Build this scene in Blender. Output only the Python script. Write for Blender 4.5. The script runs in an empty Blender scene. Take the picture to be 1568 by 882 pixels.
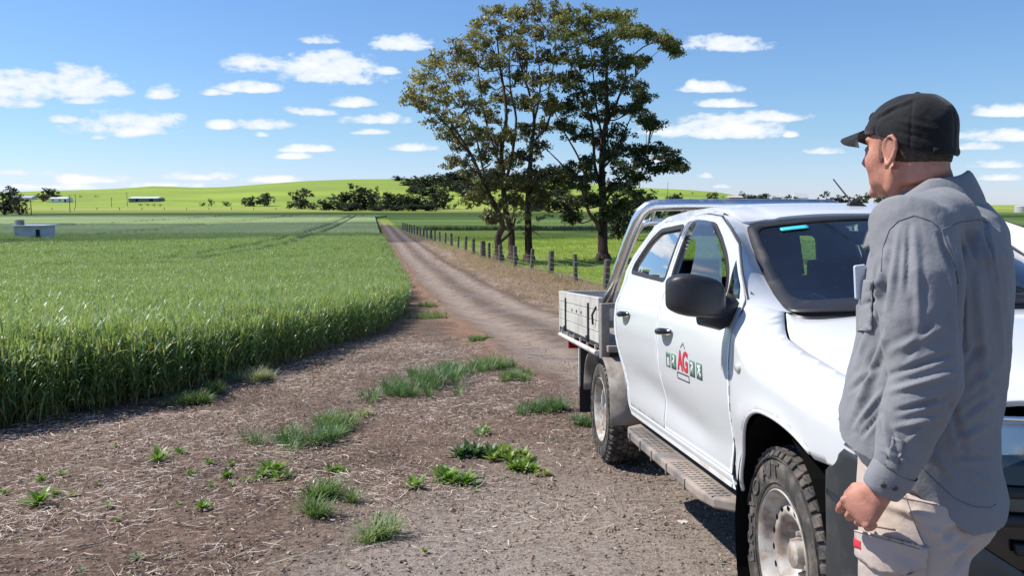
import bpy, bmesh, math, random
import numpy as np
from mathutils import Vector, Matrix, geometry
random.seed(7); RNG = np.random.default_rng(11)
S = bpy.context.scene; COL = S.collection
# ------------------------------------------------ camera
FPX = 1294.0; HORY = 314.0; PITCH = math.atan((441-HORY)/FPX)
CAMH = 1.40
cd = bpy.data.cameras.new("camera"); cam = bpy.data.objects.new("camera", cd); COL.objects.link(cam)
cam.location = (0, 0, CAMH); cam.rotation_euler = (math.pi/2-PITCH, 0, 0)
cd.sensor_width = 36; cd.lens = FPX/1568*36; cd.clip_start = 0.05; cd.clip_end = 12000
S.camera = cam
# ------------------------------------------------ light, world, exposure
SUN_EL = math.radians(50); SUN_AZ = math.radians(12)      # from the left, a little ahead of the camera
SUND = Vector((-math.cos(SUN_EL)*math.cos(SUN_AZ), math.cos(SUN_EL)*math.sin(SUN_AZ), math.sin(SUN_EL)))
ld = bpy.data.lights.new("sun", 'SUN'); ld.energy = 4.3; ld.angle = math.radians(0.55); ld.color = (1.0, 0.955, 0.88)
sun = bpy.data.objects.new("sun", ld); COL.objects.link(sun); sun.location = (-20, 0, 30)
sun.rotation_euler = SUND.to_track_quat('Z', 'Y').to_euler()
S.view_settings.view_transform = 'Standard'; S.view_settings.look = 'None'; S.view_settings.gamma = 1
S.view_settings.use_curve_mapping = False; S.view_settings.exposure = 0.52
S.render.engine = 'CYCLES'
S.cycles.max_bounces = 8; S.cycles.transparent_max_bounces = 12; S.cycles.use_denoising = True
S.cycles.diffuse_bounces = 3; S.cycles.glossy_bounces = 3; S.cycles.transmission_bounces = 4

def px2dir(px, py):
    a = (px-784)/FPX; b = (441-py)/FPX; c, s = math.cos(PITCH), math.sin(PITCH)
    return a, c+b*s, -s+b*c
def px2w(px, py, Y):
    dx, dy, dz = px2dir(px, py); t = Y/dy
    return Vector((dx*t, Y, CAMH+dz*t))

w = bpy.data.worlds.new("World"); S.world = w; w.use_nodes = True
NT = w.node_tree; NT.nodes.clear()
class G:                                             # tiny node-building helper
    def __init__(s, nt): s.nt = nt
    def n(s, typ, **kw):
        nd = s.nt.nodes.new(typ)
        for k, v in kw.items(): setattr(nd, k, v)
        return nd
    def put(s, sock, v):
        if isinstance(v, bpy.types.NodeSocket): s.nt.links.new(v, sock)
        elif v is not None: sock.default_value = v
    def m(s, op, a, b=None, c=None, clamp=False):
        nd = s.n('ShaderNodeMath', operation=op, use_clamp=clamp)
        s.put(nd.inputs[0], a)
        if b is not None: s.put(nd.inputs[1], b)
        if c is not None: s.put(nd.inputs[2], c)
        return nd.outputs[0]
    def ss(s, x, lo, hi, a=0.0, b=1.0):              # smoothstep map
        nd = s.n('ShaderNodeMapRange', interpolation_type='SMOOTHSTEP')
        s.put(nd.inputs[0], x); s.put(nd.inputs[1], lo); s.put(nd.inputs[2], hi); s.put(nd.inputs[3], a); s.put(nd.inputs[4], b)
        return nd.outputs[0]
    def mix(s, f, a, b, mode='MIX'):
        nd = s.n('ShaderNodeMix', data_type='RGBA', blend_type=mode)
        s.put(nd.inputs[0], f); s.put(nd.inputs[6], col4(a)); s.put(nd.inputs[7], col4(b))
        return nd.outputs[2]
    def noise(s, vec, scale, detail=4, rough=.55, dist=0.0):
        nd = s.n('ShaderNodeTexNoise'); s.put(nd.inputs['Vector'], vec)
        nd.inputs['Scale'].default_value = scale; nd.inputs['Detail'].default_value = detail
        nd.inputs['Roughness'].default_value = rough; nd.inputs['Distortion'].default_value = dist
        return nd.outputs[0]
    def vscale(s, vec, xyz):
        nd = s.n('ShaderNodeMapping'); s.put(nd.inputs[0], vec); nd.inputs['Scale'].default_value = xyz
        return nd.outputs[0]
    def bump(s, h, strength, dist=.02, normal=None):
        nd = s.n('ShaderNodeBump'); s.put(nd.inputs['Height'], h); nd.inputs['Strength'].default_value = strength
        nd.inputs['Distance'].default_value = dist
        if normal: s.put(nd.inputs['Normal'], normal)
        return nd.outputs[0]
def col4(c):
    if isinstance(c, (tuple, list)) and len(c) == 3: return (*c, 1)
    return c
g = G(NT)
sky = g.n('ShaderNodeTexSky', sky_type='NISHITA'); sky.sun_disc = False
sky.sun_elevation = SUN_EL; sky.sun_rotation = math.atan2(SUND.x, SUND.y)
sky.altitude = 600; sky.air_density = 1.25; sky.dust_density = 0.15; sky.ozone_density = 3.5
tc = g.n('ShaderNodeTexCoord'); sep = g.n('ShaderNodeSeparateXYZ'); g.put(sep.inputs[0], tc.outputs['Generated'])
dx, dy, dz = sep.outputs
inv = g.m('DIVIDE', 1.0, g.m('MAXIMUM', dy, 0.08))
A = g.m('MULTIPLY', dx, inv); Ee = g.m('MULTIPLY', dz, inv)
CL = [(40,126,190,26),(175,132,52,15),(10,150,60,15),(190,186,105,22),(100,180,30,8),(130,152,45,7),(245,139,36,12),(395,96,58,16),(508,102,95,26),(590,106,25,8),
      (490,57,32,10),(622,64,52,14),(380,131,60,10),(330,140,30,6),(408,188,55,10),(340,190,32,8),(472,168,44,9),(532,155,38,9),(400,205,14,5),
      (575,181,58,9),(565,200,34,6),(628,224,42,7),(465,226,52,6),(450,238,28,5),(1115,64,74,14),(1085,132,52,9),(1110,157,52,7),(1060,128,14,9),
      (1090,192,120,20),(1185,175,60,10),(1015,196,45,12),(1210,204,14,6),(1545,168,70,10),(1535,205,80,12),(1500,222,50,7),(1520,250,45,7),(1530,270,40,6),(150,208,20,5),
      (1260,230,40,6),(1000,245,40,5),(30,262,70,7),(130,272,110,9),(300,268,70,8),(420,274,60,6),(60,284,120,6),(250,282,90,7),(1105,284,20,4),(1080,268,14,5),(1440,280,60,5)]
n1 = g.noise(g.vscale(tc.outputs['Generated'], (1, 1, 1.9)), 17, 8, .62)
n2 = g.noise(g.vscale(tc.outputs['Generated'], (1, 1, 2.2)), 48, 5, .6)
nn = g.m('ADD', g.m('MULTIPLY', g.m('SUBTRACT', n1, .5), 4.6), g.m('MULTIPLY', g.m('SUBTRACT', n2, .5), 3.4))
dens = None
for (cx, cy, rx, ry) in CL:
    a0, y0, z0 = px2dir(cx, cy+ry*.55); a0 /= y0; e0 = z0/y0
    ra = rx/FPX*1.0; re = ry*1.5/FPX
    p = g.m('MULTIPLY', g.m('SUBTRACT', A, a0), 1/ra); p = g.m('MULTIPLY', p, p)
    q = g.m('SUBTRACT', Ee, e0)
    q = g.m('MAXIMUM', g.m('MULTIPLY', q, 1/re), g.m('MULTIPLY', q, -2.6/re)); q = g.m('MULTIPLY', q, q)
    f = g.m('SUBTRACT', 1.0, g.m('ADD', p, q))
    dens = f if dens is None else g.m('MAXIMUM', dens, f)
dens = g.m('ADD', g.m('MAXIMUM', dens, -2.0), g.m('MULTIPLY', nn, .62))
front = g.ss(dens, .0, .72)
front = g.m('MULTIPLY', front, g.ss(dy, .1, .2))
# loose cumulus over the rest of the sky, out of the photograph's view
zz = g.m('MAXIMUM', dz, 0.05)
cmb = g.n('ShaderNodeCombineXYZ'); g.put(cmb.inputs[0], g.m('DIVIDE', dx, zz)); g.put(cmb.inputs[1], g.m('DIVIDE', dy, zz))
back = g.m('MULTIPLY', g.ss(g.noise(cmb.outputs[0], 1.1, 7, .6), .55, .75), g.ss(dz, .05, .3))
back = g.m('MULTIPLY', back, g.ss(dy, .45, .1))
cloud = g.m('MAXIMUM', front, back)
hs = g.n('ShaderNodeHueSaturation'); g.put(hs.inputs['Color'], sky.outputs[0]); hs.inputs['Saturation'].default_value = 1.0
core = g.ss(dens, .2, 1.6)
ccol = g.mix(core, (5.4, 6.1, 7.0), (7.6, 7.6, 7.7))
low = g.ss(dz, .10, -.01)
skyc = g.mix(1.0, hs.outputs[0], g.mix(low, (.60, .75, .98), (.66, .80, 1.32)), 'MULTIPLY')
fin = g.mix(g.m('MULTIPLY', cloud, .93), skyc, ccol)
bg = g.n('ShaderNodeBackground'); g.put(bg.inputs[0], fin); bg.inputs[1].default_value = 0.1
wo = g.n('ShaderNodeOutputWorld'); NT.links.new(bg.outputs[0], wo.inputs[0])

# ------------------------------------------------ object helpers
def tag(o, label=None, cat=None, group=None, kind=None):
    if label: o['label'] = label
    if cat: o['category'] = cat
    if group: o['group'] = group
    if kind: o['kind'] = kind
    return o
def thing(name, label, cat, loc=(0, 0, 0), rz=0, group=None):
    o = bpy.data.objects.new(name, None); COL.objects.link(o); o.location = loc; o.rotation_euler = (0, 0, rz)
    o.empty_display_size = .2
    return tag(o, label, cat, group)
def mk(name, verts, faces, mat, parent=None, smooth=False, cols=None, loc=None):
    me = bpy.data.meshes.new(name)
    v = np.asarray(verts, dtype=float).reshape(-1, 3)
    if isinstance(faces, np.ndarray) and faces.ndim == 2:
        n = len(faces); k = faces.shape[1]
        me.vertices.add(len(v)); me.vertices.foreach_set('co', v.ravel())
        me.loops.add(n*k); me.loops.foreach_set('vertex_index', faces.ravel().astype(np.int32))
        me.polygons.add(n); me.polygons.foreach_set('loop_start', np.arange(0, n*k, k, dtype=np.int32))
        me.polygons.foreach_set('loop_total', np.full(n, k, dtype=np.int32))
        me.update(calc_edges=True); me.validate()
    else:
        me.from_pydata([tuple(p) for p in v], [], [tuple(int(i) for i in f) for f in faces]); me.update()
    for mm in (mat if isinstance(mat, (list, tuple)) else [mat]): me.materials.append(mm)
    if smooth: me.polygons.foreach_set('use_smooth', [True]*len(me.polygons))
    if cols is not None:
        ca = me.color_attributes.new('tint', 'FLOAT_COLOR', 'POINT')
        c = np.ones((len(v), 4)); c[:, :3] = cols; ca.data.foreach_set('color', c.ravel())
    o = bpy.data.objects.new(name, me); COL.objects.link(o)
    if parent: o.parent = parent
    if loc is not None: o.location = loc
    return o
class MB:                                            # mesh builder
    def __init__(s): s.v = []; s.f = []; s.mi = []
    def add(s, v, f, mi=0):
        k = len(s.v); s.v += [tuple(p) for p in v]; s.f += [tuple(i+k for i in q) for q in f]; s.mi += [mi]*len(f)
    def box(s, c, d, rot=None, mi=0, taper=1.0):
        x, y, z = d[0]/2, d[1]/2, d[2]/2
        P = [Vector((sx*x*(taper if sz > 0 else 1), sy*y*(taper if sz > 0 else 1), sz*z)) for sz in (-1, 1) for sy in (-1, 1) for sx in (-1, 1)]
        if rot is not None: P = [rot @ p for p in P]
        P = [p+Vector(c) for p in P]
        s.add(P, [(0, 2, 3, 1), (4, 5, 7, 6), (0, 1, 5, 4), (2, 6, 7, 3), (0, 4, 6, 2), (1, 3, 7, 5)], mi)
    def tube(s, pts, r, n=10, caps=True, mi=0, ell=1.0):
        pts = [Vector(p) for p in pts]; R = r if isinstance(r, (list, tuple)) else [r]*len(pts)
        V = []; F = []; up = None
        for i, p in enumerate(pts):
            t = (pts[min(i+1, len(pts)-1)]-pts[max(i-1, 0)]).normalized()
            if up is None: up = Vector((0, 0, 1)) if abs(t.z) < .9 else Vector((1, 0, 0))
            a = t.cross(up).normalized(); b = a.cross(t).normalized(); up = b
            for k in range(n):
                an = 2*math.pi*k/n; V.append(p+a*math.cos(an)*R[i]+b*math.sin(an)*R[i]*ell)
        for i in range(len(pts)-1):
            for k in range(n):
                F.append((i*n+k, i*n+(k+1) % n, (i+1)*n+(k+1) % n, (i+1)*n+k))
        if caps: F.append(tuple(range(n-1, -1, -1))); F.append(tuple((len(pts)-1)*n+k for k in range(n)))
        s.add(V, F, mi)
    def lathe(s, prof, n=32, axis='Y', c=(0, 0, 0), mi=0, closed=False):   # prof: (radius, along)
        V = []; F = []
        for (r, a) in prof:
            for k in range(n):
                t = 2*math.pi*k/n; x, z = r*math.cos(t), r*math.sin(t)
                p = {'Y': (x, a, z), 'Z': (x, z, a), 'X': (a, x, z)}[axis]
                V.append((p[0]+c[0], p[1]+c[1], p[2]+c[2]))
        m = len(prof)
        for i in range(m if closed else m-1):
            j = (i+1) % m
            for k in range(n): F.append((i*n+k, i*n+(k+1) % n, j*n+(k+1) % n, j*n+k))
        s.add(V, F, mi)
    def prism(s, poly, y0, y1, plane='xz', mi=0):    # extrude a 2-D outline
        n = len(poly); V = []
        for y in (y0, y1):
            for (a, b) in poly: V.append({'xz': (a, y, b), 'xy': (a, b, y), 'yz': (y, a, b)}[plane])
        F = [tuple(range(n)), tuple(range(2*n-1, n-1, -1))]+[(i, (i+1) % n+0, (i+1) % n+n, i+n) for i in range(n)]
        s.add(V, F, mi)
    def build(s, name, mat, parent=None, smooth=False, bevel=0, seg=2, loc=None, auto=None):
        me = bpy.data.meshes.new(name); me.from_pydata(s.v, [], s.f)
        for mm in (mat if isinstance(mat, (list, tuple)) else [mat]): me.materials.append(mm)
        me.polygons.foreach_set('material_index', s.mi); me.update()
        bm = bmesh.new(); bm.from_mesh(me); bmesh.ops.recalc_face_normals(bm, faces=bm.faces); bm.to_mesh(me); bm.free()
        if smooth or auto: me.polygons.foreach_set('use_smooth', [True]*len(me.polygons))
        if auto: me.set_sharp_from_angle(angle=math.radians(auto))
        o = bpy.data.objects.new(name, me); COL.objects.link(o)
        if parent: o.parent = parent
        if loc is not None: o.location = loc
        if bevel:
            b = o.modifiers.new('bevel', 'BEVEL'); b.width = bevel; b.segments = seg; b.limit_method = 'ANGLE'; b.angle_limit = math.radians(35)
        return o
# ------------------------------------------------ materials
def mat(name, col, rough=.6, metal=0, spec=.5, coat=0, bumps=(), var=0, vscale=5, dirt=None, emit=None, alpha=None, trans=None, ior=None):
    m = bpy.data.materials.new(name); m.use_nodes = True; nt = m.node_tree; b = nt.nodes['Principled BSDF']; gg = G(nt)
    b.inputs['Base Color'].default_value = col4(col); b.inputs['Roughness'].default_value = rough
    b.inputs['Metallic'].default_value = metal; b.inputs['Specular IOR Level'].default_value = spec
    b.inputs['Coat Weight'].default_value = coat; b.inputs['Coat Roughness'].default_value = .04
    if trans: b.inputs['Transmission Weight'].default_value = trans
    if ior: b.inputs['IOR'].default_value = ior
    if alpha is not None: b.inputs['Alpha'].default_value = alpha
    co = gg.n('ShaderNodeTexCoord').outputs['Object']
    c = col4(col)
    if var:
        f = gg.noise(co, vscale, 5, .6)
        c = gg.mix(gg.ss(f, .3, .7), tuple(x*(1-var) for x in col[:3]), tuple(min(1, x*(1+var)) for x in col[:3]))
    if dirt:                                          # (colour, scale, lo, hi)
        f = gg.noise(co, dirt[1], 7, .65); fm = gg.ss(f, dirt[2], dirt[3])
        c = gg.mix(fm, c, dirt[0])
        gg.put(b.inputs['Roughness'], gg.m('ADD', rough, gg.m('MULTIPLY', fm, max(0, .85-rough))))
    gg.put(b.inputs['Base Color'], c)
    nrm = None
    for (sc, st, ds) in bumps: nrm = gg.bump(gg.noise(co, sc, 5, .6), st, ds, nrm)
    if nrm: gg.put(b.inputs['Normal'], nrm)
    return m
def leafmat(name, base=(.1, .2, .05), transl=.35, rough=.5, tint=True, spec=.35, obj_random=0.0, noise_scale=None, noise_amt=.3):
    m = bpy.data.materials.new(name); m.use_nodes = True; nt = m.node_tree; b = nt.nodes['Principled BSDF']; gg = G(nt)
    c = col4(base)
    if tint:
        at = gg.n('ShaderNodeAttribute', attribute_name='tint')
        c = gg.mix(1.0, base, at.outputs['Color'], 'MULTIPLY')
    if noise_scale:
        geo = gg.n('ShaderNodeNewGeometry'); f = gg.noise(geo.outputs['Position'], noise_scale, 4, .6)
        c = gg.mix(1.0, c, gg.mix(gg.ss(f, .35, .65), (1-noise_amt,)*3, (1+noise_amt,)*3), 'MULTIPLY')
    gg.put(b.inputs['Base Color'], c); b.inputs['Roughness'].default_value = rough; b.inputs['Specular IOR Level'].default_value = spec
    tr = gg.n('ShaderNodeBsdfTranslucent'); gg.put(tr.inputs[0], gg.mix(1.0, c, (1.25, 1.35, .6), 'MULTIPLY'))
    mx = gg.n('ShaderNodeMixShader'); mx.inputs[0].default_value = transl
    nt.links.new(b.outputs[0], mx.inputs[1]); nt.links.new(tr.outputs[0], mx.inputs[2])
    nt.links.new(mx.outputs[0], nt.nodes['Material Output'].inputs[0])
    return m
# ------------------------------------------------ numpy value noise
_T = RNG.random((256, 256))
def vnoise(x, y):
    x = np.asarray(x, float); y = np.asarray(y, float)
    xi = np.floor(x).astype(int); yi = np.floor(y).astype(int); fx = x-xi; fy = y-yi
    fx = fx*fx*(3-2*fx); fy = fy*fy*(3-2*fy)
    a = _T[xi % 256, yi % 256]; b = _T[(xi+1) % 256, yi % 256]; c = _T[xi % 256, (yi+1) % 256]; d = _T[(xi+1) % 256, (yi+1) % 256]
    return (a*(1-fx)+b*fx)*(1-fy)+(c*(1-fx)+d*fx)*fy
def fbm(x, y, o=4):
    s = 0; a = .5; x = np.asarray(x, float); y = np.asarray(y, float)
    for i in range(o): s = s+a*vnoise(x+i*17.3, y-i*9.1); a *= .5; x = x*2.03; y = y*2.03
    return s
# ------------------------------------------------ terrain height
PY = np.array([-4000, -60, -10, 0, 3, 6, 12, 22, 38, 60, 113, 200, 300, 380, 500])
PD = np.array([1.2, 1.2, 1.36, 1.40, 1.61, 1.84, 2.25, 2.88, 3.47, 3.85, 4.1, 4.4, 4.6, 4.15, 2.3])
_yy = np.linspace(-60, 520, 2901); _dd = np.interp(_yy, PY, PD)
for _ in range(2): 
    k = 21; _p = np.pad(_dd, k//2, mode='edge'); _dd = np.convolve(_p, np.ones(k)/k, 'valid')
RX = np.array([-200, 0, 100, 180, 245, 300, 350, 400, 470, 540, 620, 700, 760, 850, 980, 1050, 1100, 1140, 1200, 1330, 1800])
RYP = np.array([298, 295, 292, 290, 285, 288, 287, 283, 278, 275.5, 275, 272, 271, 278, 288, 291, 295, 302.5, 309, 313.5, 314.0])
def hgt(x, y, micro=True):
    x = np.asarray(x, float); y = np.asarray(y, float)
    d = np.interp(y, _yy, _dd)
    z = CAMH-d
    yy = np.maximum(y, 1.0); px = 784+FPX*x/yy
    ridge = (314-np.interp(px, RX, RYP))/FPX*900
    t = np.clip((y-490)/410, 0, 1); t = t*t*(3-2*t)
    zf = (CAMH-2.3)*(1-t)+(CAMH+ridge)*t
    t2 = np.clip((y-900)/900, 0, 1); t2 = t2*t2*(3-2*t2)
    zf = zf*(1-t2)+(-20)*t2
    z = np.where(y > 490, zf, z)
    if micro:
        near = np.clip((16-y)/6, 0, 1)*np.clip((y+6)/6, 0, 1)
        z = z+near*((fbm(x*1.3, y*1.3, 3)-.44)*.07+(fbm(x*9, y*9, 3)-.44)*.022)
        mid = np.clip((y-10)/10, 0, 1)*np.clip((400-y)/100, 0, 1)
        z = z+mid*(fbm(x*.12, y*.12, 3)-.44)*.25
    return z
def H(x, y): return float(hgt(np.array([x]), np.array([y]))[0])
def gpx(px, py):                                     # ground point seen at a pixel of the photograph
    dx, dy, dz = px2dir(px, py)
    lo, hi = .5, 2500.0; Y = 1.0
    while Y < hi:
        if CAMH+dz/dy*Y < H(dx/dy*Y, Y): break
        Y *= 1.01
    return Vector((dx/dy*Y, Y, H(dx/dy*Y, Y)))
# ------------------------------------------------ scattered stuff: one object, its geometry nodes copy small patches
def scatter(name, patches, mats, pts, rot, sc, pick, kind='stuff'):
    V = []; F = []; MI = []; C = []; vid = []; k = 0
    for i, (v, f, c, mi) in enumerate(patches):
        V.append(v); C.append(c); F += [tuple(a+k for a in q) for q in f]; MI += mi; vid += [i+1]*len(v); k += len(v)
    npt = len(pts); V.append(pts); C.append(np.ones((npt, 3)))
    V = np.concatenate(V); C = np.concatenate(C); vid = np.array(vid+[0]*npt, dtype=np.int32)
    me = bpy.data.meshes.new(name); me.from_pydata(V.tolist(), [], F)
    for m_ in mats: me.materials.append(m_)
    me.polygons.foreach_set('material_index', MI)
    ca = me.color_attributes.new('tint', 'FLOAT_COLOR', 'POINT'); cc = np.ones((len(V), 4)); cc[:, :3] = C; ca.data.foreach_set('color', cc.ravel())
    a = me.attributes.new('vid', 'INT', 'POINT'); a.data.foreach_set('value', vid)
    nb = len(V)-npt
    def fa(nm, typ, arr, key):
        at = me.attributes.new(nm, typ, 'POINT'); full = np.zeros((len(V),)+arr.shape[1:], dtype=arr.dtype); full[nb:] = arr; at.data.foreach_set(key, full.ravel())
    fa('rv', 'FLOAT_VECTOR', np.asarray(rot, float), 'vector'); fa('sv', 'FLOAT_VECTOR', np.asarray(sc, float), 'vector'); fa('pk', 'INT', np.asarray(pick, dtype=np.int32), 'value')
    o = bpy.data.objects.new(name, me); COL.objects.link(o)
    ng = bpy.data.node_groups.new(name+'_nodes', 'GeometryNodeTree')
    ng.interface.new_socket('Geometry', in_out='INPUT', socket_type='NodeSocketGeometry'); ng.interface.new_socket('Geometry', in_out='OUTPUT', socket_type='NodeSocketGeometry')
    N = ng.nodes; L = ng.links; gi = N.new('NodeGroupInput'); go = N.new('NodeGroupOutput')
    def attr(nm, typ):
        n = N.new('GeometryNodeInputNamedAttribute'); n.data_type = typ; n.inputs[0].default_value = nm; return n.outputs[0]
    va = attr('vid', 'INT')
    def sep(i):
        cmp = N.new('FunctionNodeCompare'); cmp.data_type = 'INT'; cmp.operation = 'EQUAL'; L.new(va, cmp.inputs[2]); cmp.inputs[3].default_value = i
        sg = N.new('GeometryNodeSeparateGeometry'); L.new(gi.outputs[0], sg.inputs[0]); L.new(cmp.outputs[0], sg.inputs[1]); return sg.outputs[0]
    jn = N.new('GeometryNodeJoinGeometry')
    for i in range(len(patches)):
        gt = N.new('GeometryNodeGeometryToInstance'); L.new(sep(i+1), gt.inputs[0]); L.new(gt.outputs[0], jn.inputs[0])
    ip = N.new('GeometryNodeInstanceOnPoints'); L.new(sep(0), ip.inputs['Points']); L.new(jn.outputs[0], ip.inputs['Instance'])
    ip.inputs['Pick Instance'].default_value = True; L.new(attr('pk', 'INT'), ip.inputs['Instance Index'])
    L.new(attr('rv', 'FLOAT_VECTOR'), ip.inputs['Rotation']); L.new(attr('sv', 'FLOAT_VECTOR'), ip.inputs['Scale'])
    L.new(ip.outputs[0], go.inputs[0])
    md = o.modifiers.new('scatter', 'NODES'); md.node_group = ng
    o['kind'] = kind
    return o
class Blades:                                        # collects ribbons (leaves, stalks, straws) with a tint each
    def __init__(s): s.v = []; s.f = []; s.c = []; s.mi = []
    def ribbon(s, pts, widths, side, tint, mi=0):
        k = len(s.v); side = Vector(side).normalized(); n = len(pts)
        for p, w_ in zip(pts, widths):
            p = Vector(p); s.v.append(p-side*w_/2); s.v.append(p+side*w_/2); s.c += [tint, tint]
        for i in range(n-1): s.f.append((k+2*i, k+2*i+1, k+2*i+3, k+2*i+2)); s.mi.append(mi)
    def arc(s, base, az, length, lean, curl, width, tint, seg=4, mi=0, tip=.1):
        p = Vector(base); th = lean; pts = [p.copy()]; d = length/seg
        for i in range(seg):
            dr = Vector((math.cos(az)*math.sin(th), math.sin(az)*math.sin(th), math.cos(th))); p = p+dr*d; pts.append(p.copy()); th += curl/seg
        W = [width*(.6 if i == 0 else (tip if i == seg else 1-.5*(i/seg)**2)) for i in range(seg+1)]
        s.ribbon(pts, W, (-math.sin(az), math.cos(az), random.uniform(-.3, .3)), tint, mi); return pts
    def get(s): return (np.array([tuple(p) for p in s.v]), s.f, np.array(s.c), s.mi)
def jit(c, a=.15): 
    k = 1+random.uniform(-a, a); return tuple(max(0, x*k*(1+random.uniform(-a/3, a/3))) for x in c)
# ================================================= ground, track, crops
def land_material(name):
    m = bpy.data.materials.new(name); m.use_nodes = True; nt = m.node_tree; b = nt.nodes['Principled BSDF']; q = G(nt)
    pos = q.n('ShaderNodeNewGeometry').outputs['Position']
    sp = q.n('ShaderNodeSeparateXYZ'); q.put(sp.inputs[0], pos); X, Y, Z = sp.outputs
    nb = q.noise(pos, .55, 6, .62); nm = q.noise(pos, 3.2, 6, .65); nf = q.noise(pos, 26, 6, .7); nff = q.noise(pos, 110, 4, .7)
    wob = q.m('MULTIPLY', q.m('SUBTRACT', nb, .5), 1.6)
    wob2 = q.m('MULTIPLY', q.m('SUBTRACT', nm, .5), 1.5)
    dr0 = q.m('SUBTRACT', q.m('ADD', X, q.m('MULTIPLY', Y, .165)), 3.4)
    dr = q.m('ADD', dr0, q.m('ADD', wob, wob2))
    ad = q.m('ABSOLUTE', dr0)
    # soil: dark red-brown with pale worn gravel
    red = q.mix(q.ss(q.m('ADD', q.m('MULTIPLY', nm, .55), q.m('MULTIPLY', nb, .45)), .40, .60), (.036, .020, .015), (.135, .083, .059))
    red = q.mix(q.ss(nf, .40, .66), red, (.22, .16, .12))
    red = q.mix(q.ss(nff, .52, .70), red, (.36, .29, .24))
    gra = q.mix(q.ss(nf, .34, .64), (.125, .094, .074), (.30, .248, .208))
    gra = q.mix(q.ss(nff, .46, .66), gra, (.42, .37, .33))
    gra = q.mix(q.ss(nff, .40, .28), gra, (.085, .062, .052))
    # compacted gravel pad in the foreground: right/below a slanting line, plus the two wheel tracks of the road
    pad = q.ss(q.m('ADD', q.m('ADD', q.m('ADD', X, q.m('MULTIPLY', Y, -.30)), 2.35), q.m('MULTIPLY', wob, 1.1)), -.35, .75)
    pad = q.m('MULTIPLY', pad, q.ss(Y, 7.5, 4.2))
    trk = q.m('ABSOLUTE', q.m('SUBTRACT', q.m('ABSOLUTE', q.m('ADD', dr0, q.m('MULTIPLY', wob, .15))), .78))
    trk = q.ss(q.m('ADD', trk, q.m('MULTIPLY', wob2, .6)), .75, .1)
    road = q.ss(q.m('ABSOLUTE', dr), 1.75, 1.0)
    orange = q.ss(q.m('ABSOLUTE', q.m('ADD', dr, 1.45)), .75, .1)
    far = q.ss(Y, 7.5, 13)
    g2 = q.mix(trk, (.115, .078, .058), (.31, .245, .19)); g2 = q.mix(q.m('MULTIPLY', .6, q.ss(nb, .5, .62)), g2, (.21, .18, .165)); g2 = q.mix(q.m('MULTIPLY', .7, q.ss(nf, .45, .65)), g2, (.38, .31, .26)); g2 = q.mix(q.m('MULTIPLY', .6, q.ss(nm, .52, .66)), g2, (.13, .082, .06)); g2 = q.mix(q.ss(nff, .5, .32), g2, (.12, .080, .064))
    c = q.mix(pad, red, gra)
    c = q.mix(q.m('MULTIPLY', orange, q.m('MULTIPLY', .62, q.ss(Y, 8, 14))), c, (.29, .165, .105))
    c = q.mix(q.m('MULTIPLY', road, q.ss(Y, 4, 9)), c, g2)
    # dry bleached grass between the track and the fence
    fen = q.m('SUBTRACT', q.m('ADD', X, q.m('MULTIPLY', Y, .2)), 10.2)
    dry = q.m('MULTIPLY', q.ss(dr, 1.5, 2.3), q.ss(Y, 9, 16))
    c = q.mix(dry, c, q.mix(q.ss(nm, .35, .65), (.22, .15, .12), (.40, .31, .25)))
    # pasture
    past = q.m('MULTIPLY', q.ss(q.m('ADD', fen, wob), -.9, .5), 1)
    pn = q.noise(q.vscale(pos, (.5, 1, 1)), .10, 5, .6)
    pc = q.mix(q.ss(pn, .38, .62), (.185, .26, .045), (.27, .33, .06))
    pc = q.mix(q.m('MULTIPLY', q.ss(q.noise(pos, .33, 5, .6), .56, .74), .75), pc, (.30, .29, .05))
    pc = q.mix(q.ss(nm, .3, .7), q.mix(1, pc, (.72,)*3, 'MULTIPLY'), q.mix(1, pc, (1.12,)*3, 'MULTIPLY'))
    left = q.ss(q.m('ADD', dr0, 2.4), .4, -.4)           # under the crop
    crop = q.m('MULTIPLY', left, q.ss(Y, 30, 40))
    c = q.mix(past, c, pc)
    c = q.mix(crop, c, (.07, .12, .03))
    # paddocks farther out: their own crops, banded with distance
    yn = q.m('ADD', Y, q.m('MULTIPLY', q.m('SUBTRACT', q.noise(pos, .012, 3, .5), .5), 30))
    rp = q.n('ShaderNodeValToRGB'); q.put(rp.inputs[0], q.m('DIVIDE', yn, 1000)); el = rp.color_ramp.elements
    stops = [(0, (.13, .22, .026)), (.142, (.12, .205, .025)), (.150, (.045, .085, .018)), (.158, (.13, .17, .045)), (.20, (.10, .16, .04)), (.26, (.12, .185, .045)), (.30, (.19, .25, .055)), (.33, (.09, .155, .035)), (.40, (.095, .16, .035)), (.45, (.25, .29, .07)), (.50, (.28, .32, .075)), (.55, (.26, .34, .06)), (.75, (.25, .335, .06)), (1, (.24, .33, .065))]
    el[0].position = 0; el[0].color = (*stops[0][1], 1); el[1].position = 1; el[1].color = (*stops[-1][1], 1)
    for p_, c_ in stops[1:-1]:
        e = el.new(p_); e.color = (*c_, 1)
    farm = q.ss(Y, 128, 150)
    cf = rp.outputs[0]
    cf = q.mix(q.ss(q.noise(q.vscale(pos, (.35, 1, 1)), .02, 5, .6), .35, .65), q.mix(1, cf, (.85, .85, .9), 'MULTIPLY'), q.mix(1, cf, (1.12, 1.1, 1), 'MULTIPLY'))
    cf = q.mix(q.m('MULTIPLY', q.ss(q.noise(q.vscale(pos, (.3, 1, 1)), .011, 4, .5), .58, .68), .5), cf, (.11, .20, .035))
    roadf = q.m('MULTIPLY', q.ss(q.m('ABSOLUTE', dr), 1.9, 1.3), q.ss(Y, 335, 325))
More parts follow.
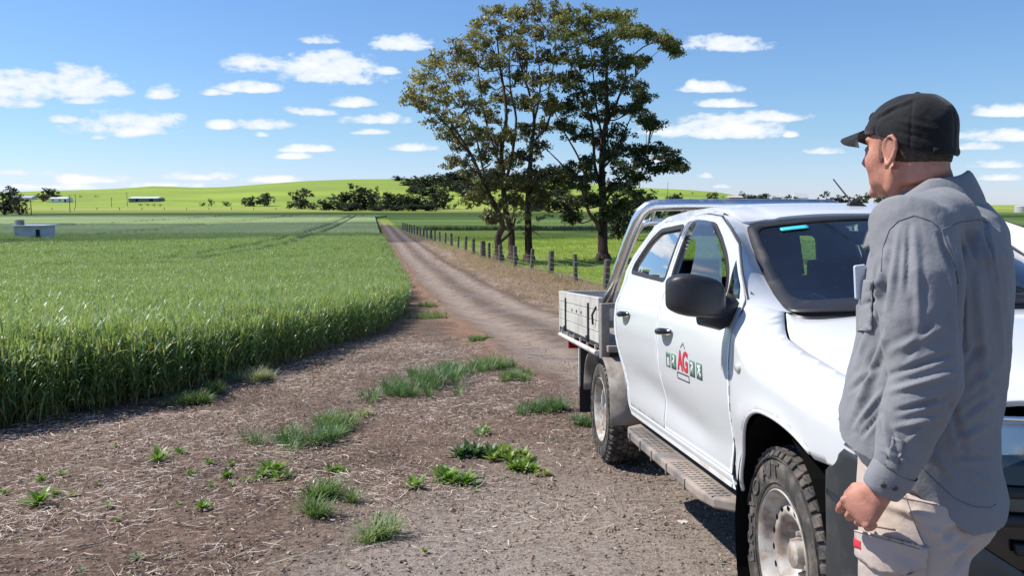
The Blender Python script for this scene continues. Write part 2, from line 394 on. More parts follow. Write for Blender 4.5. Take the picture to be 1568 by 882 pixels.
    c = q.mix(q.m('MULTIPLY', farm, q.m('SUBTRACT', 1, roadf)), c, cf)
    q.put(b.inputs['Base Color'], c); b.inputs['Roughness'].default_value = .95; b.inputs['Specular IOR Level'].default_value = .12
    near = q.ss(Y, 60, 15)
    n1_ = q.bump(nm, .5, .05); n2_ = q.bump(nf, .75, .022, n1_); n3_ = q.bump(nff, .7, .007, n2_)
    gm = q.m('MULTIPLY', q.m('SUBTRACT', 1, near), q.noise(q.vscale(pos, (1, .25, 1)), 1.2, 5, .75))
    n4_ = q.bump(gm, .55, .5, n3_)
    q.put(b.inputs['Normal'], n4_)
    return m
M_LAND = land_material('land')
def axis_coords(fine_lo, fine_hi, step, lo, hi, grow):
    c = list(np.arange(fine_lo, fine_hi, step)); s = step; x = c[-1]
    while x < hi: s *= grow; x += s; c.append(x)
    s = step; x = c[0]; pre = []
    while x > lo: s *= grow; x -= s; pre.append(x)
    return np.array(pre[::-1]+c)
xs = axis_coords(-6.5, 2.6, .042, -4500, 4500, 1.055); ys = axis_coords(1.6, 10.5, .042, -400, 5200, 1.045)
XX, YY = np.meshgrid(xs, ys); ZZ = hgt(XX, YY)
nx, ny = len(xs), len(ys); idx = np.arange(nx*ny).reshape(ny, nx)
ff = np.stack([idx[:-1, :-1], idx[:-1, 1:], idx[1:, 1:], idx[1:, :-1]], -1).reshape(-1, 4)
gobj = mk('ground', np.stack([XX, YY, ZZ], -1).reshape(-1, 3), ff, M_LAND, smooth=True); gobj['kind'] = 'structure'
# track: a strip lying on the ground, two worn wheel paths
def RC(y): return 3.4-.165*y
yy = [9.0]
while yy[-1] < 325: yy.append(yy[-1]+max(.12, yy[-1]*.006))
yy = np.array(yy); us = np.linspace(-1.55, 1.55, 25); V = []
for y in yy:
    for u in us:
        e = 1+.16*(vnoise(y*.7+50, 3.3)-.5)*2*abs(u)/1.55 if abs(u) > 1.3 else 1
        x = RC(y)+u*e; z = -.035*math.exp(-((abs(u)-.78)/.28)**2)+.02*math.exp(-(u/.3)**2)
        V.append((x, y, z))
V = np.array(V); edge = np.tile(np.abs(us) > 1.5, len(yy))
V[:, 2] += hgt(V[:, 0], V[:, 1])+np.where(edge, -.012, .042)-np.clip((9.6-V[:, 1])/.6, 0, 1)*.09+(fbm(V[:, 0]*5, V[:, 1]*5, 2)-.4)*.02
idx = np.arange(len(V)).reshape(len(yy), len(us))
ff = np.stack([idx[:-1, :-1], idx[:-1, 1:], idx[1:, 1:], idx[1:, :-1]], -1).reshape(-1, 4)
rd = mk('track', V, ff, M_LAND, smooth=True); rd['kind'] = 'structure'

# ---- wheat
M_WHEAT = leafmat('wheat_leaf', (1, 1, 1), .32, .42, spec=.5)
WE = [(-9.5, 3.6), (-6.2, 5.4), (-4.40, 6.9), (-3.60, 8.7), (-3.2, 11.8), (-2.65, 16.4), (-2.95, 23), (-3.9, 30), (-8.8, 60), (-22.0, 140), (-47.0, 292)]
wex = np.array([p[0] for p in WE]); wey = np.array([p[1] for p in WE])
def wedge(y): return np.interp(y, wey, wex)
def wheat_patch(seed, n=26, rad=.24, tall=1.0, edge=False):
    random.seed(seed); B = Blades()
    for i in range(n):
        a = random.random()*6.283; r = rad*math.sqrt(random.random()); x, y = r*math.cos(a), r*math.sin(a)
        h = random.uniform(.60, .76)*tall; lean = random.uniform(0, .16); la = random.random()*6.283
        tl = random.random()
        if tl < .80: base = (.170, .262, .098)
        elif tl < .92: base = (.115, .19, .075)
        else: base = (.32, .33, .08)
        st = B.arc((x, y, 0), la, h, lean, random.uniform(-.05, .2), .006, jit((.09, .15, .05)), 3, tip=.005)
        top = st[-1]
        for k in range(5):
            t = .12+.2*k+random.uniform(-.05, .05); t = min(t, .96); j = t*3; i0 = min(int(j), 2); p = st[i0].lerp(st[i0+1], j-i0)
            az = random.random()*6.283; ln = random.uniform(.16, .30)
            col = jit(base, .25)
            if k == 0 and random.random() < .7: col = jit((.30, .25, .09), .2)
            B.arc(p, az, ln, random.uniform(.15, .5), random.uniform(.7, 2.3), random.uniform(.011, .019), col, 4)
        if random.random() < .85:                    # ear
            d = Vector((math.cos(la)*.2*random.random(), math.sin(la)*.2*random.random(), 1)).normalized(); ln = random.uniform(.06, .085)
            c = jit((.55, .60, .28), .2)
            for s_ in range(2):
                sd = (math.cos(la+s_*1.57), math.sin(la+s_*1.57), 0)
                B.ribbon([top, top+d*ln*.3, top+d*ln*.75, top+d*ln], [.007, .016, .014, .004], sd, c)
            for s_ in range(3):
                aa = random.random()*6.28; e = top+d*ln+Vector((math.cos(aa)*.02, math.sin(aa)*.02, .055)); B.ribbon([top+d*ln*.5, e], [.0025, .0012], (math.sin(aa), -math.cos(aa), 0), c)
    return B.get()
wp = [wheat_patch(s) for s in range(8)]
P = []; SC = []
def wheat_zone(y0, y1, step, scl, xfar, jitr=.5):
    ysr = np.arange(y0, y1, step)
    for y in ysr:
        x1 = float(wedge(y)); x0 = -y*.70-3.0-(0 if y > 12 else 2)
        x0 = max(x0, -xfar)
        xr = np.arange(x1-.12, x0, -step)
        if len(xr) == 0: continue
        jx = xr+RNG.uniform(-.5, .5, len(xr))*step*jitr*1.4; jy = y+RNG.uniform(-.5, .5, len(xr))*step*1.2
        inside = jx < wedge(jy)+.05+.10*np.sin(jy*3.1)
        jx, jy = jx[inside], jy[inside]
        for x_, y_ in zip(jx, jy):
            P.append((x_, y_)); SC.append(scl)
wheat_zone(3.6, 12, .21, 1.0, 14); wheat_zone(12, 24, .27, 1.06, 30); wheat_zone(24, 45, .40, 1.2, 60); wheat_zone(45, 100, .75, 1.5, 90)
P = np.array(P); SC = np.array(SC)
# tramlines left by the sprayer: no plants stand in them
def tram(x, y):
    a = np.interp(y, [20, 35, 47, 75, 120, 300], [-24, -21.2, -19.4, -21.5, -28.5, -58]); t = np.zeros(len(x), bool)
    for off in (0, 2.1, -22, -24.1, -46, -48.1): t |= np.abs(x-(a+off)) < .34+np.clip(y-40, 0, 100)*.004
    return t
keep = ~tram(P[:, 0], P[:, 1]); P = P[keep]; SC = SC[keep]
n = len(P); zz = hgt(P[:, 0], P[:, 1])
pts = np.stack([P[:, 0], P[:, 1], zz-.01], -1)
rows = .90+.22*fbm(P[:, 0]*.5, P[:, 1]*.5, 3)
d_edge = wedge(P[:, 1])-P[:, 0]
hsc = np.where(d_edge < .35, .86+.14*RNG.random(n), 1.0)*(rows+RNG.uniform(-.05, .05, n))*1.03
sc = np.stack([SC, SC, hsc], -1)
rot = np.stack([RNG.normal(0, .05, n), RNG.normal(0, .05, n), RNG.uniform(0, 6.28, n)], -1)
wheat = scatter('wheat', wp, [M_WHEAT], pts, rot, sc, RNG.integers(0, 8, n))
wheat['label'] = 'dense green wheat crop with pale ears filling the left field'
print('wheat patches', n)
# closed canopy of the crop beyond and beneath the standing plants
def canopy_material():
    m = bpy.data.materials.new('canopy'); m.use_nodes = True; nt = m.node_tree; b = nt.nodes['Principled BSDF']; q = G(nt)
    pos = q.n('ShaderNodeNewGeometry').outputs['Position']; sp = q.n('ShaderNodeSeparateXYZ'); q.put(sp.inputs[0], pos); X, Y, Z = sp.outputs
    n1_ = q.noise(q.vscale(pos, (1, .35, 1)), 3.0, 6, .75); n2_ = q.noise(q.vscale(pos, (.4, 1, 1)), .06, 4, .55)
    c = q.mix(q.ss(n1_, .35, .66), (.20, .275, .095), (.38, .45, .18))
    c = q.mix(q.ss(n2_, .35, .68), q.mix(1, c, (.80, .86, .9), 'MULTIPLY'), q.mix(1, c, (1.12, 1.08, 1), 'MULTIPLY'))
    cv = q.n('ShaderNodeFloatCurve'); cu_ = cv.mapping.curves[0]
    pts_ = [(0, -24), (20, -24), (35, -21.2), (47, -19.4), (75, -21.5), (120, -28.5), (300, -58)]
    q.put(cv.inputs['Value'], q.m('DIVIDE', Y, 300.0))
    while len(cu_.points) < len(pts_): cu_.points.new(.5, .5)
    for p_, (yy_, xx_) in zip(cu_.points, pts_): p_.location = (yy_/300, -xx_/100); p_.handle_type = 'VECTOR'
    cv.mapping.update()
    a_ = q.m('MULTIPLY', cv.outputs[0], -100.0); wb = q.m('MULTIPLY', q.m('SUBTRACT', n1_, .5), .5)
    for off in (0, 2.1, -22, -24.1, -46, -48.1):
        l = q.m('ABSOLUTE', q.m('ADD', wb, q.m('SUBTRACT', q.m('SUBTRACT', X, a_), off))); c = q.mix(q.m('MULTIPLY', .8, q.ss(l, .7, .3)), c, (.035, .05, .018))
    q.put(b.inputs['Base Color'], c); b.inputs['Roughness'].default_value = .75; b.inputs['Specular IOR Level'].default_value = .25
    q.put(b.inputs['Normal'], q.bump(n1_, .9, .6))
    return m
yy = [8.5]
while yy[-1] < 318: yy.append(yy[-1]+max(.35, yy[-1]*.010))
yy = np.array(yy); ts = np.concatenate([[0, 0.0003], np.linspace(.004, 1, 150)**1.6]); V = []
for y in yy:
    e = float(wedge(y))-(.75 if y < 95 else .15); xl = -y*.75-30
    for i, t in enumerate(ts):
        x = e+(xl-e)*t; V.append((x, y, 0))
V = np.array(V); z = hgt(V[:, 0], V[:, 1]); ij = np.tile(np.arange(len(ts)), len(yy))
low = np.clip((V[:, 1]-70)/35, 0, 1)
top = .40+.30*low+(fbm(V[:, 0]*1.1, V[:, 1]*1.1, 3)-.45)*.22
V[:, 2] = z+np.where(ij == 0, -.05, top)
tm = tram(V[:, 0], V[:, 1]); V[:, 2] -= np.where(tm & (ij > 0), .3, 0)
idx = np.arange(len(V)).reshape(len(yy), len(ts))
ff = np.stack([idx[:-1, :-1], idx[1:, :-1], idx[1:, 1:], idx[:-1, 1:]], -1).reshape(-1, 4)
cn = mk('wheat_canopy', V, ff, canopy_material(), smooth=True); tag(cn, 'even green top of the wheat crop stretching away to the rise', None, None, 'stuff')

# ---- grass in the paddock, dry grass on the verge, straw litter, stones
M_GRASS = leafmat('grass_blade', (1, 1, 1), .4, .5)
def grass_patch(seed, n, rad, h, cols, curl=1.0, wd=.006):
    random.seed(seed); B = Blades()
    for i in range(n):
        a = random.random()*6.283; r = rad*math.sqrt(random.random())
        B.arc((r*math.cos(a), r*math.sin(a), 0), random.random()*6.28, h*random.uniform(.5, 1.15), random.uniform(.05, .6), random.uniform(.3, 1.5)*curl, wd*random.uniform(.7, 1.3), jit(random.choice(cols), .2), 3)
    return B.get()
gcols = [(.20, .32, .045), (.16, .27, .04), (.27, .36, .06), (.32, .33, .07)]
gp = [grass_patch(20+s, 70, .5, .17, gcols, wd=.012) for s in range(5)]
def field_pts(f, y0, y1, step, x0f, x1f):
    o = []
    for y in np.arange(y0, y1, step):
        a, b = x0f(y), x1f(y)
        if b <= a: continue
        for x in np.arange(a, b, step): o.append((x+RNG.uniform(-.5, .5)*step, y+RNG.uniform(-.5, .5)*step))
    return np.array(o)
P = np.concatenate([field_pts(0, 24, 50, .75, lambda y: 10.2-.2*y, lambda y: min(22, y*.62)), field_pts(0, 50, 110, 1.5, lambda y: 10.2-.2*y, lambda y: min(34, y*.6))])
n = len(P); s_ = np.where(P[:, 1] > 50, 1.7, 1.0)*RNG.uniform(.8, 1.3, n)
pasture = scatter('pasture_grass', gp, [M_GRASS], np.stack([P[:, 0], P[:, 1], hgt(P[:, 0], P[:, 1])-.01], -1), np.stack([np.zeros(n), np.zeros(n), RNG.uniform(0, 6.28, n)], -1), np.stack([s_, s_, s_*RNG.uniform(.7, 1.3, n)*.85], -1), RNG.integers(0, 5, n))
pasture['label'] = 'bright green pasture grass beyond the post and wire fence'
dcols = [(.42, .30, .25), (.52, .41, .35), (.30, .20, .16), (.22, .145, .11), (.46, .36, .30)]
dp = [grass_patch(40+s, 90, .35, .30, dcols, 1.6, .008) for s in range(5)]
def rx0(y): return RC(y)+1.75
def rx1(y): return 10.2-.2*y+.35
P = np.concatenate([field_pts(0, 13, 60, .33, rx0, rx1), field_pts(0, 60, 145, .6, rx0, rx1)])
dd_ = P[:, 0]-rx0(P[:, 1]); keep = (RNG.random(len(P)) < np.clip(.30+dd_*.35, 0, .95)); P = P[keep]; n = len(P)
s_ = np.where(P[:, 1] > 60, 1.4, 1.0)*RNG.uniform(.6, 1.3, n); hh = np.clip(.30+(P[:, 0]-rx0(P[:, 1]))*.15, .25, .85)
dryg = scatter('dry_grass', dp, [M_GRASS], np.stack([P[:, 0], P[:, 1], hgt(P[:, 0], P[:, 1])-.01], -1), np.stack([RNG.normal(0, .2, n), RNG.normal(0, .2, n), RNG.uniform(0, 6.28, n)], -1), np.stack([s_, s_, s_*hh], -1), RNG.integers(0, 5, n))
dryg['label'] = 'bleached dead grass along the fence side of the track'
M_STRAW = leafmat('straw', (1, 1, 1), .1, .8)
def straw_patch(seed, n=105, rad=.36, lmax=.115):
    random.seed(seed); B = Blades(); cols = [(.50, .39, .33), (.68, .57, .49), (.34, .24, .19), (.20, .125, .095), (.42, .31, .26), (.80, .70, .62), (.68, .57, .49)]
    for i in range(n):
        a = random.random()*6.283; r = rad*math.sqrt(random.random()); az = random.gauss(.2, .75); ln = random.uniform(.02, lmax)*(1 if random.random() < .5 else .6)
        p = Vector((r*math.cos(a), r*math.sin(a), random.uniform(.002, .014))); d = Vector((math.cos(az), math.sin(az), random.gauss(0, .10))); bend = Vector((-d.y, d.x, 0))*random.gauss(0, .12)*ln
        wd = random.uniform(.0013, .0042)
        B.ribbon([p, p+d*ln*.5+bend, p+d*ln], [wd, wd, wd*.6], (-math.sin(az), math.cos(az), random.gauss(0, .5)), jit(random.choice(cols), .2))
    return B.get()
sp_ = [straw_patch(60+s) for s in range(6)]
P = []
for y in np.arange(2.0, 16, .17):
    for x in np.arange(max(-.62*y-1.0, -9), min(RC(y)-1.1 if y > 9 else 2.6, 3), .17):
        x_, y_ = x+RNG.uniform(-.09, .09), y+RNG.uniform(-.09, .09)
        if x_ < wedge(y_)-.25: continue
        band = 1/(1+math.exp((x_-.30*y_+2.2)*2.2)) if y_ < 7 else (.85 if x_ < RC(y_)-2.0 else .25)
        cl = float(fbm(np.array([x_*1.1]), np.array([y_*1.9]), 3)[0])
        if random.random() < (.04+.74*band)*np.clip((cl-.36)*6.5, .05, 1): P.append((x_, y_))
P = np.array(P); n = len(P)
straw = scatter('straw_litter', sp_, [M_STRAW], np.stack([P[:, 0], P[:, 1], hgt(P[:, 0], P[:, 1])+.001], -1), np.stack([RNG.normal(0, .03, n), RNG.normal(0, .03, n), RNG.normal(0, .6, n)], -1), np.stack([RNG.uniform(.8, 1.3, n)]*3, -1), RNG.integers(0, 6, n))
straw['label'] = 'dead stalks and straw strewn over the bare soil'
print('straw', n)
M_STONE = mat('stone', (.20, .155, .13), .9, var=.45, vscale=30, bumps=((60, .5, .01),))
def stone_patch(seed, n=60, rad=.35):
    random.seed(seed); V = []; F = []; C = []; MI = []
    for i in range(n):
        a = random.random()*6.283; r = rad*math.sqrt(random.random()); s = random.choice([.004, .005, .006, .008, .011])*random.uniform(.7, 1.3)
        c = Vector((r*math.cos(a), r*math.sin(a), s*.3)); k = len(V)
        for d in [(1, 0, 0), (-1, 0, 0), (0, 1, 0), (0, -1, 0), (0, 0, 1), (0, 0, -1)]:
            V.append(tuple(c+Vector(d)*s*random.uniform(.6, 1.3)*(.7 if d[2] else 1)+Vector((random.gauss(0, 1), random.gauss(0, 1), 0))*s*.25)); 
        t = jit((.9, .85, .8), .4); C += [t]*6
        for f in [(0, 2, 4), (2, 1, 4), (1, 3, 4), (3, 0, 4), (2, 0, 5), (1, 2, 5), (3, 1, 5), (0, 3, 5)]: F.append(tuple(q+k for q in f)); MI.append(0)
    return (np.array(V), F, np.array(C), MI)
M_GRIT = leafmat('grit', (.30, .24, .205), 0, .9)
P = []
for y in np.arange(1.9, 15, .26):
    for x in np.arange(-.62*y-.6, min(.62*y+.5, 3.2), .26):
        if x > wedge(y): P.append((x+RNG.uniform(-.14, .14), y+RNG.uniform(-.14, .14)))
P = np.array(P); n = len(P)
grit = scatter('loose_gravel', [stone_patch(80+s) for s in range(5)], [M_GRIT], np.stack([P[:, 0], P[:, 1], hgt(P[:, 0], P[:, 1])], -1), np.stack([np.zeros(n), np.zeros(n), RNG.uniform(0, 6.28, n)], -1), np.stack([RNG.uniform(.8, 1.25, n)]*3, -1), RNG.integers(0, 5, n))
grit['label'] = 'small stones and clods scattered over the bare soil'
# ---- clouds drifting high to the left: they shade the middle distance
def cloud(cx, cy, z, rx, ry, rz, seed):
    bm = bmesh.new(); bmesh.ops.create_icosphere(bm, subdivisions=5, radius=1)
    for v in bm.verts:
        p = v.co.copy(); nn_ = float(fbm(np.array([p.x*2.2+seed]), np.array([p.y*2.2+p.z*1.7]), 4)[0])
        v.co = p*(0.55+.9*nn_)
        if v.co.z < 0: v.co.z *= .25
        v.co = Vector((v.co.x*rx, v.co.y*ry, v.co.z*rz))
    me = bpy.data.meshes.new('cloud'); bm.to_mesh(me); bm.free(); me.materials.append(M_CLOUD)
    me.polygons.foreach_set('use_smooth', [True]*len(me.polygons))
    o = bpy.data.objects.new('cloud', me); COL.objects.link(o)
    off = SUND*(z/SUND.z); o.location = (cx+off.x, cy+off.y, z); o['kind'] = 'structure'
    return o
M_CLOUD = mat('cloud_white', (.9, .9, .92), 1, spec=0, alpha=.30)
cloud(-75, 122, 300, 110, 48, 25, 3).rotation_euler = (0, 0, .22)
cloud(60, 150, 290, 60, 26, 18, 9)
cloud(-240, 165, 330, 110, 55, 30, 14)
cloud(-30, 345, 380, 260, 75, 30, 21)
cloud(170, 300, 380, 70, 40, 25, 27)
# ================================================= trees, fence, farm buildings
def bark(name, a, b_, sc=4):
    m = bpy.data.materials.new(name); m.use_nodes = True; nt = m.node_tree; b = nt.nodes['Principled BSDF']; q = G(nt)
    pos = q.n('ShaderNodeNewGeometry').outputs['Position']; v = q.vscale(pos, (1, 1, .22)); f = q.noise(v, sc, 7, .7)
    at = q.n('ShaderNodeAttribute', attribute_name='tint')
    q.put(b.inputs['Base Color'], q.mix(1, q.mix(q.ss(f, .35, .65), a, b_), at.outputs['Color'], 'MULTIPLY'))
    b.inputs['Roughness'].default_value = .9; b.inputs['Specular IOR Level'].default_value = .2
    q.put(b.inputs['Normal'], q.bump(f, .8, .06)); return m
M_BARK = bark('gum_bark', (.060, .042, .034), (.17, .125, .10))
M_LEAF = leafmat('gum_leaf', (1, 1, 1), .30, .45, spec=.4)
M_FAR = leafmat('far_leaf', (1, 1, 1), .15, .6)
def z5(p): return (580+p[0]/2.1, p[1]/2.1)
class Limbs:
    def __init__(s): s.segs = []; s.V = []; s.F = []; s.C = []; s.nodes = []
    def limb(s, pts, r0, r1, n=8, tint=(1, 1, 1), wob=.0):
        # smooth the polyline, taper the radius
        P = [Vector(p) for p in pts]; Q = []
        for i in range(len(P)-1):
            p0 = P[max(i-1, 0)]; p1 = P[i]; p2 = P[i+1]; p3 = P[min(i+2, len(P)-1)]
            st = max(2, int((p2-p1).length/.5))
            st = min(st, 8)
            for k in range(st):
                t = k/st; Q.append(.5*((2*p1)+(p2-p0)*t+(2*p0-5*p1+4*p2-p3)*t*t+(3*p1-p0-3*p2+p3)*t**3))
        Q.append(P[-1]); L = len(Q); k0 = len(s.V)
        if wob: Q = [q+Vector((random.gauss(0, wob), random.gauss(0, wob), 0)) if 0 < i < L-1 else q for i, q in enumerate(Q)]
        up = Vector((0, 1, .1))
        for i, p in enumerate(Q):
            t = (Q[min(i+1, L-1)]-Q[max(i-1, 0)]).normalized(); a = t.cross(up)
            a = a.normalized() if a.length > 1e-4 else Vector((1, 0, 0)); b = a.cross(t).normalized(); u = i/(L-1); r = r0+(r1-r0)*u**.8
            for k in range(n):
                an = 2*math.pi*k/n; rr = r*(1+.14*math.sin(an*3+i*.3)*(1 if n > 6 else 0)); s.V.append(p+a*math.cos(an)*rr+b*math.sin(an)*rr); s.C.append(tint)
            s.nodes.append((p, r))
        for i in range(L-1):
            for k in range(n): s.F.append((k0+i*n+k, k0+i*n+(k+1) % n, k0+(i+1)*n+(k+1) % n, k0+(i+1)*n+k))
        return Q
def leaves(centers, normals_out, n_per, spread, size, cols, elong=2.6, droop=.75):
    """leaf-shaped faces, hanging, scattered round twig ends; returns verts, faces, tints"""
    m = len(centers)*n_per; C = np.repeat(np.asarray(centers), n_per, 0); sp = np.repeat(np.asarray(spread), n_per)[:, None]
    off = RNG.normal(0, 1, (m, 3)); off /= np.linalg.norm(off, axis=1, keepdims=True)+1e-9; off *= (RNG.random((m, 1))**.6)*sp; off[:, 2] *= .7
    c = C+off; a = RNG.uniform(0, 6.283, m); d = np.stack([np.cos(a), np.sin(a), -droop*2*RNG.random(m)], -1); d /= np.linalg.norm(d, axis=1, keepdims=True)
    s_ = RNG.normal(0, 1, (m, 3)); s_ -= (s_*d).sum(1)[:, None]*d; s_ /= np.linalg.norm(s_, axis=1, keepdims=True)+1e-9
    L = size*RNG.uniform(.6, 1.4, (m, 1)); W = L/elong
    v = np.stack([c-d*L*.5, c+s_*W*.5-d*L*.05, c+d*L*.5, c-s_*W*.5-d*L*.05], 1).reshape(-1, 3)
    f = np.arange(m*4, dtype=np.int32).reshape(-1, 4)
    col = np.repeat(np.asarray(cols), n_per, 0)*RNG.uniform(.7, 1.35, (m, 1)); col = np.repeat(col, 4, 0)
    return v, f, col
def gum(name, label, base_px, Y, limbs, clumps, tints, seed, n_twig=12, n_leaf=56, size=.23):
    """limbs: (points in z5 px, r0, r1, dy0, dy1, tint); clumps: (x, y, rx, ry) in z5 px"""
    random.seed(seed); L = Limbs()
    b = px2w(*z5(base_px), Y); gz = H(b.x, Y); root = thing(name, label, 'tree', (b.x, Y, gz), 0, 'gum trees beside the fence')
    for (pp, r0, r1, dy0, dy1, tint) in limbs:
        pts = []
        for i, p in enumerate(pp):
            t = i/(len(pp)-1); v = px2w(*z5(p), Y+dy0+(dy1-dy0)*t); pts.append(v)
        if r0 > .28: pts[0].z = gz-.2; pts.insert(1, Vector((pts[0].x, pts[0].y, gz+.5))); pts[0] = pts[0]
        L.limb(pts, r0*(.88 if r0 > .3 else .72), r1*.6, 12 if r0 > .2 else 7, tint)
        if r0 > .28: L.limb([Vector((pts[0].x, pts[0].y, gz-.1)), Vector((pts[0].x, pts[0].y, gz+.5))], r0*1.55, r0*.95, 12, tint)
    C = []; SP = []; CO = []
    for (x, y, rx, ry) in clumps:
        dep = random.uniform(-3.6, 3.6); cc = px2w(*z5((x, y)), Y+dep); k = Y/FPX/2.1; RX_, RZ_ = rx*k, ry*k; RY_ = min(RX_, 2.2)
        # a branch from the nearest thick node below the clump
        best = min(L.nodes, key=lambda nd: (nd[0]-cc).length+(3 if nd[0].z > cc.z else 0)-(1.0 if nd[1] > .06 else 0))
        mid = best[0].lerp(cc, .5)+Vector((random.gauss(0, .3), random.gauss(0, .3), -.35))
        br = L.limb([best[0], mid, cc], min(best[1]*.6, .09), .03, 6, (.9, .85, .8))
        warm = random.random()
        for t in range(n_twig):
            while True:
                o = Vector((random.uniform(-1, 1), random.uniform(-1, 1), random.uniform(-1, 1)))
                if .25 < o.length < 1: break
            e = cc+Vector((o.x*RX_, o.y*RY_, (abs(o.z)*1.2-.45 if random.random() < .6 else o.z)*RZ_)); s0 = random.choice(br[len(br)//2:])
            L.limb([s0, s0.lerp(e, .55)+Vector((0, 0, random.uniform(-.1, .25))), e], .028, .008, 4, (.8, .75, .7))
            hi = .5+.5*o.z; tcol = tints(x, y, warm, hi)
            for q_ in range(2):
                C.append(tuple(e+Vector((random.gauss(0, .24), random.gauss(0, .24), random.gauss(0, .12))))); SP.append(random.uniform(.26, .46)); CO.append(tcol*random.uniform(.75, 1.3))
    v, f, c = leaves(C, None, n_leaf//2, SP, size, CO)
    lv = Vector((b.x, Y, gz))
    mk('trunk', [p-lv for p in L.V], L.F, M_BARK, root, True, np.array(L.C))
    cr = mk('crown', v-np.array(lv), f, M_LEAF, root, False, c)
    return root
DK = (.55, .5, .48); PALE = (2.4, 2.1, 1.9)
def olive(x, y, w_, hi):  # sunlight put into the tint: paler to the left, the top and clump tops
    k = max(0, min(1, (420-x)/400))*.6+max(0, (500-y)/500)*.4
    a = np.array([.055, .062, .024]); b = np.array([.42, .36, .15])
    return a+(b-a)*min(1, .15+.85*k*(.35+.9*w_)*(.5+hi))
def darkg(x, y, w_, hi):  # sunlit crown top put into the tint: leaves grow paler upwards
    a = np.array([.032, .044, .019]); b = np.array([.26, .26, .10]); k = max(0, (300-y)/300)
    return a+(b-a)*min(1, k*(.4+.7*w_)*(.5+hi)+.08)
gum('gum_tree', 'leaning gum with twisted forked trunk, leftmost of the roadside trees', (385, 832), 57,
    [([(385, 832), (386, 790), (384, 760), (398, 732), (392, 700), (375, 665), (350, 615), (325, 560), (298, 500), (262, 440), (225, 385)], .36, .09, 0, -1.5, (.8, .75, .75)),
     ([(300, 505), (240, 430), (180, 350), (130, 300)], .09, .03, -1, -2, DK),
     ([(350, 615), (330, 520), (310, 430), (275, 340), (250, 250)], .12, .04, -.5, 1.5, (1, .9, .8)),
     ([(384, 668), (350, 640), (330, 600), (318, 578)], .10, .03, 0, -1.2, PALE),
     ([(375, 790), (405, 765), (428, 740), (440, 700)], .20, .10, 0, .2, DK),
     ([(330, 600), (290, 560), (250, 500)], .06, .02, -.5, .8, PALE)],
    [(105, 300, 30, 34), (150, 250, 45, 40), (130, 340, 34, 30), (190, 200, 48, 40), (200, 290, 50, 40), (255, 165, 50, 36), (260, 240, 50, 40), (185, 370, 44, 34), (240, 320, 50, 40), (260, 400, 52, 40), (225, 430, 40, 30),
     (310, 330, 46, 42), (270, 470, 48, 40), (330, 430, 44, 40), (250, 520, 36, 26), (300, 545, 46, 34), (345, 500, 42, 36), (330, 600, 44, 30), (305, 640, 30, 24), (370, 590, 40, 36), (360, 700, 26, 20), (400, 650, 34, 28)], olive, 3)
gum('gum_tree', 'straight-trunked gum, second from the left of the roadside trees', (430, 836), 58.5,
    [([(430, 836), (428, 790), (427, 740), (412, 690), (403, 640), (400, 580), (394, 520), (396, 460), (410, 380), (404, 300), (392, 220), (380, 120)], .34, .07, 0, 1, (.9, .8, .75)),
     ([(405, 600), (420, 540), (432, 480), (442, 380), (425, 300), (420, 200), (428, 90)], .17, .05, 0, -1.2, (.9, .85, .8)),
     ([(400, 560), (370, 470), (345, 390), (330, 300), (318, 200), (330, 110)], .13, .04, 0, 2, DK),
     ([(425, 720), (440, 660), (470, 600), (520, 560)], .09, .03, 0, -1.5, DK)],
    [(300, 120, 50, 44), (345, 60, 48, 40), (400, 35, 52, 34), (355, 150, 46, 40), (310, 200, 40, 36), (400, 110, 40, 34), (385, 200, 36, 34), (350, 270, 40, 34), (400, 320, 34, 32), (440, 250, 26, 30), (370, 370, 40, 34), (420, 440, 34, 36),
     (370, 450, 36, 32), (430, 520, 36, 30), (390, 560, 30, 26), (460, 580, 34, 28), (455, 40, 40, 30), (440, 150, 30, 34), (440, 640, 34, 26), (490, 600, 26, 22)], olive, 5)
gum('gum_tree', 'slim dark-trunked gum with pale leafy tuft at its foot, third roadside tree', (484, 836), 57.5,
    [([(484, 836), (483, 790), (482, 740), (480, 660), (484, 560), (492, 460), (500, 380), (482, 290), (460, 220), (440, 150)], .36, .06, 0, -.8, DK),
     ([(497, 400), (515, 320), (520, 240), (505, 150), (510, 70)], .12, .04, 0, 1.5, DK),
     ([(492, 460), (530, 420), (552, 370), (545, 300), (560, 220), (570, 120)], .12, .04, 0, -1.5, DK),
     ([(480, 650), (510, 600), (545, 570), (570, 545)], .07, .025, 0, -1, DK),
     ([(484, 740), (505, 748), (520, 760), (530, 745)], .06, .02, -.3, -1, PALE)],
    [(500, 40, 56, 34), (560, 35, 50, 30), (480, 100, 36, 30), (540, 110, 44, 36), (590, 60, 34, 30), (460, 190, 30, 30), (530, 180, 40, 34), (500, 250, 34, 32), (560, 250, 36, 36), (520, 320, 38, 34), (470, 330, 26, 28), (560, 340, 28, 28),
     (535, 400, 34, 30), (470, 420, 28, 30), (510, 470, 34, 30), (460, 500, 28, 26), (550, 560, 34, 26), (500, 560, 30, 28), (575, 575, 26, 20), (510, 640, 30, 24)], lambda x, y, w_, hi: olive(x-40, y+60, w_, hi)*.85, 8)
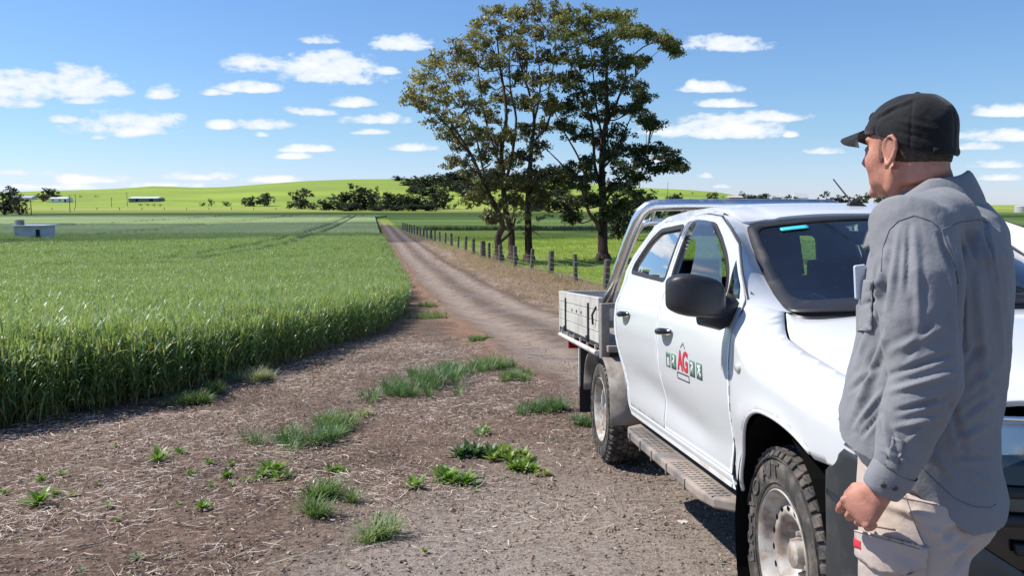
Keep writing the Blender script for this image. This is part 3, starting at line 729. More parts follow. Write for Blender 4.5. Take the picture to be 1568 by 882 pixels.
# pale regrowth hanging low on the third trunk
gum('gum_tree', 'broad dark gum standing apart, rightmost of the roadside trees', (723, 832), 59,
    [([(723, 832), (722, 790), (722, 740), (722, 680), (718, 600), (716, 520), (722, 440), (734, 370), (732, 280), (736, 180), (740, 90)], .48, .07, 0, 0, DK),
     ([(712, 745), (700, 715), (680, 690), (665, 650), (650, 600), (625, 570), (590, 530), (560, 500), (538, 478)], .22, .04, 0, -2.5, (1.7, 1.45, 1.3)),
     ([(665, 650), (662, 560), (640, 500), (600, 430), (570, 370), (550, 320)], .15, .04, -.5, 1, (1.1, .9, .8)),
     ([(650, 655), (620, 630), (590, 605), (575, 600)], .06, .02, -1, -2.5, PALE),
     ([(720, 620), (695, 530), (690, 430), (668, 340), (640, 260), (620, 170)], .20, .05, 0, -1.5, DK),
     ([(720, 450), (700, 340), (690, 240), (680, 140)], .13, .04, 0, 1.5, DK),
     ([(734, 400), (765, 330), (790, 260), (800, 200), (850, 150), (900, 135), (945, 148)], .15, .03, 0, -1, (.7, .65, .6)),
     ([(790, 270), (850, 220), (880, 180), (905, 160)], .06, .02, -.5, -1, DK),
     ([(722, 540), (770, 480), (800, 400), (830, 340)], .13, .04, 0, 1.5, DK),
     ([(722, 660), (760, 600), (810, 550), (870, 515), (930, 510), (965, 540)], .16, .03, 0, -1.5, DK)],
    [(620, 55, 50, 36), (675, 50, 48, 34), (735, 60, 50, 32), (780, 50, 34, 24), (800, 90, 28, 26), (600, 110, 44, 36), (650, 120, 50, 40), (710, 130, 50, 40), (765, 120, 40, 34), (830, 105, 30, 20), (865, 105, 34, 18), (905, 125, 34, 16), (938, 145, 24, 20), (955, 165, 16, 14),
     (590, 180, 40, 34), (640, 200, 50, 40), (700, 210, 48, 40), (755, 200, 44, 36), (800, 200, 34, 28), (840, 195, 30, 18), (600, 260, 40, 36), (655, 280, 48, 38), (715, 290, 48, 40), (775, 270, 44, 36), (825, 275, 36, 30), (850, 310, 30, 22),
     (600, 340, 36, 34), (650, 350, 44, 36), (700, 370, 44, 36), (770, 350, 46, 38), (830, 350, 40, 30), (860, 380, 28, 24), (875, 400, 18, 16), (600, 400, 30, 28), (650, 430, 36, 30), (700, 450, 36, 34), (770, 430, 36, 34), (790, 480, 40, 30), (840, 480, 34, 24), (880, 475, 36, 22), (920, 490, 36, 22), (955, 515, 26, 18), (970, 540, 16, 14),
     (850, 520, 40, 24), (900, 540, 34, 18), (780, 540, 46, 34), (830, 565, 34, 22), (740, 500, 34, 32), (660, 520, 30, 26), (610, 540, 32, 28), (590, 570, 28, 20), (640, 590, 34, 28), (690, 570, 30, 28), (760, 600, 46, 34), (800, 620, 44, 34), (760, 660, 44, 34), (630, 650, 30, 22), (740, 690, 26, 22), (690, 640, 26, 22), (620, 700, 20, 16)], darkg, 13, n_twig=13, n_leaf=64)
def bush(name, label, cat, pos, h, wd, seed, col, n=900, group=None, leafsize=None, trunk_h=.2, lobes=9, mat_=None, asp=1.0):
    """crown of leaf clumps on a forked stem; built at its true size, distance and depth"""
    random.seed(seed); x, y = pos; gz = H(x, y); root = thing(name, label, cat, (x, y, gz), random.uniform(0, 6.28), group)
    C = []; SP = []; CO = []; L = Limbs(); tz = h*trunk_h
    L.limb([Vector((0, 0, -.3)), Vector((wd*.02, 0, tz)), Vector((0, wd*.03, h*.55))], wd*.045+.03, wd*.02, 6)
    for i in range(lobes):
        a = random.random()*6.283; r = wd*.5*math.sqrt(random.random())*.80; zc = tz+(h-tz)*random.uniform(.08, .86)*(1-.30*(r/(wd*.5))); rl = wd*random.uniform(.17, .27)
        cc = Vector((r*math.cos(a), r*math.sin(a), min(zc, h-rl*.8))); L.limb([Vector((0, 0, tz*.8)), cc.lerp(Vector((0, 0, tz)), .5), cc], wd*.022, wd*.008, 5)
        t = random.uniform(.75, 1.3)
        for k in range(max(4, n//lobes//14)):
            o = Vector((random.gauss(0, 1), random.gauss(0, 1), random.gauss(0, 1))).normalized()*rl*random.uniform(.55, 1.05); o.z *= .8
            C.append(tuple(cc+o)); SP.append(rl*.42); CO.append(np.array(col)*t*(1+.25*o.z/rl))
    v, f, c = leaves(C, None, 14, SP, leafsize or wd*.075, CO, elong=1.7, droop=.3)
    mk('trunk', L.V, L.F, M_BARK, root, True, np.array(L.C)); mk('crown', v, f, mat_ or M_FAR, root, False, c)
    return root
def copy_tree(o, loc, rz, sc, label=None):
    r = o.copy(); COL.objects.link(r); r.location = loc; r.rotation_euler = (0, 0, rz); r.scale = sc
    if label: r['label'] = label
    for ch in list(o.children):
        c = ch.copy(); COL.objects.link(c); c.parent = r
    return r
# low pale tuft of regrowth at the foot of the gums: its own small shrub
t_ = px2w(805, 336, 56.6)
def tuft_at(px, py, Y, r, n, col, seed, parent_xy):
    random.seed(seed); C = []; SP = []; CO = []
    for i in range(n):
        o = Vector((random.gauss(0, 1), random.gauss(0, .8), random.gauss(0, .62)))*r*.5; p = px2w(px, py, Y)+o; C.append(tuple(p)); SP.append(.2); CO.append(np.array(col)*random.uniform(.7, 1.4))
    return C, SP, CO
third = [o for o in bpy.data.objects if o.type == 'EMPTY' and 'third' in o.get('label', '')][0]
C, SP, CO = tuft_at(803, 333, 56.4, 1.5, 60, (.20, .19, .085), 77, None)
v, f, c = leaves(C, None, 16, SP, .17, CO); mk('regrowth', v-np.array(third.location), f, M_LEAF, third, False, c)

def W(px, y, Y=None):                                # ground position under a pixel column at depth Y
    dx, dy, _ = px2dir(px, y); return (dx/dy*Y, Y)
def fixY(px, yb, Y):                                 # where the ground really lies under that point
    if Y < 450: return Y
    g_ = gpx(px, yb); return g_.y if 420 < g_.y < 870 else Y
def by_px(px, ytop, ybot, wpx, Y):
    Y = fixY(px, ybot, Y); x, _ = W(px, ybot, Y); gz = H(x, Y); h = max((ybot-ytop)/FPX*Y, px2w(px, ytop, Y).z-gz); return (x, Y), h, wpx/FPX*Y
DG = (.036, .048, .023); MG = (.052, .066, .028); BR = (.085, .060, .045)
far = [ # px, ytop, ybot, width px, Y, colour, label
 (6, 278, 326, 46, 330, DG, 'large dark tree cut by the left edge of the photo'),
 (30, 296, 325, 28, 320, BR, 'brownish bush beside the large dark tree at left edge'),
 (80, 284, 309, 26, 520, MG, 'tall tree behind the white house on the left'),
 (66, 296, 309, 18, 515, BR, 'low brown bush left of the white house'),
 (382, 298, 316, 22, 520, DG, 'rounded dark tree at the left end of the field boundary'),
 (405, 293, 316, 28, 522, MG, 'taller loose tree touching the rounded dark one'),
 (324, 303, 316, 12, 520, MG, 'pale little bush on the far pasture left of two trees'),
 (346, 308, 316, 14, 520, BR, 'small brown shrub on the far pasture'),
 (310, 309, 316, 10, 520, DG, 'tiny dark bush on the far pasture near the shed'),
 (461, 283, 320, 34, 500, DG, 'tall dark tree standing alone left of the tree belt'),
 (443, 305, 320, 20, 498, MG, 'low scrubby bush at the foot of the lone dark tree'),
 (479, 310, 321, 22, 498, DG, 'low dark bush between the lone tree and the belt')]
protos = []
for i, (px, yt, yb, wp_, Y, c_, lb) in enumerate(far):
    p, h, w_ = by_px(px, yt, yb, wp_, Y)
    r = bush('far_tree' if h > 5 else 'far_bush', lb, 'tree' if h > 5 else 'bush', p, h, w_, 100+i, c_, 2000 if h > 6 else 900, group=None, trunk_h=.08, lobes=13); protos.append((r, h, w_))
# the belt of dark gums at the end of the fields and the wooded knoll above it
belt = [(500, 303, 322, 26, 498), (520, 292, 322, 34, 500), (546, 282, 322, 36, 505), (572, 287, 320, 20, 515), (560, 300, 322, 30, 499), (592, 290, 321, 30, 502), (612, 297, 321, 28, 500), (628, 295, 321, 28, 503), (645, 296, 321, 28, 500), (662, 292, 321, 30, 504), (680, 290, 320, 30, 506), (536, 310, 323, 34, 494), (580, 312, 323, 34, 494), (606, 312, 323, 30, 493), (632, 312, 323, 30, 494), (655, 311, 323, 30, 494),
        (610, 270, 277, 16, 880), (624, 274, 284, 20, 860), (640, 272, 290, 24, 820), (655, 271, 286, 24, 830), (668, 268, 283, 24, 850), (684, 264, 282, 28, 860), (700, 263, 282, 28, 870), (716, 265, 284, 28, 850), (636, 284, 297, 26, 760), (652, 288, 300, 26, 740), (690, 276, 292, 30, 800), (708, 280, 300, 30, 780), (722, 284, 304, 30, 760), (740, 268, 286, 30, 860), (760, 268, 288, 30, 850), (734, 290, 306, 28, 740), (668, 286, 300, 24, 760), (782, 272, 292, 34, 840), (806, 274, 294, 34, 840), (832, 278, 298, 34, 820), (860, 282, 300, 34, 800), (780, 294, 312, 34, 600), (840, 292, 318, 40, 420), (870, 296, 318, 40, 430), (815, 296, 316, 40, 440)]
base_t = [bush('belt_tree', '', 'tree', (0, 0), 12, 12, 300+i, DG if i % 2 else (.030, .040, .018), 2200, group='dark trees closing off the far fields', trunk_h=.03, lobes=16) for i in range(4)]
used = [False]*4
ORD = ['first', 'second', 'third', 'fourth', 'fifth', 'sixth', 'seventh', 'eighth', 'ninth', 'tenth', 'eleventh', 'twelfth', 'thirteenth', 'fourteenth', 'fifteenth', 'sixteenth', 'seventeenth', 'eighteenth', 'nineteenth', 'twentieth']
def zone(Y): return 0 if (Y < 520 and Y > 460) else (1 if Y > 700 else 2)
rank = {}
for z_ in (0, 1, 2):
    for j, t_ in enumerate(sorted([b for b in belt if zone(b[4]) == z_], key=lambda b: (b[0], b[1]))): rank[t_] = j
for i, (px, yt, yb, wp_, Y) in enumerate(belt):
    (x, y), h, w_ = by_px(px, yt, yb, wp_, Y); k = i % 4
    if Y > 700:
        Y0_ = Y; gp_ = gpx(px, yb); Yn = min(gp_.y, 890); x, y = px2dir(px, yb)[0]/px2dir(px, yb)[1]*Yn, Yn; h, w_ = (yb-yt+2)/FPX*Yn, wp_*1.15/FPX*Yn
    s = (w_/12*1.12, w_/12*1.12, h/12*1.06); rz = random.uniform(0, 6.28)
    o_ = ORD[rank[(px, yt, yb, wp_, Y)] % 20]+(' from the left' if rank[(px, yt, yb, wp_, Y)] < 20 else ' counting on past the twentieth'); lb = ['dark tree of the belt ending the fields, '+o_, 'dark tree of the hilltop wood above the track, '+o_, 'dark tree seen behind the roadside gum trunks, '+o_][zone(Y)]
    gz = H(x, y)
    if not used[k]:
        r = base_t[k]; r.location = (x, y, gz); r.rotation_euler = (0, 0, rz); r.scale = s; r['label'] = lb; used[k] = True
    else: r = copy_tree(base_t[k], (x, y, gz), rz, s, lb)
    r['group'] = ['dark trees of the belt at the end of the fields', 'dark trees of the hilltop wood', 'dark trees behind the roadside gums'][zone(Y)]
right = [(975, 278, 330, 60, 95, DG, 'dense dark pine behind the rightmost roadside gum'), (948, 284, 326, 44, 98, DG, 'second dense dark pine close behind the rightmost gum'),
 (1037, 287, 318, 44, 250, (.035, .048, .022), 'rounded dark tree on the pasture above the tray of the ute'),
 (1010, 296, 318, 26, 240, MG, 'smaller bush just left of the rounded tree above the ute'),
 (1086, 294, 306, 10, 560, BR, 'thin brown sapling on the right-hand slope'), (1095, 292, 306, 12, 560, MG, 'narrow tree beside the thin sapling on the slope'),
 (1137, 290, 305, 11, 520, DG, 'narrow upright tree right of the low farmhouse'), (1152, 297, 307, 20, 500, DG, 'dark bush right of the upright tree'), (1170, 296, 307, 22, 500, MG, 'rounded bush in the row over the ute roof'),
 (1190, 295, 307, 22, 500, DG, 'dark bush in the middle of the row over the ute roof'), (1206, 294, 307, 20, 500, DG, 'dark bush at right end of the row over the ute roof'), (1217, 290, 307, 12, 500, DG, 'upright dark tree just left of the white roof'),
 (1248, 293, 311, 30, 330, MG, 'olive bush right of the white roof'), (1266, 291, 313, 34, 320, BR, 'red-brown bush behind the ute aerial'), (1292, 294, 315, 40, 300, BR, 'wide red-brown bush left of the man'), (1318, 293, 308, 34, 420, MG, 'olive hedge tree behind the brim of the man\'s chin'), (1350, 294, 309, 34, 430, MG, 'olive hedge tree hidden by the man\'s neck'),
 (1492, 297, 313, 30, 520, DG, 'dark tree on the skyline behind the man\'s shoulder')]
for i, (px, yt, yb, wp_, Y, c_, lb) in enumerate(right):
    p, h, w_ = by_px(px, yt, yb, wp_, Y)
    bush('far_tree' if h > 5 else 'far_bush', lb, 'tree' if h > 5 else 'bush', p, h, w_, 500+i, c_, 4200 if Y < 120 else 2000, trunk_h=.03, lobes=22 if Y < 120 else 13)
# ---- post and wire fence
M_POST = mat('weathered_post', (.115, .095, .082), .9, var=.5, vscale=9, bumps=((30, .8, .02), (6, .4, .03)))
M_WIRE = mat('wire', (.35, .34, .33), .5, metal=.8)
random.seed(5)
fence = thing('post_and_wire_fence', 'weathered timber post and wire fence running beside the track', 'fence', (10.2-.2*28, 28, H(10.2-.2*28, 28)))
fl = Vector(fence.location); tops = []
y = 28.0; i = 0
while y < 146:
    x = 10.2-.2*y; gz = H(x, y); big = i in (8,); h = random.uniform(1.2, 1.32)*(1.08 if big else 1); r = random.uniform(.125, .155)*(1.5 if big else 1)
    B = MB(); tx, ty = random.gauss(0, .03), random.gauss(0, .03)
    B.tube([(0, 0, -.25), (tx*.3, ty*.3, h*.4), (tx, ty, h-.02), (tx, ty, h)], [r*1.05, r, r*.93, r*.7], 9, ell=random.uniform(.75, 1))
    B.build('post', M_POST, fence, auto=40, loc=Vector((x, y, gz))-fl); tops.append(Vector((x, y, gz)))
    y += 4.5+random.uniform(-.25, .25); i += 1
    if i == 8: y -= 2.0
B = MB()
for k, hh in enumerate((.25, .45, .68, .92)):
    B.tube([p-fl+Vector((-.10, 0, hh)) for p in tops], .006, 4)
B.build('wire', M_WIRE, fence)
# cross fence on the far side of the paddock
def far_fence(name, label, a, b, step, h, r, wires=(.5, .9)):
    t = thing(name, label, 'fence', (a[0], a[1], H(*a))); l = Vector(t.location); n = int(math.hypot(b[0]-a[0], b[1]-a[1])/step); T = []
    for i in range(n+1):
        x = a[0]+(b[0]-a[0])*i/n; y = a[1]+(b[1]-a[1])*i/n; z = H(x, y); B = MB(); B.tube([(0, 0, -.2), (0, 0, h*random.uniform(.9, 1.1))], r, 6); B.build('post', M_POST, t, loc=Vector((x, y, z))-l); T.append(Vector((x, y, z)))
    B = MB()
    for w_ in wires: B.tube([p-l+Vector((0, 0, w_)) for p in T], .012, 4)
    B.build('wire', M_WIRE, t)
far_fence('paddock_fence', 'thin far post fence crossing the paddock behind the gums', (4, 132), (46, 128), 4.2, 1.25, .07)
far_fence('boundary_fence', 'thin post fence across the pasture right of the man', (70, 118), (140, 112), 7, 1.3, .07)
far_fence('farm_fence', 'faint fence line below the white house on the left', (-330, 470), (-120, 476), 12, 1.4, .16, (.6, 1.1))
# ---- farm buildings far off
M_WALLW = mat('white_paint', (.72, .73, .74), .6, var=.08, vscale=2); M_ROOFW = mat('pale_roof', (.66, .67, .68), .45, metal=.2)
M_SHED = mat('shed_green', (.13, .17, .165), .6, var=.15, vscale=1); M_ROOF = mat('roof_grey', (.42, .42, .42), .5); M_DARK = mat('dark_opening', (.012, .012, .014), .8)
M_TANK = mat('concrete_tank', (.36, .33, .31), .85, dirt=((.16, .13, .11), 1.3, .4, .7), bumps=((6, .3, .03),))
M_HUT = mat('hut_wall', (.55, .57, .60), .7, var=.12, vscale=1.5, dirt=((.32, .33, .35), 1.1, .5, .8)); M_BRICK = mat('brick', (.30, .17, .11), .85, var=.2)
def house(name, label, px, yb, Y, wpx, wall_px, roof_px, wallm, roofm, depth=8, openings=(), gable=True, rz=0):
    (x, y), _, w_ = by_px(px, yb, yb, wpx, Y); k = y/FPX; gz = H(x, y); hw = wall_px*k; hr = roof_px*k
    t = thing(name, label, 'building', (x, y, gz), rz)
    B = MB(); B.box((0, 0, hw/2-.3), (w_, depth, hw+.6)); B.build('wall', wallm, t)
    B = MB(); e = .35; a = w_/2+e; d = depth/2+e
    if gable: B.add([(-a, -d, hw), (a, -d, hw), (a, d, hw), (-a, d, hw), (-a+.0, 0, hw+hr), (a-.0, 0, hw+hr)], [(0, 1, 5, 4), (2, 3, 4, 5), (0, 4, 3), (1, 2, 5), (0, 3, 2, 1)])
    else: B.add([(-a, -d, hw+.02), (a, -d, hw+.02), (a, d, hw+.02), (-a, d, hw+.02), (-a, -d, hw+hr*.5), (a, -d, hw+hr*.5), (a, d, hw+hr), (-a, d, hw+hr)], [(0, 1, 5, 4), (1, 2, 6, 5), (2, 3, 7, 6), (3, 0, 4, 7), (4, 5, 6, 7), (3, 2, 1, 0)])
    B.build('roof', roofm, t)
    for (ox, ow, oh, oz, nm) in openings:
        B = MB(); B.box((ox*w_, -depth/2-.04, oz*hw+oh*hw/2), (ow*w_, .12, oh*hw)); B.build(nm, M_DARK, t)
    return t
house('white_house', 'white farmhouse with pale roof beside the tall tree, left', 94, 309.5, 500, 26, 5.5, 2.5, M_WALLW, M_ROOFW, 9, [(-.3, .08, .4, .35, 'window'), (.1, .08, .4, .35, 'window'), (.42, .1, .8, 0, 'door')])
house('long_shed', 'long grey-green farm shed with white roof, left middle distance', 225, 309, 520, 43, 4.5, 2.6, M_SHED, M_ROOFW, 14, [(-.2, .1, .8, 0, 'door'), (.3, .14, .8, 0, 'door')])
house('low_shed', 'pale low shed roof left of the white farmhouse', 38, 306, 560, 30, 3, 3, M_WALLW, M_ROOF, 9)
house('low_farmhouse', 'low brown farmhouse with pale roof on the right slope', 1125, 305.5, 540, 20, 3, 3, M_BRICK, mat('tan_roof', (.5, .44, .36), .7), 9, [(-.2, .1, .5, .3, 'window'), (.2, .1, .5, .3, 'window')])
house('white_cottage', 'white-roofed cottage among bushes over the ute roof', 1225, 311, 520, 20, 8, 7, M_WALLW, M_ROOFW, 8, [(0, .12, .5, .3, 'window')])
hut = house('pump_hut', 'small pale hut with flat roof in the left crop', 54, 361, 88, 40, 27, 2, M_HUT, M_ROOFW, 3.0, [(.36, .13, .82, 0, 'door')], gable=False, rz=.08)
# raised water tank on a stand beside the hut
(x, y), _, _ = by_px(31, 361, 361, 14, 87.5); gz = H(x, y); tk = thing('water_tank', 'round concrete-grey water tank on a legged stand beside the hut', 'water tank', (x, y, gz)); k = 87.5/FPX
B = MB(); B.lathe([(0, 24*k), (6.5*k, 24*k), (6.5*k, 35.5*k), (5.8*k, 36.5*k), (0, 36.8*k)], 20, 'Z'); B.build('tank', M_TANK, tk, auto=40)
for sx in (-1, 1):
    for sy in (-1, 1):
        B = MB(); B.tube([(sx*5.6*k, sy*5.6*k, -.2), (sx*4.6*k, sy*4.6*k, 24*k)], .07, 6); B.build('leg', M_DARK, tk)
B = MB(); B.tube([(-5.5*k, -5.5*k, 1*k), (5*k, -5*k, 23*k)], .04, 5); B.tube([(5.5*k, -5.5*k, 1*k), (-5*k, -5*k, 23*k)], .04, 5); B.build('brace', M_DARK, tk)
(x, y), _, _ = by_px(1566, 315, 315, 14, 420); st = thing('silo_tank', 'pale grey tank on the skyline at the right edge', 'tank', (x, y, H(x, y))); k = 420/FPX
B = MB(); B.lathe([(0, -.5), (11*k, -.5), (11*k, 9*k), (10*k, 10*k), (0, 11*k)], 20, 'Z'); B.build('tank', M_ROOF, st, auto=40)
B = MB(); B.lathe([(11.2*k, 8.2*k), (11.25*k, 8.2*k), (11.25*k, 9*k), (11.2*k, 9*k)], 20, 'Z', closed=True); B.build('rim', M_ROOFW, st)
# power poles
M_POLE = mat('pole_wood', (.14, .11, .09), .85)
for (px, yt, yb, Y, lb) in [(48, 306, 327, 330, 'power pole in front of the low shed on the left'), (107, 299, 319, 420, 'power pole right of the white farmhouse'), (116, 298, 318, 460, 'further power pole right of the white farmhouse'), (171, 303, 317, 470, 'short power pole left of the long shed'), (195, 295, 316, 470, 'tall power pole just left of the long shed'), (1022, 280, 316, 600, 'thin mast above the rounded tree on the right')]:
    (x, y), h, _ = by_px(px, yt, yb, 1, Y); t = thing('power_pole', lb, 'pole', (x, y, H(x, y)), group='power poles and mast far off')
    B = MB(); B.tube([(0, 0, -.5), (0, 0, h*1.02)], [.2, .13], 7); B.build('pole', M_POLE, t)
    if 'mast' not in lb: B = MB(); B.box((0, 0, h*.94), (2.0, .14, .14)); B.build('crossarm', M_POLE, t)
# hedge bushes in front of the long shed
for i, (px, wp_) in enumerate([(216, 9), (226, 9), (236, 9), (244, 8)]):
    p, h, w_ = by_px(px, 311.5, 315.5, wp_, 500); bush('hedge_bush', ['green clipped bush at left end below the long shed', 'green-brown bush second from left below the long shed', 'orange-brown bush third from left below the long shed', 'orange-brown bush at right end below the long shed'][i], 'bush', p, h, w_, 700+i, (MG, MG, BR, BR)[i], 260, trunk_h=.1, lobes=4)
# hedge of dark grass where the paddock meets the crop beyond: one mass
hl = [grass_patch(900+s, 60, .8, .8, [(.05, .08, .02), (.07, .10, .03)], wd=.05) for s in range(2)]
P = np.array([(x_, 143+RNG.uniform(-.8, .8)) for x_ in np.arange(-14, 95, .9)]); n = len(P)
hg = scatter('rank_grass', hl, [M_GRASS], np.stack([P[:, 0], P[:, 1], hgt(P[:, 0], P[:, 1])], -1), np.stack([np.zeros(n), np.zeros(n), RNG.uniform(0, 6.28, n)], -1), np.stack([np.ones(n)*1.2]*3, -1), RNG.integers(0, 2, n)); hg['label'] = 'dark line of rank grass at the far edge of the paddock'
# cut and crown the gaps: small shrubs dotting the far slopes
for i, (px, yt, yb) in enumerate([(968, 289, 294), (985, 290, 294), (998, 288, 292), (1060, 292, 297), (1108, 299, 304), (124, 299, 303), (148, 299, 302)]):
    p, h, w_ = by_px(px, yt, yb, 8, 700); bush('slope_bush', ['little bush high on the right slope, first from the gum', 'little bush high on the right slope, second from the gum', 'little bush high on the right slope, third from the gum', 'little bush right of the rounded tree on the right', 'little bush left of the low brown farmhouse', 'dark little bush right of the white farmhouse', 'dark little bush midway to the long shed'][i], 'bush', p, h, w_, 760+i, MG, 200, trunk_h=.1, lobes=3)
# ================================================= the white ute (car frame: u forward, v to its right side, w up)
YAW, PIT = .09, .0765
Fh = Vector((math.sin(YAW), -math.cos(YAW), 0)); Lf = Vector((math.cos(YAW), math.sin(YAW), 0))
Fw = Fh*math.cos(PIT)+Vector((0, 0, math.sin(PIT))); Upv = Vector((0, 0, 1))*math.cos(PIT)-Fh*math.sin(PIT)
ute = thing('ute', 'white dual-cab ute with aluminium tray, parked on the gravel beside the man', 'ute')
ute.matrix_world = Matrix.Translation((1.8125, 2.909, -1.598+CAMH)) @ Matrix([[Fw.x, Lf.x, Upv.x, 0], [Fw.y, Lf.y, Upv.y, 0], [Fw.z, Lf.z, Upv.z, 0], [0, 0, 0, 1]])
def P3(u, v, w_): return (u, -v, w_)
M_PAINT = mat('white_car_paint', (.65, .665, .675), .32, coat=.55, var=.0, dirt=((.60, .56, .52), 5, .60, .95))
M_SILLP = mat('dusty_white_paint', (.78, .78, .77), .35, coat=.6, dirt=((.45, .37, .31), 4, .42, .8))
M_BLK = mat('black_plastic', (.022, .022, .024), .42, dirt=((.10, .085, .075), 6, .5, .95))
M_CLAD = mat('dark_cladding', (.028, .032, .037), .4, dirt=((.13, .115, .10), 5, .45, .9), bumps=((180, .15, .002),))
M_GLOSS = mat('gloss_black', (.008, .008, .009), .12, coat=.5); M_VOID = mat('dark_void', (.006, .006, .006), .95, spec=.1)
M_RUB = mat('seal_and_gap_black', (.018, .018, .019), .7); M_CHROME = mat('polished_steel', (.90, .90, .90), .27, metal=1, dirt=((.50, .47, .43), 9, .5, .9), bumps=((25, .05, .004),))
M_ALU = mat('aluminium_board', (.60, .58, .53), .55, metal=.1, dirt=((.36, .32, .28), 4, .42, .75), bumps=((14, .1, .004),))
M_ALU2 = mat('dusty_alloy', (.33, .30, .27), .75, metal=.2, dirt=((.20, .165, .14), 6, .4, .7), bumps=((40, .3, .003),))
M_TYRE = mat('tyre_rubber', (.040, .038, .036), .8, dirt=((.20, .165, .135), 11, .38, .74), bumps=((90, .35, .002),))
M_TYRE2 = mat('tyre_letters', (.075, .07, .066), .75, dirt=((.19, .16, .135), 14, .4, .8))
M_RIM = mat('painted_rim', (.50, .475, .44), .5, dirt=((.24, .18, .135), 9, .38, .66), bumps=((60, .1, .002),))
M_STEP = mat('dusty_step', (.16, .145, .135), .7, dirt=((.34, .275, .23), 5, .35, .65), bumps=((70, .3, .002),))
M_SEAT = mat('seat_cloth', (.018, .018, .02), .85); M_DASH = mat('dash_plastic', (.085, .09, .09), .7)
def glassmat(name, tint=(.75, .86, .84), refl=1.0, rough=.0, dirt=0.0, alpha_dark=0):
    m = bpy.data.materials.new(name); m.use_nodes = True; nt = m.node_tree; nt.nodes.clear(); q = G(nt)
    t = q.n('ShaderNodeBsdfTransparent'); t.inputs[0].default_value = col4(tint); gl = q.n('ShaderNodeBsdfGlossy'); gl.inputs['Roughness'].default_value = rough; gl.inputs[0].default_value = (1, 1, 1, 1)
    fr = q.n('ShaderNodeFresnel'); fr.inputs[0].default_value = 1.52; f = q.m('MULTIPLY', fr.outputs[0], refl, clamp=True)
    mx = q.n('ShaderNodeMixShader'); q.put(mx.inputs[0], f); nt.links.new(t.outputs[0], mx.inputs[1]); nt.links.new(gl.outputs[0], mx.inputs[2]); out = mx.outputs[0]
    if dirt:
        co = q.n('ShaderNodeTexCoord').outputs['Object']; d = q.n('ShaderNodeBsdfDiffuse'); d.inputs[0].default_value = (.55, .5, .45, 1)
        m2 = q.n('ShaderNodeMixShader'); q.put(m2.inputs[0], q.m('ADD', q.m('MULTIPLY', q.ss(q.noise(co, 45, 4, .7), .60, .78), dirt), dirt*.12)); nt.links.new(out, m2.inputs[1]); nt.links.new(d.outputs[0], m2.inputs[2]); out = m2.outputs[0]
    o = q.n('ShaderNodeOutputMaterial'); nt.links.new(out, o.inputs[0]); return m
M_GLASSD = glassmat('tinted_glass', (.10, .13, .13), 2.0); M_GLASS = glassmat('window_glass', (.62, .74, .74), 2.6, dirt=.10); M_SHIELD = glassmat('smoked_visor', (.50, .54, .64), 1.1, .03, dirt=.22); M_WS = glassmat('windscreen_glass', (.72, .86, .78), 1.1, dirt=.07)
# --- surfaces
_w = np.array([.40, .50, .56, .62, .68, .76, .84, .92, 1.00, 1.08, 1.15, 1.22, 1.30, 1.36, 1.50, 1.62, 1.68, 1.74])
_v = np.array([.86, .885, .905, .908, .906, .918, .930, .936, .938, .930, .910, .880, .842, .822, .755, .690, .655, .60])
def VD(w_): return np.interp(w_, _w, _v)
_wf = np.linspace(.4, 1.74, 400); _vs = np.interp(_wf, _w, _v); _k = 19
_vs = np.convolve(np.pad(_vs, _k//2, mode='edge'), np.ones(_k)/_k, 'valid')
def wE(u): return np.interp(u, [-.5, -.36, -.30, -.24, -.22, -.20, -.17, -.14, -.10, -.05, .0, .1, .2, .34, .6, .8], [1.42, 1.255, 1.238, 1.218, 1.195, 1.175, 1.155, 1.141, 1.130, 1.121, 1.114, 1.101, 1.087, 1.066, 1.03, 1.0])
def vE(u): return np.interp(u, [-.5, -.36, -.30, -.24, -.18, -.1, .1, .34, .6, .7, .8], [.86, .84, .79, .752, .775, .80, .82, .83, .825, .80, .72])
def nose(u): return np.interp(u, [.2, .35, .5, .6, .7, .8, .87], [0, .004, .022, .05, .10, .19, .30])
def V(u, w_):
    u = np.asarray(u, float); w_ = np.asarray(w_, float)
    vd = np.interp(w_, _wf, _vs)
    s = np.clip((w_-(wE(u)-.15))/.15, 0, 1.1); base = .937-nose(u); vf = base-(base-np.minimum(vE(u), base))*s**2.3
    kk = np.clip((.95-w_)/.30, 0, 1); kk = kk*kk*(3-2*kk); vf = vf*(1-kk)+(np.interp(w_, _wf, _vs)+.006-nose(u))*kk
    t = np.clip((u+.42)/.18, 0, 1); t = t*t*(3-2*t); v = vd*(1-t)+vf*t
    r = np.hypot(u, w_-.375); v = v+.012*np.exp(-((r-.50)/.05)**2)*np.clip((w_-.4)/.2, 0, 1)*np.clip((u+.345)/.14, 0, 1)
    # pressed character lines along the doors
    ln = 1.115+.05*(-u-.4)/2.0; v = v+.005*np.exp(-((w_-ln)/.04)**2)*np.clip((-u-.45)/.3, 0, 1)
    lw = .60+.12*np.clip((-u-.5)/1.2, 0, 1); v = v-.012*np.exp(-((w_-lw-.035)/.075)**2)*np.clip((-u-.40)/.4, 0, 1)*np.clip((u+2.3)/.5, 0, 1)
    return v
def dense(poly, step=.03):
    out = []
    for i, a in enumerate(poly):
        b = poly[(i+1) % len(poly)]; n = max(1, int(math.dist(a, b)/step))
        for k in range(n): out.append((a[0]+(b[0]-a[0])*k/n, a[1]+(b[1]-a[1])*k/n))
    return out
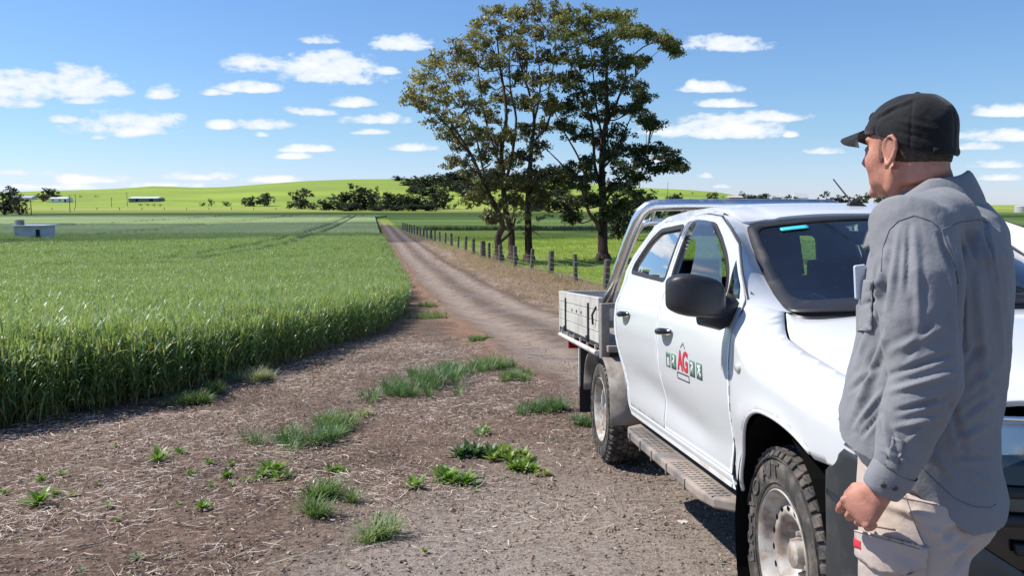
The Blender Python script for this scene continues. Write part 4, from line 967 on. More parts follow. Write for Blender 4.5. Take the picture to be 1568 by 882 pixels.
def roundp(poly, r=.03, n=4):                        # round every corner of an outline
    out = []; m = len(poly)
    for i in range(m):
        p0, p1, p2 = Vector(poly[i-1]), Vector(poly[i]), Vector(poly[(i+1) % m]); a = (p0-p1); b = (p2-p1); la, lb = a.length, b.length
        if la < 1e-6 or lb < 1e-6: continue
        rr = min(r, la*.45, lb*.45); A_ = p1+a/la*rr; B_ = p1+b/lb*rr
        for k in range(n+1): t = k/n; q = A_*(1-t)**2+p1*2*t*(1-t)+B_*t*t; out.append((q.x, q.y))
    return out
def inside(p, poly):
    x, y = p; c = False; n = len(poly); j = n-1
    for i in range(n):
        if (poly[i][1] > y) != (poly[j][1] > y) and x < (poly[j][0]-poly[i][0])*(y-poly[i][1])/(poly[j][1]-poly[i][1])+poly[i][0]: c = not c
        j = i
    return c
def offset(poly, d):                                 # move an outline outward (d>0) or inward
    n = len(poly); area = sum(poly[i][0]*poly[(i+1) % n][1]-poly[(i+1) % n][0]*poly[i][1] for i in range(n)); sg = 1 if area > 0 else -1; o = []
    for i in range(n):
        a, b, c = Vector(poly[i-1]), Vector(poly[i]), Vector(poly[(i+1) % n]); e1 = (b-a).normalized(); e2 = (c-b).normalized(); n1 = Vector((e1.y, -e1.x))*sg; n2 = Vector((e2.y, -e2.x))*sg; m_ = (n1+n2)
        m_ = m_.normalized() if m_.length > 1e-6 else n1; k = d/max(.5, m_.dot(n1)); o.append((b.x+m_.x*k, b.y+m_.y*k))
    return o
def panel(name, outline, holes, fn, m, parent, step=.035, thick=.012, side=1, smooth=True, edge=None, bev=.0025):
    """trace an outline with holes on a curved surface fn(a, b) and give it thickness"""
    edge = edge or step; outs = [dense(outline, edge)]+[dense(h, edge) for h in holes]; pts = []; E = []
    for o in outs:
        k = len(pts); n = len(o); pts += [Vector(p) for p in o]; E += [(k+i, k+(i+1) % n) for i in range(n)]
    xs_ = [p[0] for p in outline]; ys_ = [p[1] for p in outline]; bnd = pts[:]
    bx = np.array([(p.x, p.y) for p in bnd])
    for a in np.arange(min(xs_), max(xs_), step):
        for b in np.arange(min(ys_), max(ys_), step):
            p = (a+.0007, b+.0003)
            if np.min(np.abs(bx[:, 0]-p[0])+np.abs(bx[:, 1]-p[1])) < step*.6: continue
            if inside(p, outline) and not any(inside(p, h) for h in holes): pts.append(Vector(p))
    vo, eo, fo, _, _, _ = geometry.delaunay_2d_cdt(pts, E, [], 0, 1e-6)
    F = []
    for f in fo:
        c = sum((vo[i] for i in f), Vector((0, 0)))/len(f); c = (c.x, c.y)
        if inside(c, outline) and not any(inside(c, h) for h in holes): F.append(tuple(f))
    ar = np.array([(p.x, p.y) for p in vo]); XYZ = fn(ar[:, 0], ar[:, 1])
    XYZ = np.stack(XYZ, -1)
    me = bpy.data.meshes.new(name); me.from_pydata(XYZ.tolist(), [], F); me.materials.append(m)
    bm = bmesh.new(); bm.from_mesh(me); bmesh.ops.recalc_face_normals(bm, faces=bm.faces)
    bm.faces.ensure_lookup_table(); av = sum((f.normal*f.calc_area() for f in bm.faces), Vector())
    if av.dot(Vector(side) if not isinstance(side, (int, float)) else Vector((0, -side, 0))) < 0: bmesh.ops.reverse_faces(bm, faces=bm.faces)
    bm.to_mesh(me); bm.free()
    if smooth: me.polygons.foreach_set('use_smooth', [True]*len(me.polygons))
    o = bpy.data.objects.new(name, me); COL.objects.link(o); o.parent = parent
    if thick:
        sd = o.modifiers.new('thickness', 'SOLIDIFY'); sd.thickness = thick; sd.offset = -1; sd.use_even_offset = False; sd.material_offset_rim = 0
    if bev:
        b = o.modifiers.new('edge', 'BEVEL'); b.width = bev; b.segments = 1; b.limit_method = 'ANGLE'; b.angle_limit = math.radians(50)
    return o
FD = [(-.40, .565), (-.355, .70), (-.345, .95), (-.352, 1.20), (-.375, 1.262), (-.47, 1.325), (-.72, 1.490), (-.95, 1.570), (-1.17, 1.638), (-1.45, 1.668), (-1.705, 1.672), (-1.56, 1.30), (-1.435, 1.09), (-1.385, .80), (-1.380, .565)]
RDo = [(-1.392, .565), (-1.392, .80), (-1.442, 1.09), (-1.568, 1.30), (-1.715, 1.672), (-2.26, 1.668), (-2.41, 1.60), (-2.56, 1.42), (-2.53, 1.22), (-2.38, .96), (-2.24, .80), (-2.17, .66), (-2.15, .565)]
FWn = [(-1.50, 1.318), (-.60, 1.262), (-.665, 1.36), (-.80, 1.44), (-.98, 1.52), (-1.19, 1.597), (-1.45, 1.625), (-1.64, 1.625)]
RWn = [(-1.62, 1.322), (-1.755, 1.622), (-2.25, 1.618), (-2.37, 1.56), (-2.485, 1.41), (-2.45, 1.365)]
FEN = [(-.338, .52), (-.334, .70), (-.334, .95), (-.340, 1.20), (-.352, 1.243), *[(u_, float(wE(u_))-.0015) for u_ in (-.30, -.26, -.24, -.23, -.22, -.21, -.20, -.185, -.17, -.155, -.14, -.12, -.10, -.07, -.05, 0, .1, .2, .34, .6)], (.70, 1.005), (.655, .93), (.60, .868), (.50, .800), *[(.03+(.60 if c_ > 0 else .338)*abs(c_)**.9*(1 if c_ > 0 else -1), .40+.484*s_) for c_, s_ in [(math.cos(t_), math.sin(t_)) for t_ in np.radians(np.arange(56, 166, 3.1))]], (-.308, .52)]
SIDE = [(-.40, .50), (-.36, .56), (-.345, .62)]
comb = [(-.395, .560), (-.350, .70), (-.340, .95), (-.347, 1.20), (-.370, 1.267), (-.467, 1.330), (-.718, 1.496), (-.948, 1.576), (-1.169, 1.644), (-1.45, 1.674), (-2.262, 1.674), (-2.415, 1.605), (-2.567, 1.42), (-2.537, 1.215), (-2.387, .955), (-2.246, .795), (-2.177, .655), (-2.155, .560)]
cabout = [(-.405, .50), (-.3385, .52), (-.3385, .95), (-.345, 1.20), (-.358, 1.245), (-.40, 1.300), (-.53, 1.385), (-.73, 1.513), (-.95, 1.612), (-1.14, 1.690), (-1.45, 1.700), (-1.9, 1.712), (-2.28, 1.704), (-2.46, 1.655), (-2.63, 1.47), (-2.64, 1.38), (-2.56, 1.18), (-2.42, .94), (-2.29, .78), (-2.22, .64), (-2.20, .50)]
cabA = [(-.405, .50), (-.395, .56)]+comb[:7:-1]+[(-1.150, 1.654)]+cabout[10:]
# the A pillar and windscreen edge
c1 = [(-.352, 1.243), (-.370, 1.267), (-.467, 1.330), (-.718, 1.496), (-.948, 1.576), (-1.160, 1.647)]
c2 = [(-.237, .745, 1.216), (-.44, .712, 1.272), (-.61, .682, 1.335), (-.78, .652, 1.413), (-.94, .622, 1.508), (-1.055, .598, 1.588)]
def c2s(s): 
    L = np.linspace(0, 1, len(c2)); a = np.array(c2); return [np.interp(s, L, a[:, k]) for k in range(3)]
def ws(t, s):                                        # windscreen: t across (-1..1), s up
    ue, ve, we = c2s(s); uc = np.interp(s, [0, 1], [-.03, -.950]); wc = np.interp(s, [0, .5, 1], [1.236, 1.450, 1.628]); k = np.abs(t)**2.2
    return uc+(ue-uc)*k, -(t*ve), wc+(we-wc)*k
def vroof(u): return np.interp(u, [-2.62, -2.5, -2.3, -1.9, -1.45, -1.15, -1.055, -1.0], [.61, .645, .634, .627, .638, .660, .600, .585])
def roof(a, b):                                      # a: 0 front..1 rear, b: -1..1
    uf = np.interp(np.abs(b)**2.2, [0, 1], [-.960, -1.075]); ur = np.interp(np.abs(b)**3, [0, 1], [-2.57, -2.44]); u = uf+(ur-uf)*a
    wc = np.interp(u, [-2.60, -2.45, -2.3, -2.0, -1.7, -1.4, -1.2, -1.05, -.95], [1.690, 1.715, 1.730, 1.742, 1.738, 1.722, 1.698, 1.664, 1.636])
    we = np.interp(u, [-2.5, -2.3, -1.9, -1.45, -1.15, -1.055, -1.0], [1.655, 1.704, 1.713, 1.701, 1.666, 1.590, 1.58]); k = np.abs(b)**3.0
    groove = .007*(np.exp(-((np.abs(b)-.80)/.02)**2))
    return u, -(b*vroof(u)), wc+(we-wc)*k-groove
plan = [(.44, .918), (.52, .916), (.60, .900), (.68, .868), (.76, .812), (.83, .72), (.88, .60), (.915, .42), (.935, .20), (.94, 0)]
def hoodf(a, b):                                     # a: 0 cowl..1 nose
    uf = np.interp(np.abs(b)*.85, np.array([p[1] for p in plan[9::-1]]), np.array([p[0] for p in plan[9::-1]]))-.045; ur = -.045-.192*np.abs(b)**2.2; u = ur+(uf-ur)*a; ve = V(u, wE(u))-.005
    wc = np.interp(u, [-.36, -.15, .1, .35, .6, .8, .90], [1.24, 1.232, 1.225, 1.195, 1.145, 1.085, 1.045]); k = np.abs(b)**3.2
    w_ = wc+(wE(u)+.002-wc)*k; w_ = w_+.012*(1/(1+np.exp((np.abs(b)-.66)/.02)))*np.clip(a*3, 0, 1)-.006*np.clip(a*3, 0, 1)
    return u, -(b*ve), w_
body = None
for sd in (1, -1):
    fn = lambda a, b, sd=sd: (a, -sd*V(a, b), b)
    st1 = .020 if sd == 1 else .05
    cs = panel('cab_side', cabA, [], fn, M_PAINT, ute, side=sd, step=st1)
    nm = {1: 'right', -1: 'left'}
    fd = panel('front_door', FD, [roundp(FWn, .05)], fn, M_PAINT, ute, side=sd, thick=.03, step=st1)
    rdoor = panel('rear_door', RDo, [roundp(RWn, .045)], fn, M_PAINT, ute, side=sd, thick=.03, step=st1)
    panel('fender', FEN, [], fn, M_PAINT, ute, side=sd, thick=.012, step=.018, edge=.018, bev=0)
    B = MB(); B.tube([P3(u_, sd*(float(V(u_, w_))-.0035), w_) for u_, w_ in FEN if .54 < w_ < .89 and u_ < .47 and math.hypot(u_-.03, w_-.40) < .62][2:], .0075, 8); B.build('arch_lip', M_PAINT, ute, smooth=True)
    fi = lambda a, b, sd=sd: (a, -sd*(V(a, b)-.016), b)
    fi2 = lambda a, b, sd=sd: (a, -sd*(V(a, b)+.003), b)
    for dr_, wn in ((fd, FWn), (rdoor, RWn)):
        rw = roundp(wn, .05); panel('window_seal', offset(rw, .013), [offset(rw, -.010)], fi2, M_RUB, dr_, side=sd, step=.02, thick=.012)
        if dr_ is rdoor: panel('window', offset(rw, .004), [], fi, M_GLASS if sd == 1 else M_GLASSD, dr_, side=sd, thick=0, bev=0)
        else:                                        # wound halfway down: only the front strip of glass is still up
            if sd == -1: panel('window', offset(rw, .004), [], fi, M_GLASSD, dr_, side=sd, thick=0, bev=0)
            vz = [(-1.70, 1.560), (-1.66, 1.638), (-1.45, 1.642), (-1.19, 1.616), (-.97, 1.535), (-.78, 1.448), (-.655, 1.37), (-.575, 1.262), (-1.06, 1.292), (-1.10, 1.37), (-1.16, 1.45), (-1.26, 1.52), (-1.42, 1.556)]
            fv = lambda a, b, sd=sd: (a, -sd*(V(a, b)+.012+.016*np.clip((a+1.7)/.3, 0, 1)+.006), b)
            panel('weather_shield', roundp(vz, .03), [], fv, M_SHIELD, dr_, side=sd, step=.015, thick=0, bev=0)
    fs_ = lambda a, b, sd=sd: (a, -sd*(V(a, b)-.0035), b)
    for dr_, ol_ in ((fd, FD), (rdoor, RDo)): panel('gap_backing', offset(ol_, .010), [offset(ol_, -.0005)], fs_, M_RUB, dr_, side=sd, step=.05, thick=.004, bev=0)  # black strip added behind the door gaps, standing in for their shade
    # sail corner in black ahead of the front window
    panel('mirror_sail', [(-.585, 1.268), (-.43, 1.262), (-.48, 1.315), (-.645, 1.42)], [], fi2, M_GLOSS, fd, side=sd, thick=.008)
    # A pillar skin
    A1 = np.array(c1+[(-1.215, 1.660)]); E2 = np.array(c2+[(-1.115, .580, 1.612)]); n = 30; L = np.linspace(0, 1, 7); s_ = np.linspace(0, 1, n); a1 = np.stack([np.interp(s_, L, A1[:, 0]), np.interp(s_, L, A1[:, 1])], -1); vv = V(a1[:, 0], a1[:, 1])
    e = np.stack([np.interp(s_, L, E2[:, k]) for k in range(3)], -1); Vx = []; m_ = 8
    for i in range(n):
        p = np.array([a1[i, 0], vv[i], a1[i, 1]]); q = e[i]; nrm = np.array([.35, .45, .5])
        for k in range(m_): t = min(1, k/(m_-2)); r = p*(1-t)+q*t+nrm*.014*4*t*(1-t)*min(1, i/6, (n-1-i)/6)+(np.array([-.004, -.030, -.004]) if k == m_-1 else 0); Vx.append((r[0], -sd*r[1], r[2]))
    idx = np.arange(n*m_).reshape(n, m_); ff = np.stack([idx[:-1, :-1], idx[:-1, 1:], idx[1:, 1:], idx[1:, :-1]], -1).reshape(-1, 4)
    if sd == 1: ff = ff[:, ::-1]
    o = mk('windscreen_pillar', Vx, ff, M_PAINT, ute, True)
    # door handles, indicator, sill strip
    for dr_, (hu, hw) in ((fd, (-1.235, 1.075)), (rdoor, (-2.16, 1.112))):
        B = MB(); vh = float(V(hu, hw)); n = 9; pts_ = []
        for k in range(n): t = k/(n-1); pts_.append((hu-.095+.19*t, -sd*(vh+.012+.030*math.sin(math.pi*t)**.5), hw-.016*math.cos(math.pi*t)*.3))
        B.tube(pts_, [.011, .015, .017, .018, .018, .018, .017, .015, .011], 10, ell=1.0); h_ = B.build('handle', M_GLOSS, dr_, auto=40)
        cup = [(hu+.02+.065*math.cos(2*math.pi*k/20), hw-.012+.040*math.sin(2*math.pi*k/20)) for k in range(20)]
        panel('handle_cup', cup, [], lambda a, b, sd=sd, hu=hu, hw=hw: (a, -sd*(V(a, b)+.0015), b), mat('cup_grey', (.60, .62, .64), .3, coat=.5), dr_, side=sd, thick=.001, bev=0, step=.015)
    B = MB(); vi = float(V(-.235, 1.01)); B.lathe([(0, 0.0), (.024, 0), (.022, .006), (.015, .010), (0, .012)], 20, 'Y'); 
    o = B.build('side_indicator', mat('clear_lens', (.55, .52, .50), .12, coat=1), ute, auto=50); o.location = P3(-.235, sd*vi, 1.01); o.rotation_euler = (0, 0, 0 if sd == -1 else math.pi); o.scale = (1.15, 1, .85)
    B = MB(); B.prism([(-2.16, .50), (-.44, .50), (-.42, .525), (-2.17, .525)], -sd*.880, -sd*.893); B.build('sill', M_SILLP, ute, bevel=.004)
panel('roof', [(0, -1), (1, -1), (1, 1), (0, 1)], [], roof, M_PAINT, ute, side=(0, 0, 1), step=.05, edge=.03, thick=.02)
panel('bonnet', [(0, -1), (1, -1), (1, 1), (0, 1)], [], hoodf, M_PAINT, ute, side=(0, 0, 1), step=.04, edge=.012, thick=.02)
wo_ = roundp([(-1, 0), (1, 0), (1, 1), (-1, 1)], .06); wi_ = roundp([(-.925, .115), (.925, .115), (.93, .945), (-.93, .945)], .07)
fws = lambda a, b: ws(a, b)
panel('windscreen_border', wo_, [wi_], fws, M_BLK, ute, side=(1, 0, 1), step=.05, thick=.004, bev=0)
wsg = panel('windscreen', offset(wi_, .012), [], lambda a, b: (ws(a, b)[0]-.004, ws(a, b)[1], ws(a, b)[2]-.004), M_WS, ute, side=(1, 0, 1), step=.06, thick=0, bev=0)
panel('toll_tag', roundp([(.60, .865), (.79, .865), (.79, .905), (.60, .905)], .015), [], lambda a, b: (ws(a, b)[0]+.002, ws(a, b)[1]*-1*-1, ws(a, b)[2]+.002), mat('sticker_teal', (.05, .55, .62), .5), wsg, side=(1, 0, 1), step=.03, thick=.001, bev=0).scale = (1, 1, 1)
# cowl under the windscreen
def cowl(a, b): u, y, w_ = hoodf(np.zeros_like(a), a); u2, y2, w2 = ws(a, np.zeros_like(a)+.02); return u2*(1-b)+(u+.02)*b, y2*(1-b)+y*b, (w2-.004)*(1-b)+(w_-.035)*b
panel('cowl', [(-1, 0), (1, 0), (1, 1), (-1, 1)], [], cowl, M_BLK, ute, side=(0, 0, 1), step=.1, edge=.05, thick=.01, bev=0)
for sg, (x0, x1) in ((1, (-.18, .70)), (-1, (-.80, .0))):   # wipers
    p = [np.array(ws(np.array(x0+(x1-x0)*t), np.array(.035+.03*math.sin(math.pi*t)))) for t in np.linspace(0, 1, 7)]; B = MB(); B.tube([(q[0]+.02, q[1], q[2]+.018) for q in p], .008, 6); B.build('wiper', M_BLK, ute)
# rear wall of the cab with its window
def cabrear(a, b): return (-2.615+.10*np.clip((b-1.35)/.4, 0, 1)+.03*(a/.8)**2, -a, b)
rear_o = [(-.84, .62), (.84, .62), (.86, 1.0), (.80, 1.36), (.66, 1.66), (.58, 1.71), (-.58, 1.71), (-.66, 1.66), (-.80, 1.36), (-.86, 1.0)]
rh = roundp([(-.47, 1.33), (.47, 1.33), (.43, 1.60), (-.43, 1.60)], .05)
panel('cab_rear', rear_o, [rh], cabrear, M_PAINT, ute, side=(-1, 0, 0), step=.08, thick=.02)
panel('rear_lining', offset(rear_o, -.03), [offset(rh, .004)], lambda a, b: (cabrear(a, b)[0]+.035, cabrear(a, b)[1], cabrear(a, b)[2]), M_SEAT, ute, side=(1, 0, 0), step=.1, thick=.004, bev=0)
panel('rear_window', offset(rh, .01), [], cabrear, M_GLASS, ute, side=(-1, 0, 0), step=.1, thick=0, bev=0)
# interior
inn = MB(); inn.box(P3(-1.35, 0, .52), (2.3, 1.66, .06)); inn.box(P3(-.30, 0, .80), (.05, 1.64, .6)); 
for s_ in (-1, 1): inn.box((-1.45, s_*.80, .80), (2.2, .02, .60))
inn.build('cabin_floor', M_SEAT, ute)
B = MB(); B.prism([(-.22, .80), (-.25, 1.14), (-.45, 1.185), (-.70, 1.15), (-.76, 1.02), (-.72, .80)], -.79, .79); B.build('dashboard', M_DASH, ute, bevel=.03, auto=40)
B = MB(); B.box(P3(-.52, .40, 1.203), (.26, .34, .008), Matrix.Rotation(.05, 3, 'Y')); B.build('papers', mat('paper', (.75, .78, .76), .7), ute)
B = MB(); ang = math.radians(28)
R_ = Matrix.Rotation(-ang, 3, 'Y'); pts_ = [Vector(P3(-.86, .38, 1.10))+R_ @ Vector((0, .185*math.cos(t), .185*math.sin(t))) for t in np.linspace(0, 2*math.pi, 33)]; B.tube(pts_, .015, 8, caps=False)
B.box(P3(-.84, .38, 1.09), (.04, .12, .10), R_); B.tube([P3(-.84, .38, 1.09), P3(-.60, .38, 1.0)], .03, 8); B.build('steering_wheel', M_BLK, ute, auto=40)
def seat(u, v, wd, hh):
    s = bpy.data.objects.new('seat', None)
    B = MB(); B.box(P3(u+.24, v, .78), (.50, wd, .16)); B.box(P3(u-.06, v, 1.06), (.14, wd, .58), Matrix.Rotation(-.20, 3, 'Y'), taper=.86); o = B.build('seat', M_SEAT, ute, bevel=.04, seg=3, auto=50)
    B = MB(); B.box(P3(u-.15, v, 1.455), (.10, hh, .22), Matrix.Rotation(-.15, 3, 'Y'), taper=.9); B.tube([P3(u-.14, v-.06, 1.30), P3(u-.15, v-.06, 1.42)], .007, 6); B.tube([P3(u-.14, v+.06, 1.30), P3(u-.15, v+.06, 1.42)], .007, 6); B.build('headrest', M_SEAT, o, bevel=.025, seg=3, auto=50)
seat(-1.12, .38, .50, .28); seat(-1.18, -.38, .50, .26)
B = MB(); B.box(P3(-1.95, 0, .80), (.48, 1.35, .16)); B.box(P3(-2.26, 0, 1.05), (.14, 1.35, .50), Matrix.Rotation(-.15, 3, 'Y')); rs = B.build('rear_seat', M_SEAT, ute, bevel=.04, seg=2, auto=50)
for v_ in (-.42, .42): B = MB(); B.box(P3(-2.34, v_, 1.36), (.09, .25, .15)); B.build('headrest', M_SEAT, rs, bevel=.02, auto=50)
B = MB(); B.prism([(-1.12, 1.60), (-1.6, 1.655), (-2.45, 1.655), (-2.45, 1.667), (-1.6, 1.667), (-1.12, 1.612)], -.57, .57); B.build('headlining', mat('headlining', (.35, .34, .32), .9), ute)
B = MB(); B.box(P3(-1.02, .0, 1.525), (.03, .23, .065)); B.tube([P3(-1.01, 0, 1.54), P3(-.99, 0, 1.605)], .010, 6); B.build('inside_mirror', M_BLK, ute, bevel=.012, auto=40)
# aerial on the roof
B = MB(); B.prism([(-.075, 0), (.075, 0), (.02, .045), (-.055, .060)], -.022, .022); an = B.build('aerial_base', M_BLK, ute, bevel=.010, seg=3, auto=50, loc=P3(-1.16, -.01, 1.672))
B = MB(); B.tube([(-.035, 0, .045), (-.15, 0, .22)], [.0065, .0045], 8); B.build('aerial', mat('aerial_grey', (.12, .12, .11), .5), an)
an.rotation_euler = (0, 0, math.radians(82)); an.scale = (.8, .8, .68)
# mirrors
for sd in (1, -1):
    B = MB(); cen = Vector(P3(-.40, sd*1.075, 1.282)); n = 18; rings = []
    # lofted shell: cross-sections from the outer tip to the foot
    secs = [(1.168, .030, .040, 0, .0), (1.158, .055, .058, 0, .0), (1.130, .075, .074, 0, .0), (1.09, .088, .086, -.002, .0), (1.02, .090, .086, -.006, .0), (.965, .080, .082, -.012, .005), (.940, .055, .068, -.022, .01), (.930, .03, .04, -.03, .012)]
    Vv = []; Ff = []
    for (v_, a_, b_, dz_, du) in secs:
        for k in range(n):
            t = 2*math.pi*k/n; c_, s_ = math.cos(t), math.sin(t); x = a_*abs(c_)**.42*(1 if c_ > 0 else -.75); z = b_*abs(s_)**.38*(1 if s_ > 0 else -1)
            Vv.append(P3(-.40+x-du+.02*(v_-1.07), sd*v_, 1.282+z+dz_+(.10*(v_-1.07) if z > 0 else .06*(v_-1.07)*0)))
    for i in range(len(secs)-1):
        for k in range(n): Ff.append((i*n+k, i*n+(k+1) % n, (i+1)*n+(k+1) % n, (i+1)*n+k))
    Ff.append(tuple(range(n))); Ff.append(tuple((len(secs)-1)*n+k for k in range(n)))
    B.add(Vv, Ff); mo = B.build('wing_mirror', M_BLK, ute, auto=50); ss_ = mo.modifiers.new('s', 'SUBSURF'); ss_.levels = 1; ss_.render_levels = 1
    B = MB(); B.tube([P3(-.40, sd*1.03, 1.205), P3(-.42, sd*.95, 1.190), P3(-.45, sd*.875, 1.225)], [.030, .036, .042], 12, ell=1.5); B.build('mirror_arm', M_BLK, mo, auto=50)
    B = MB(); B.box(P3(-.463, sd*1.05, 1.285), (.004, .17, .12)); B.build('mirror_glass', M_CHROME, mo, bevel=.004)
# front end: bumper, grille, lamps
plan = plan+[(u, -v) for u, v in plan[-2::-1]]; pu = np.array([p[0] for p in plan]); pv = np.array([p[1] for p in plan]); pa = np.linspace(-1, 1, len(plan))
def front(a, b, off=0):                              # a around the nose (-1 right .. 1 left), b height
    u = np.interp(a, pa, pu); v = np.interp(a, pa, pv); lean = np.interp(b, [.22, .32, .45, .60, .80, 1.0, 1.06], [-.10, -.03, .01, .015, -.01, -.05, -.075])
    k = np.clip(1-np.abs(v)/.93, 0, 1)**.5; return u+(lean)*(.25+.75*k)+off, -(v*(1+off*.6)-np.sign(v)*np.maximum(0, -lean)*.25*(1-k)), b
def fpan(name, outline, m, off=0, holes=(), thick=.02, par=None, step=.03, **kw): return panel(name, outline, list(holes), lambda a, b: front(a, b, off), m, par or ute, side=(1, 0, 0), step=step, thick=thick, **kw)
bump = fpan('front_bumper', [(-1, .36), (-.90, .27), (.90, .27), (1, .36), (1, .78), (.86, .865), (.70, .835), (.60, .80), (.34, .61), (-.34, .61), (-.60, .80), (-.70, .835), (-.86, .865), (-1, .78)], M_CLAD)
fpan('grille_surround', [(-.62, .72), (-.34, .57), (.34, .57), (.62, .72), (.56, .90), (.29, .90), (.26, 1.035), (-.26, 1.035), (-.29, .90), (-.56, .90)], M_GLOSS, -.03)
for k in range(5):
    z = .66+.07*k; e = (.36, .42, .46, .24, .24)[k]; fpan('grille_bar', [(-e, z), (e, z), (e, z+.028), (-e, z+.028)], M_BLK, .004, thick=.02, step=.05)
fpan('chrome_bar', [(-.88, .992), (.88, .992), (.86, 1.004), (-.86, 1.004)], M_CHROME, .004, thick=.012, step=.05)
M_LENS = glassmat('lamp_lens', (.9, .93, .95), 1.6)
for s_ in (-1, 1):
    hl = sorted if False else None
    ol = [(s_*.93, .885), (s_*.66, .845), (s_*.40, .862), (s_*.285, .925), (s_*.275, .985), (s_*.60, .988), (s_*.88, .988)]
    lamp = fpan('headlight', ol, mat('lamp_reflector', (.42, .45, .48), .18, metal=.8), -.035, thick=.004)
    fpan('lens', ol, M_LENS, .0, thick=0, par=lamp, bev=0)
    B = MB(); B.lathe([(.0, 0), (.036, 0), (.045, .02), (.048, .03), (.040, .03), (.032, .012), (0, .006)], 20, 'X')
    p = front(np.array(s_*.50), np.array(.922), -.06); B.build('projector', M_CHROME, lamp, auto=40, loc=(float(p[0]), float(p[1]), float(p[2])))
    p = front(np.array(s_*.62), np.array(.50), .0); B = MB(); B.lathe([(0, 0), (.045, 0), (.055, .012), (.060, .012), (.060, -.02)], 20, 'X'); B.build('fog_lamp', M_GLOSS, ute, auto=40, loc=(float(p[0])+.004, float(p[1]), float(p[2])))
    fpan('trim_line', [(s_*.995, .715), (s_*.62, .672), (s_*.62, .686), (s_*.995, .729)], M_CHROME if False else mat('dark_trim', (.012, .012, .014), .35), .006, thick=.010)
fpan('bumper_bar', [(-.6, .455), (.6, .455), (.6, .468), (-.6, .468)], M_CHROME, .006, thick=.008, step=.06)
# chassis, wells
B = MB(); B.box((-2.3, 0, .50), (5.0, .9, .14)); B.box((-.1, 0, .60), (1.3, 1.1, .5)); B.box((-1.35, 0, .47), (1.9, 1.5, .06)); B.box((-3.125, 0, .36), (.12, 1.3, .12)); B.box((0, 0, .36), (.1, 1.3, .1)); B.build('chassis', M_VOID, ute)
for sd in (1, -1):
    Vv = []; n = 20
    for v_ in (.50, .915):
        for k in range(n): t = math.pi*(-.18+1.36*k/(n-1)); Vv.append(P3((.475 if v_ > .6 else .47)*math.cos(t)*(.70 if math.cos(t) < 0 else 1.0), sd*v_, .385+.485*math.sin(t)))
    Ff = [(k, k+1, n+k+1, n+k) for k in range(n-1)]; Ff.append(tuple(range(n)))
    mk('wheel_well', Vv, Ff, M_VOID, ute)
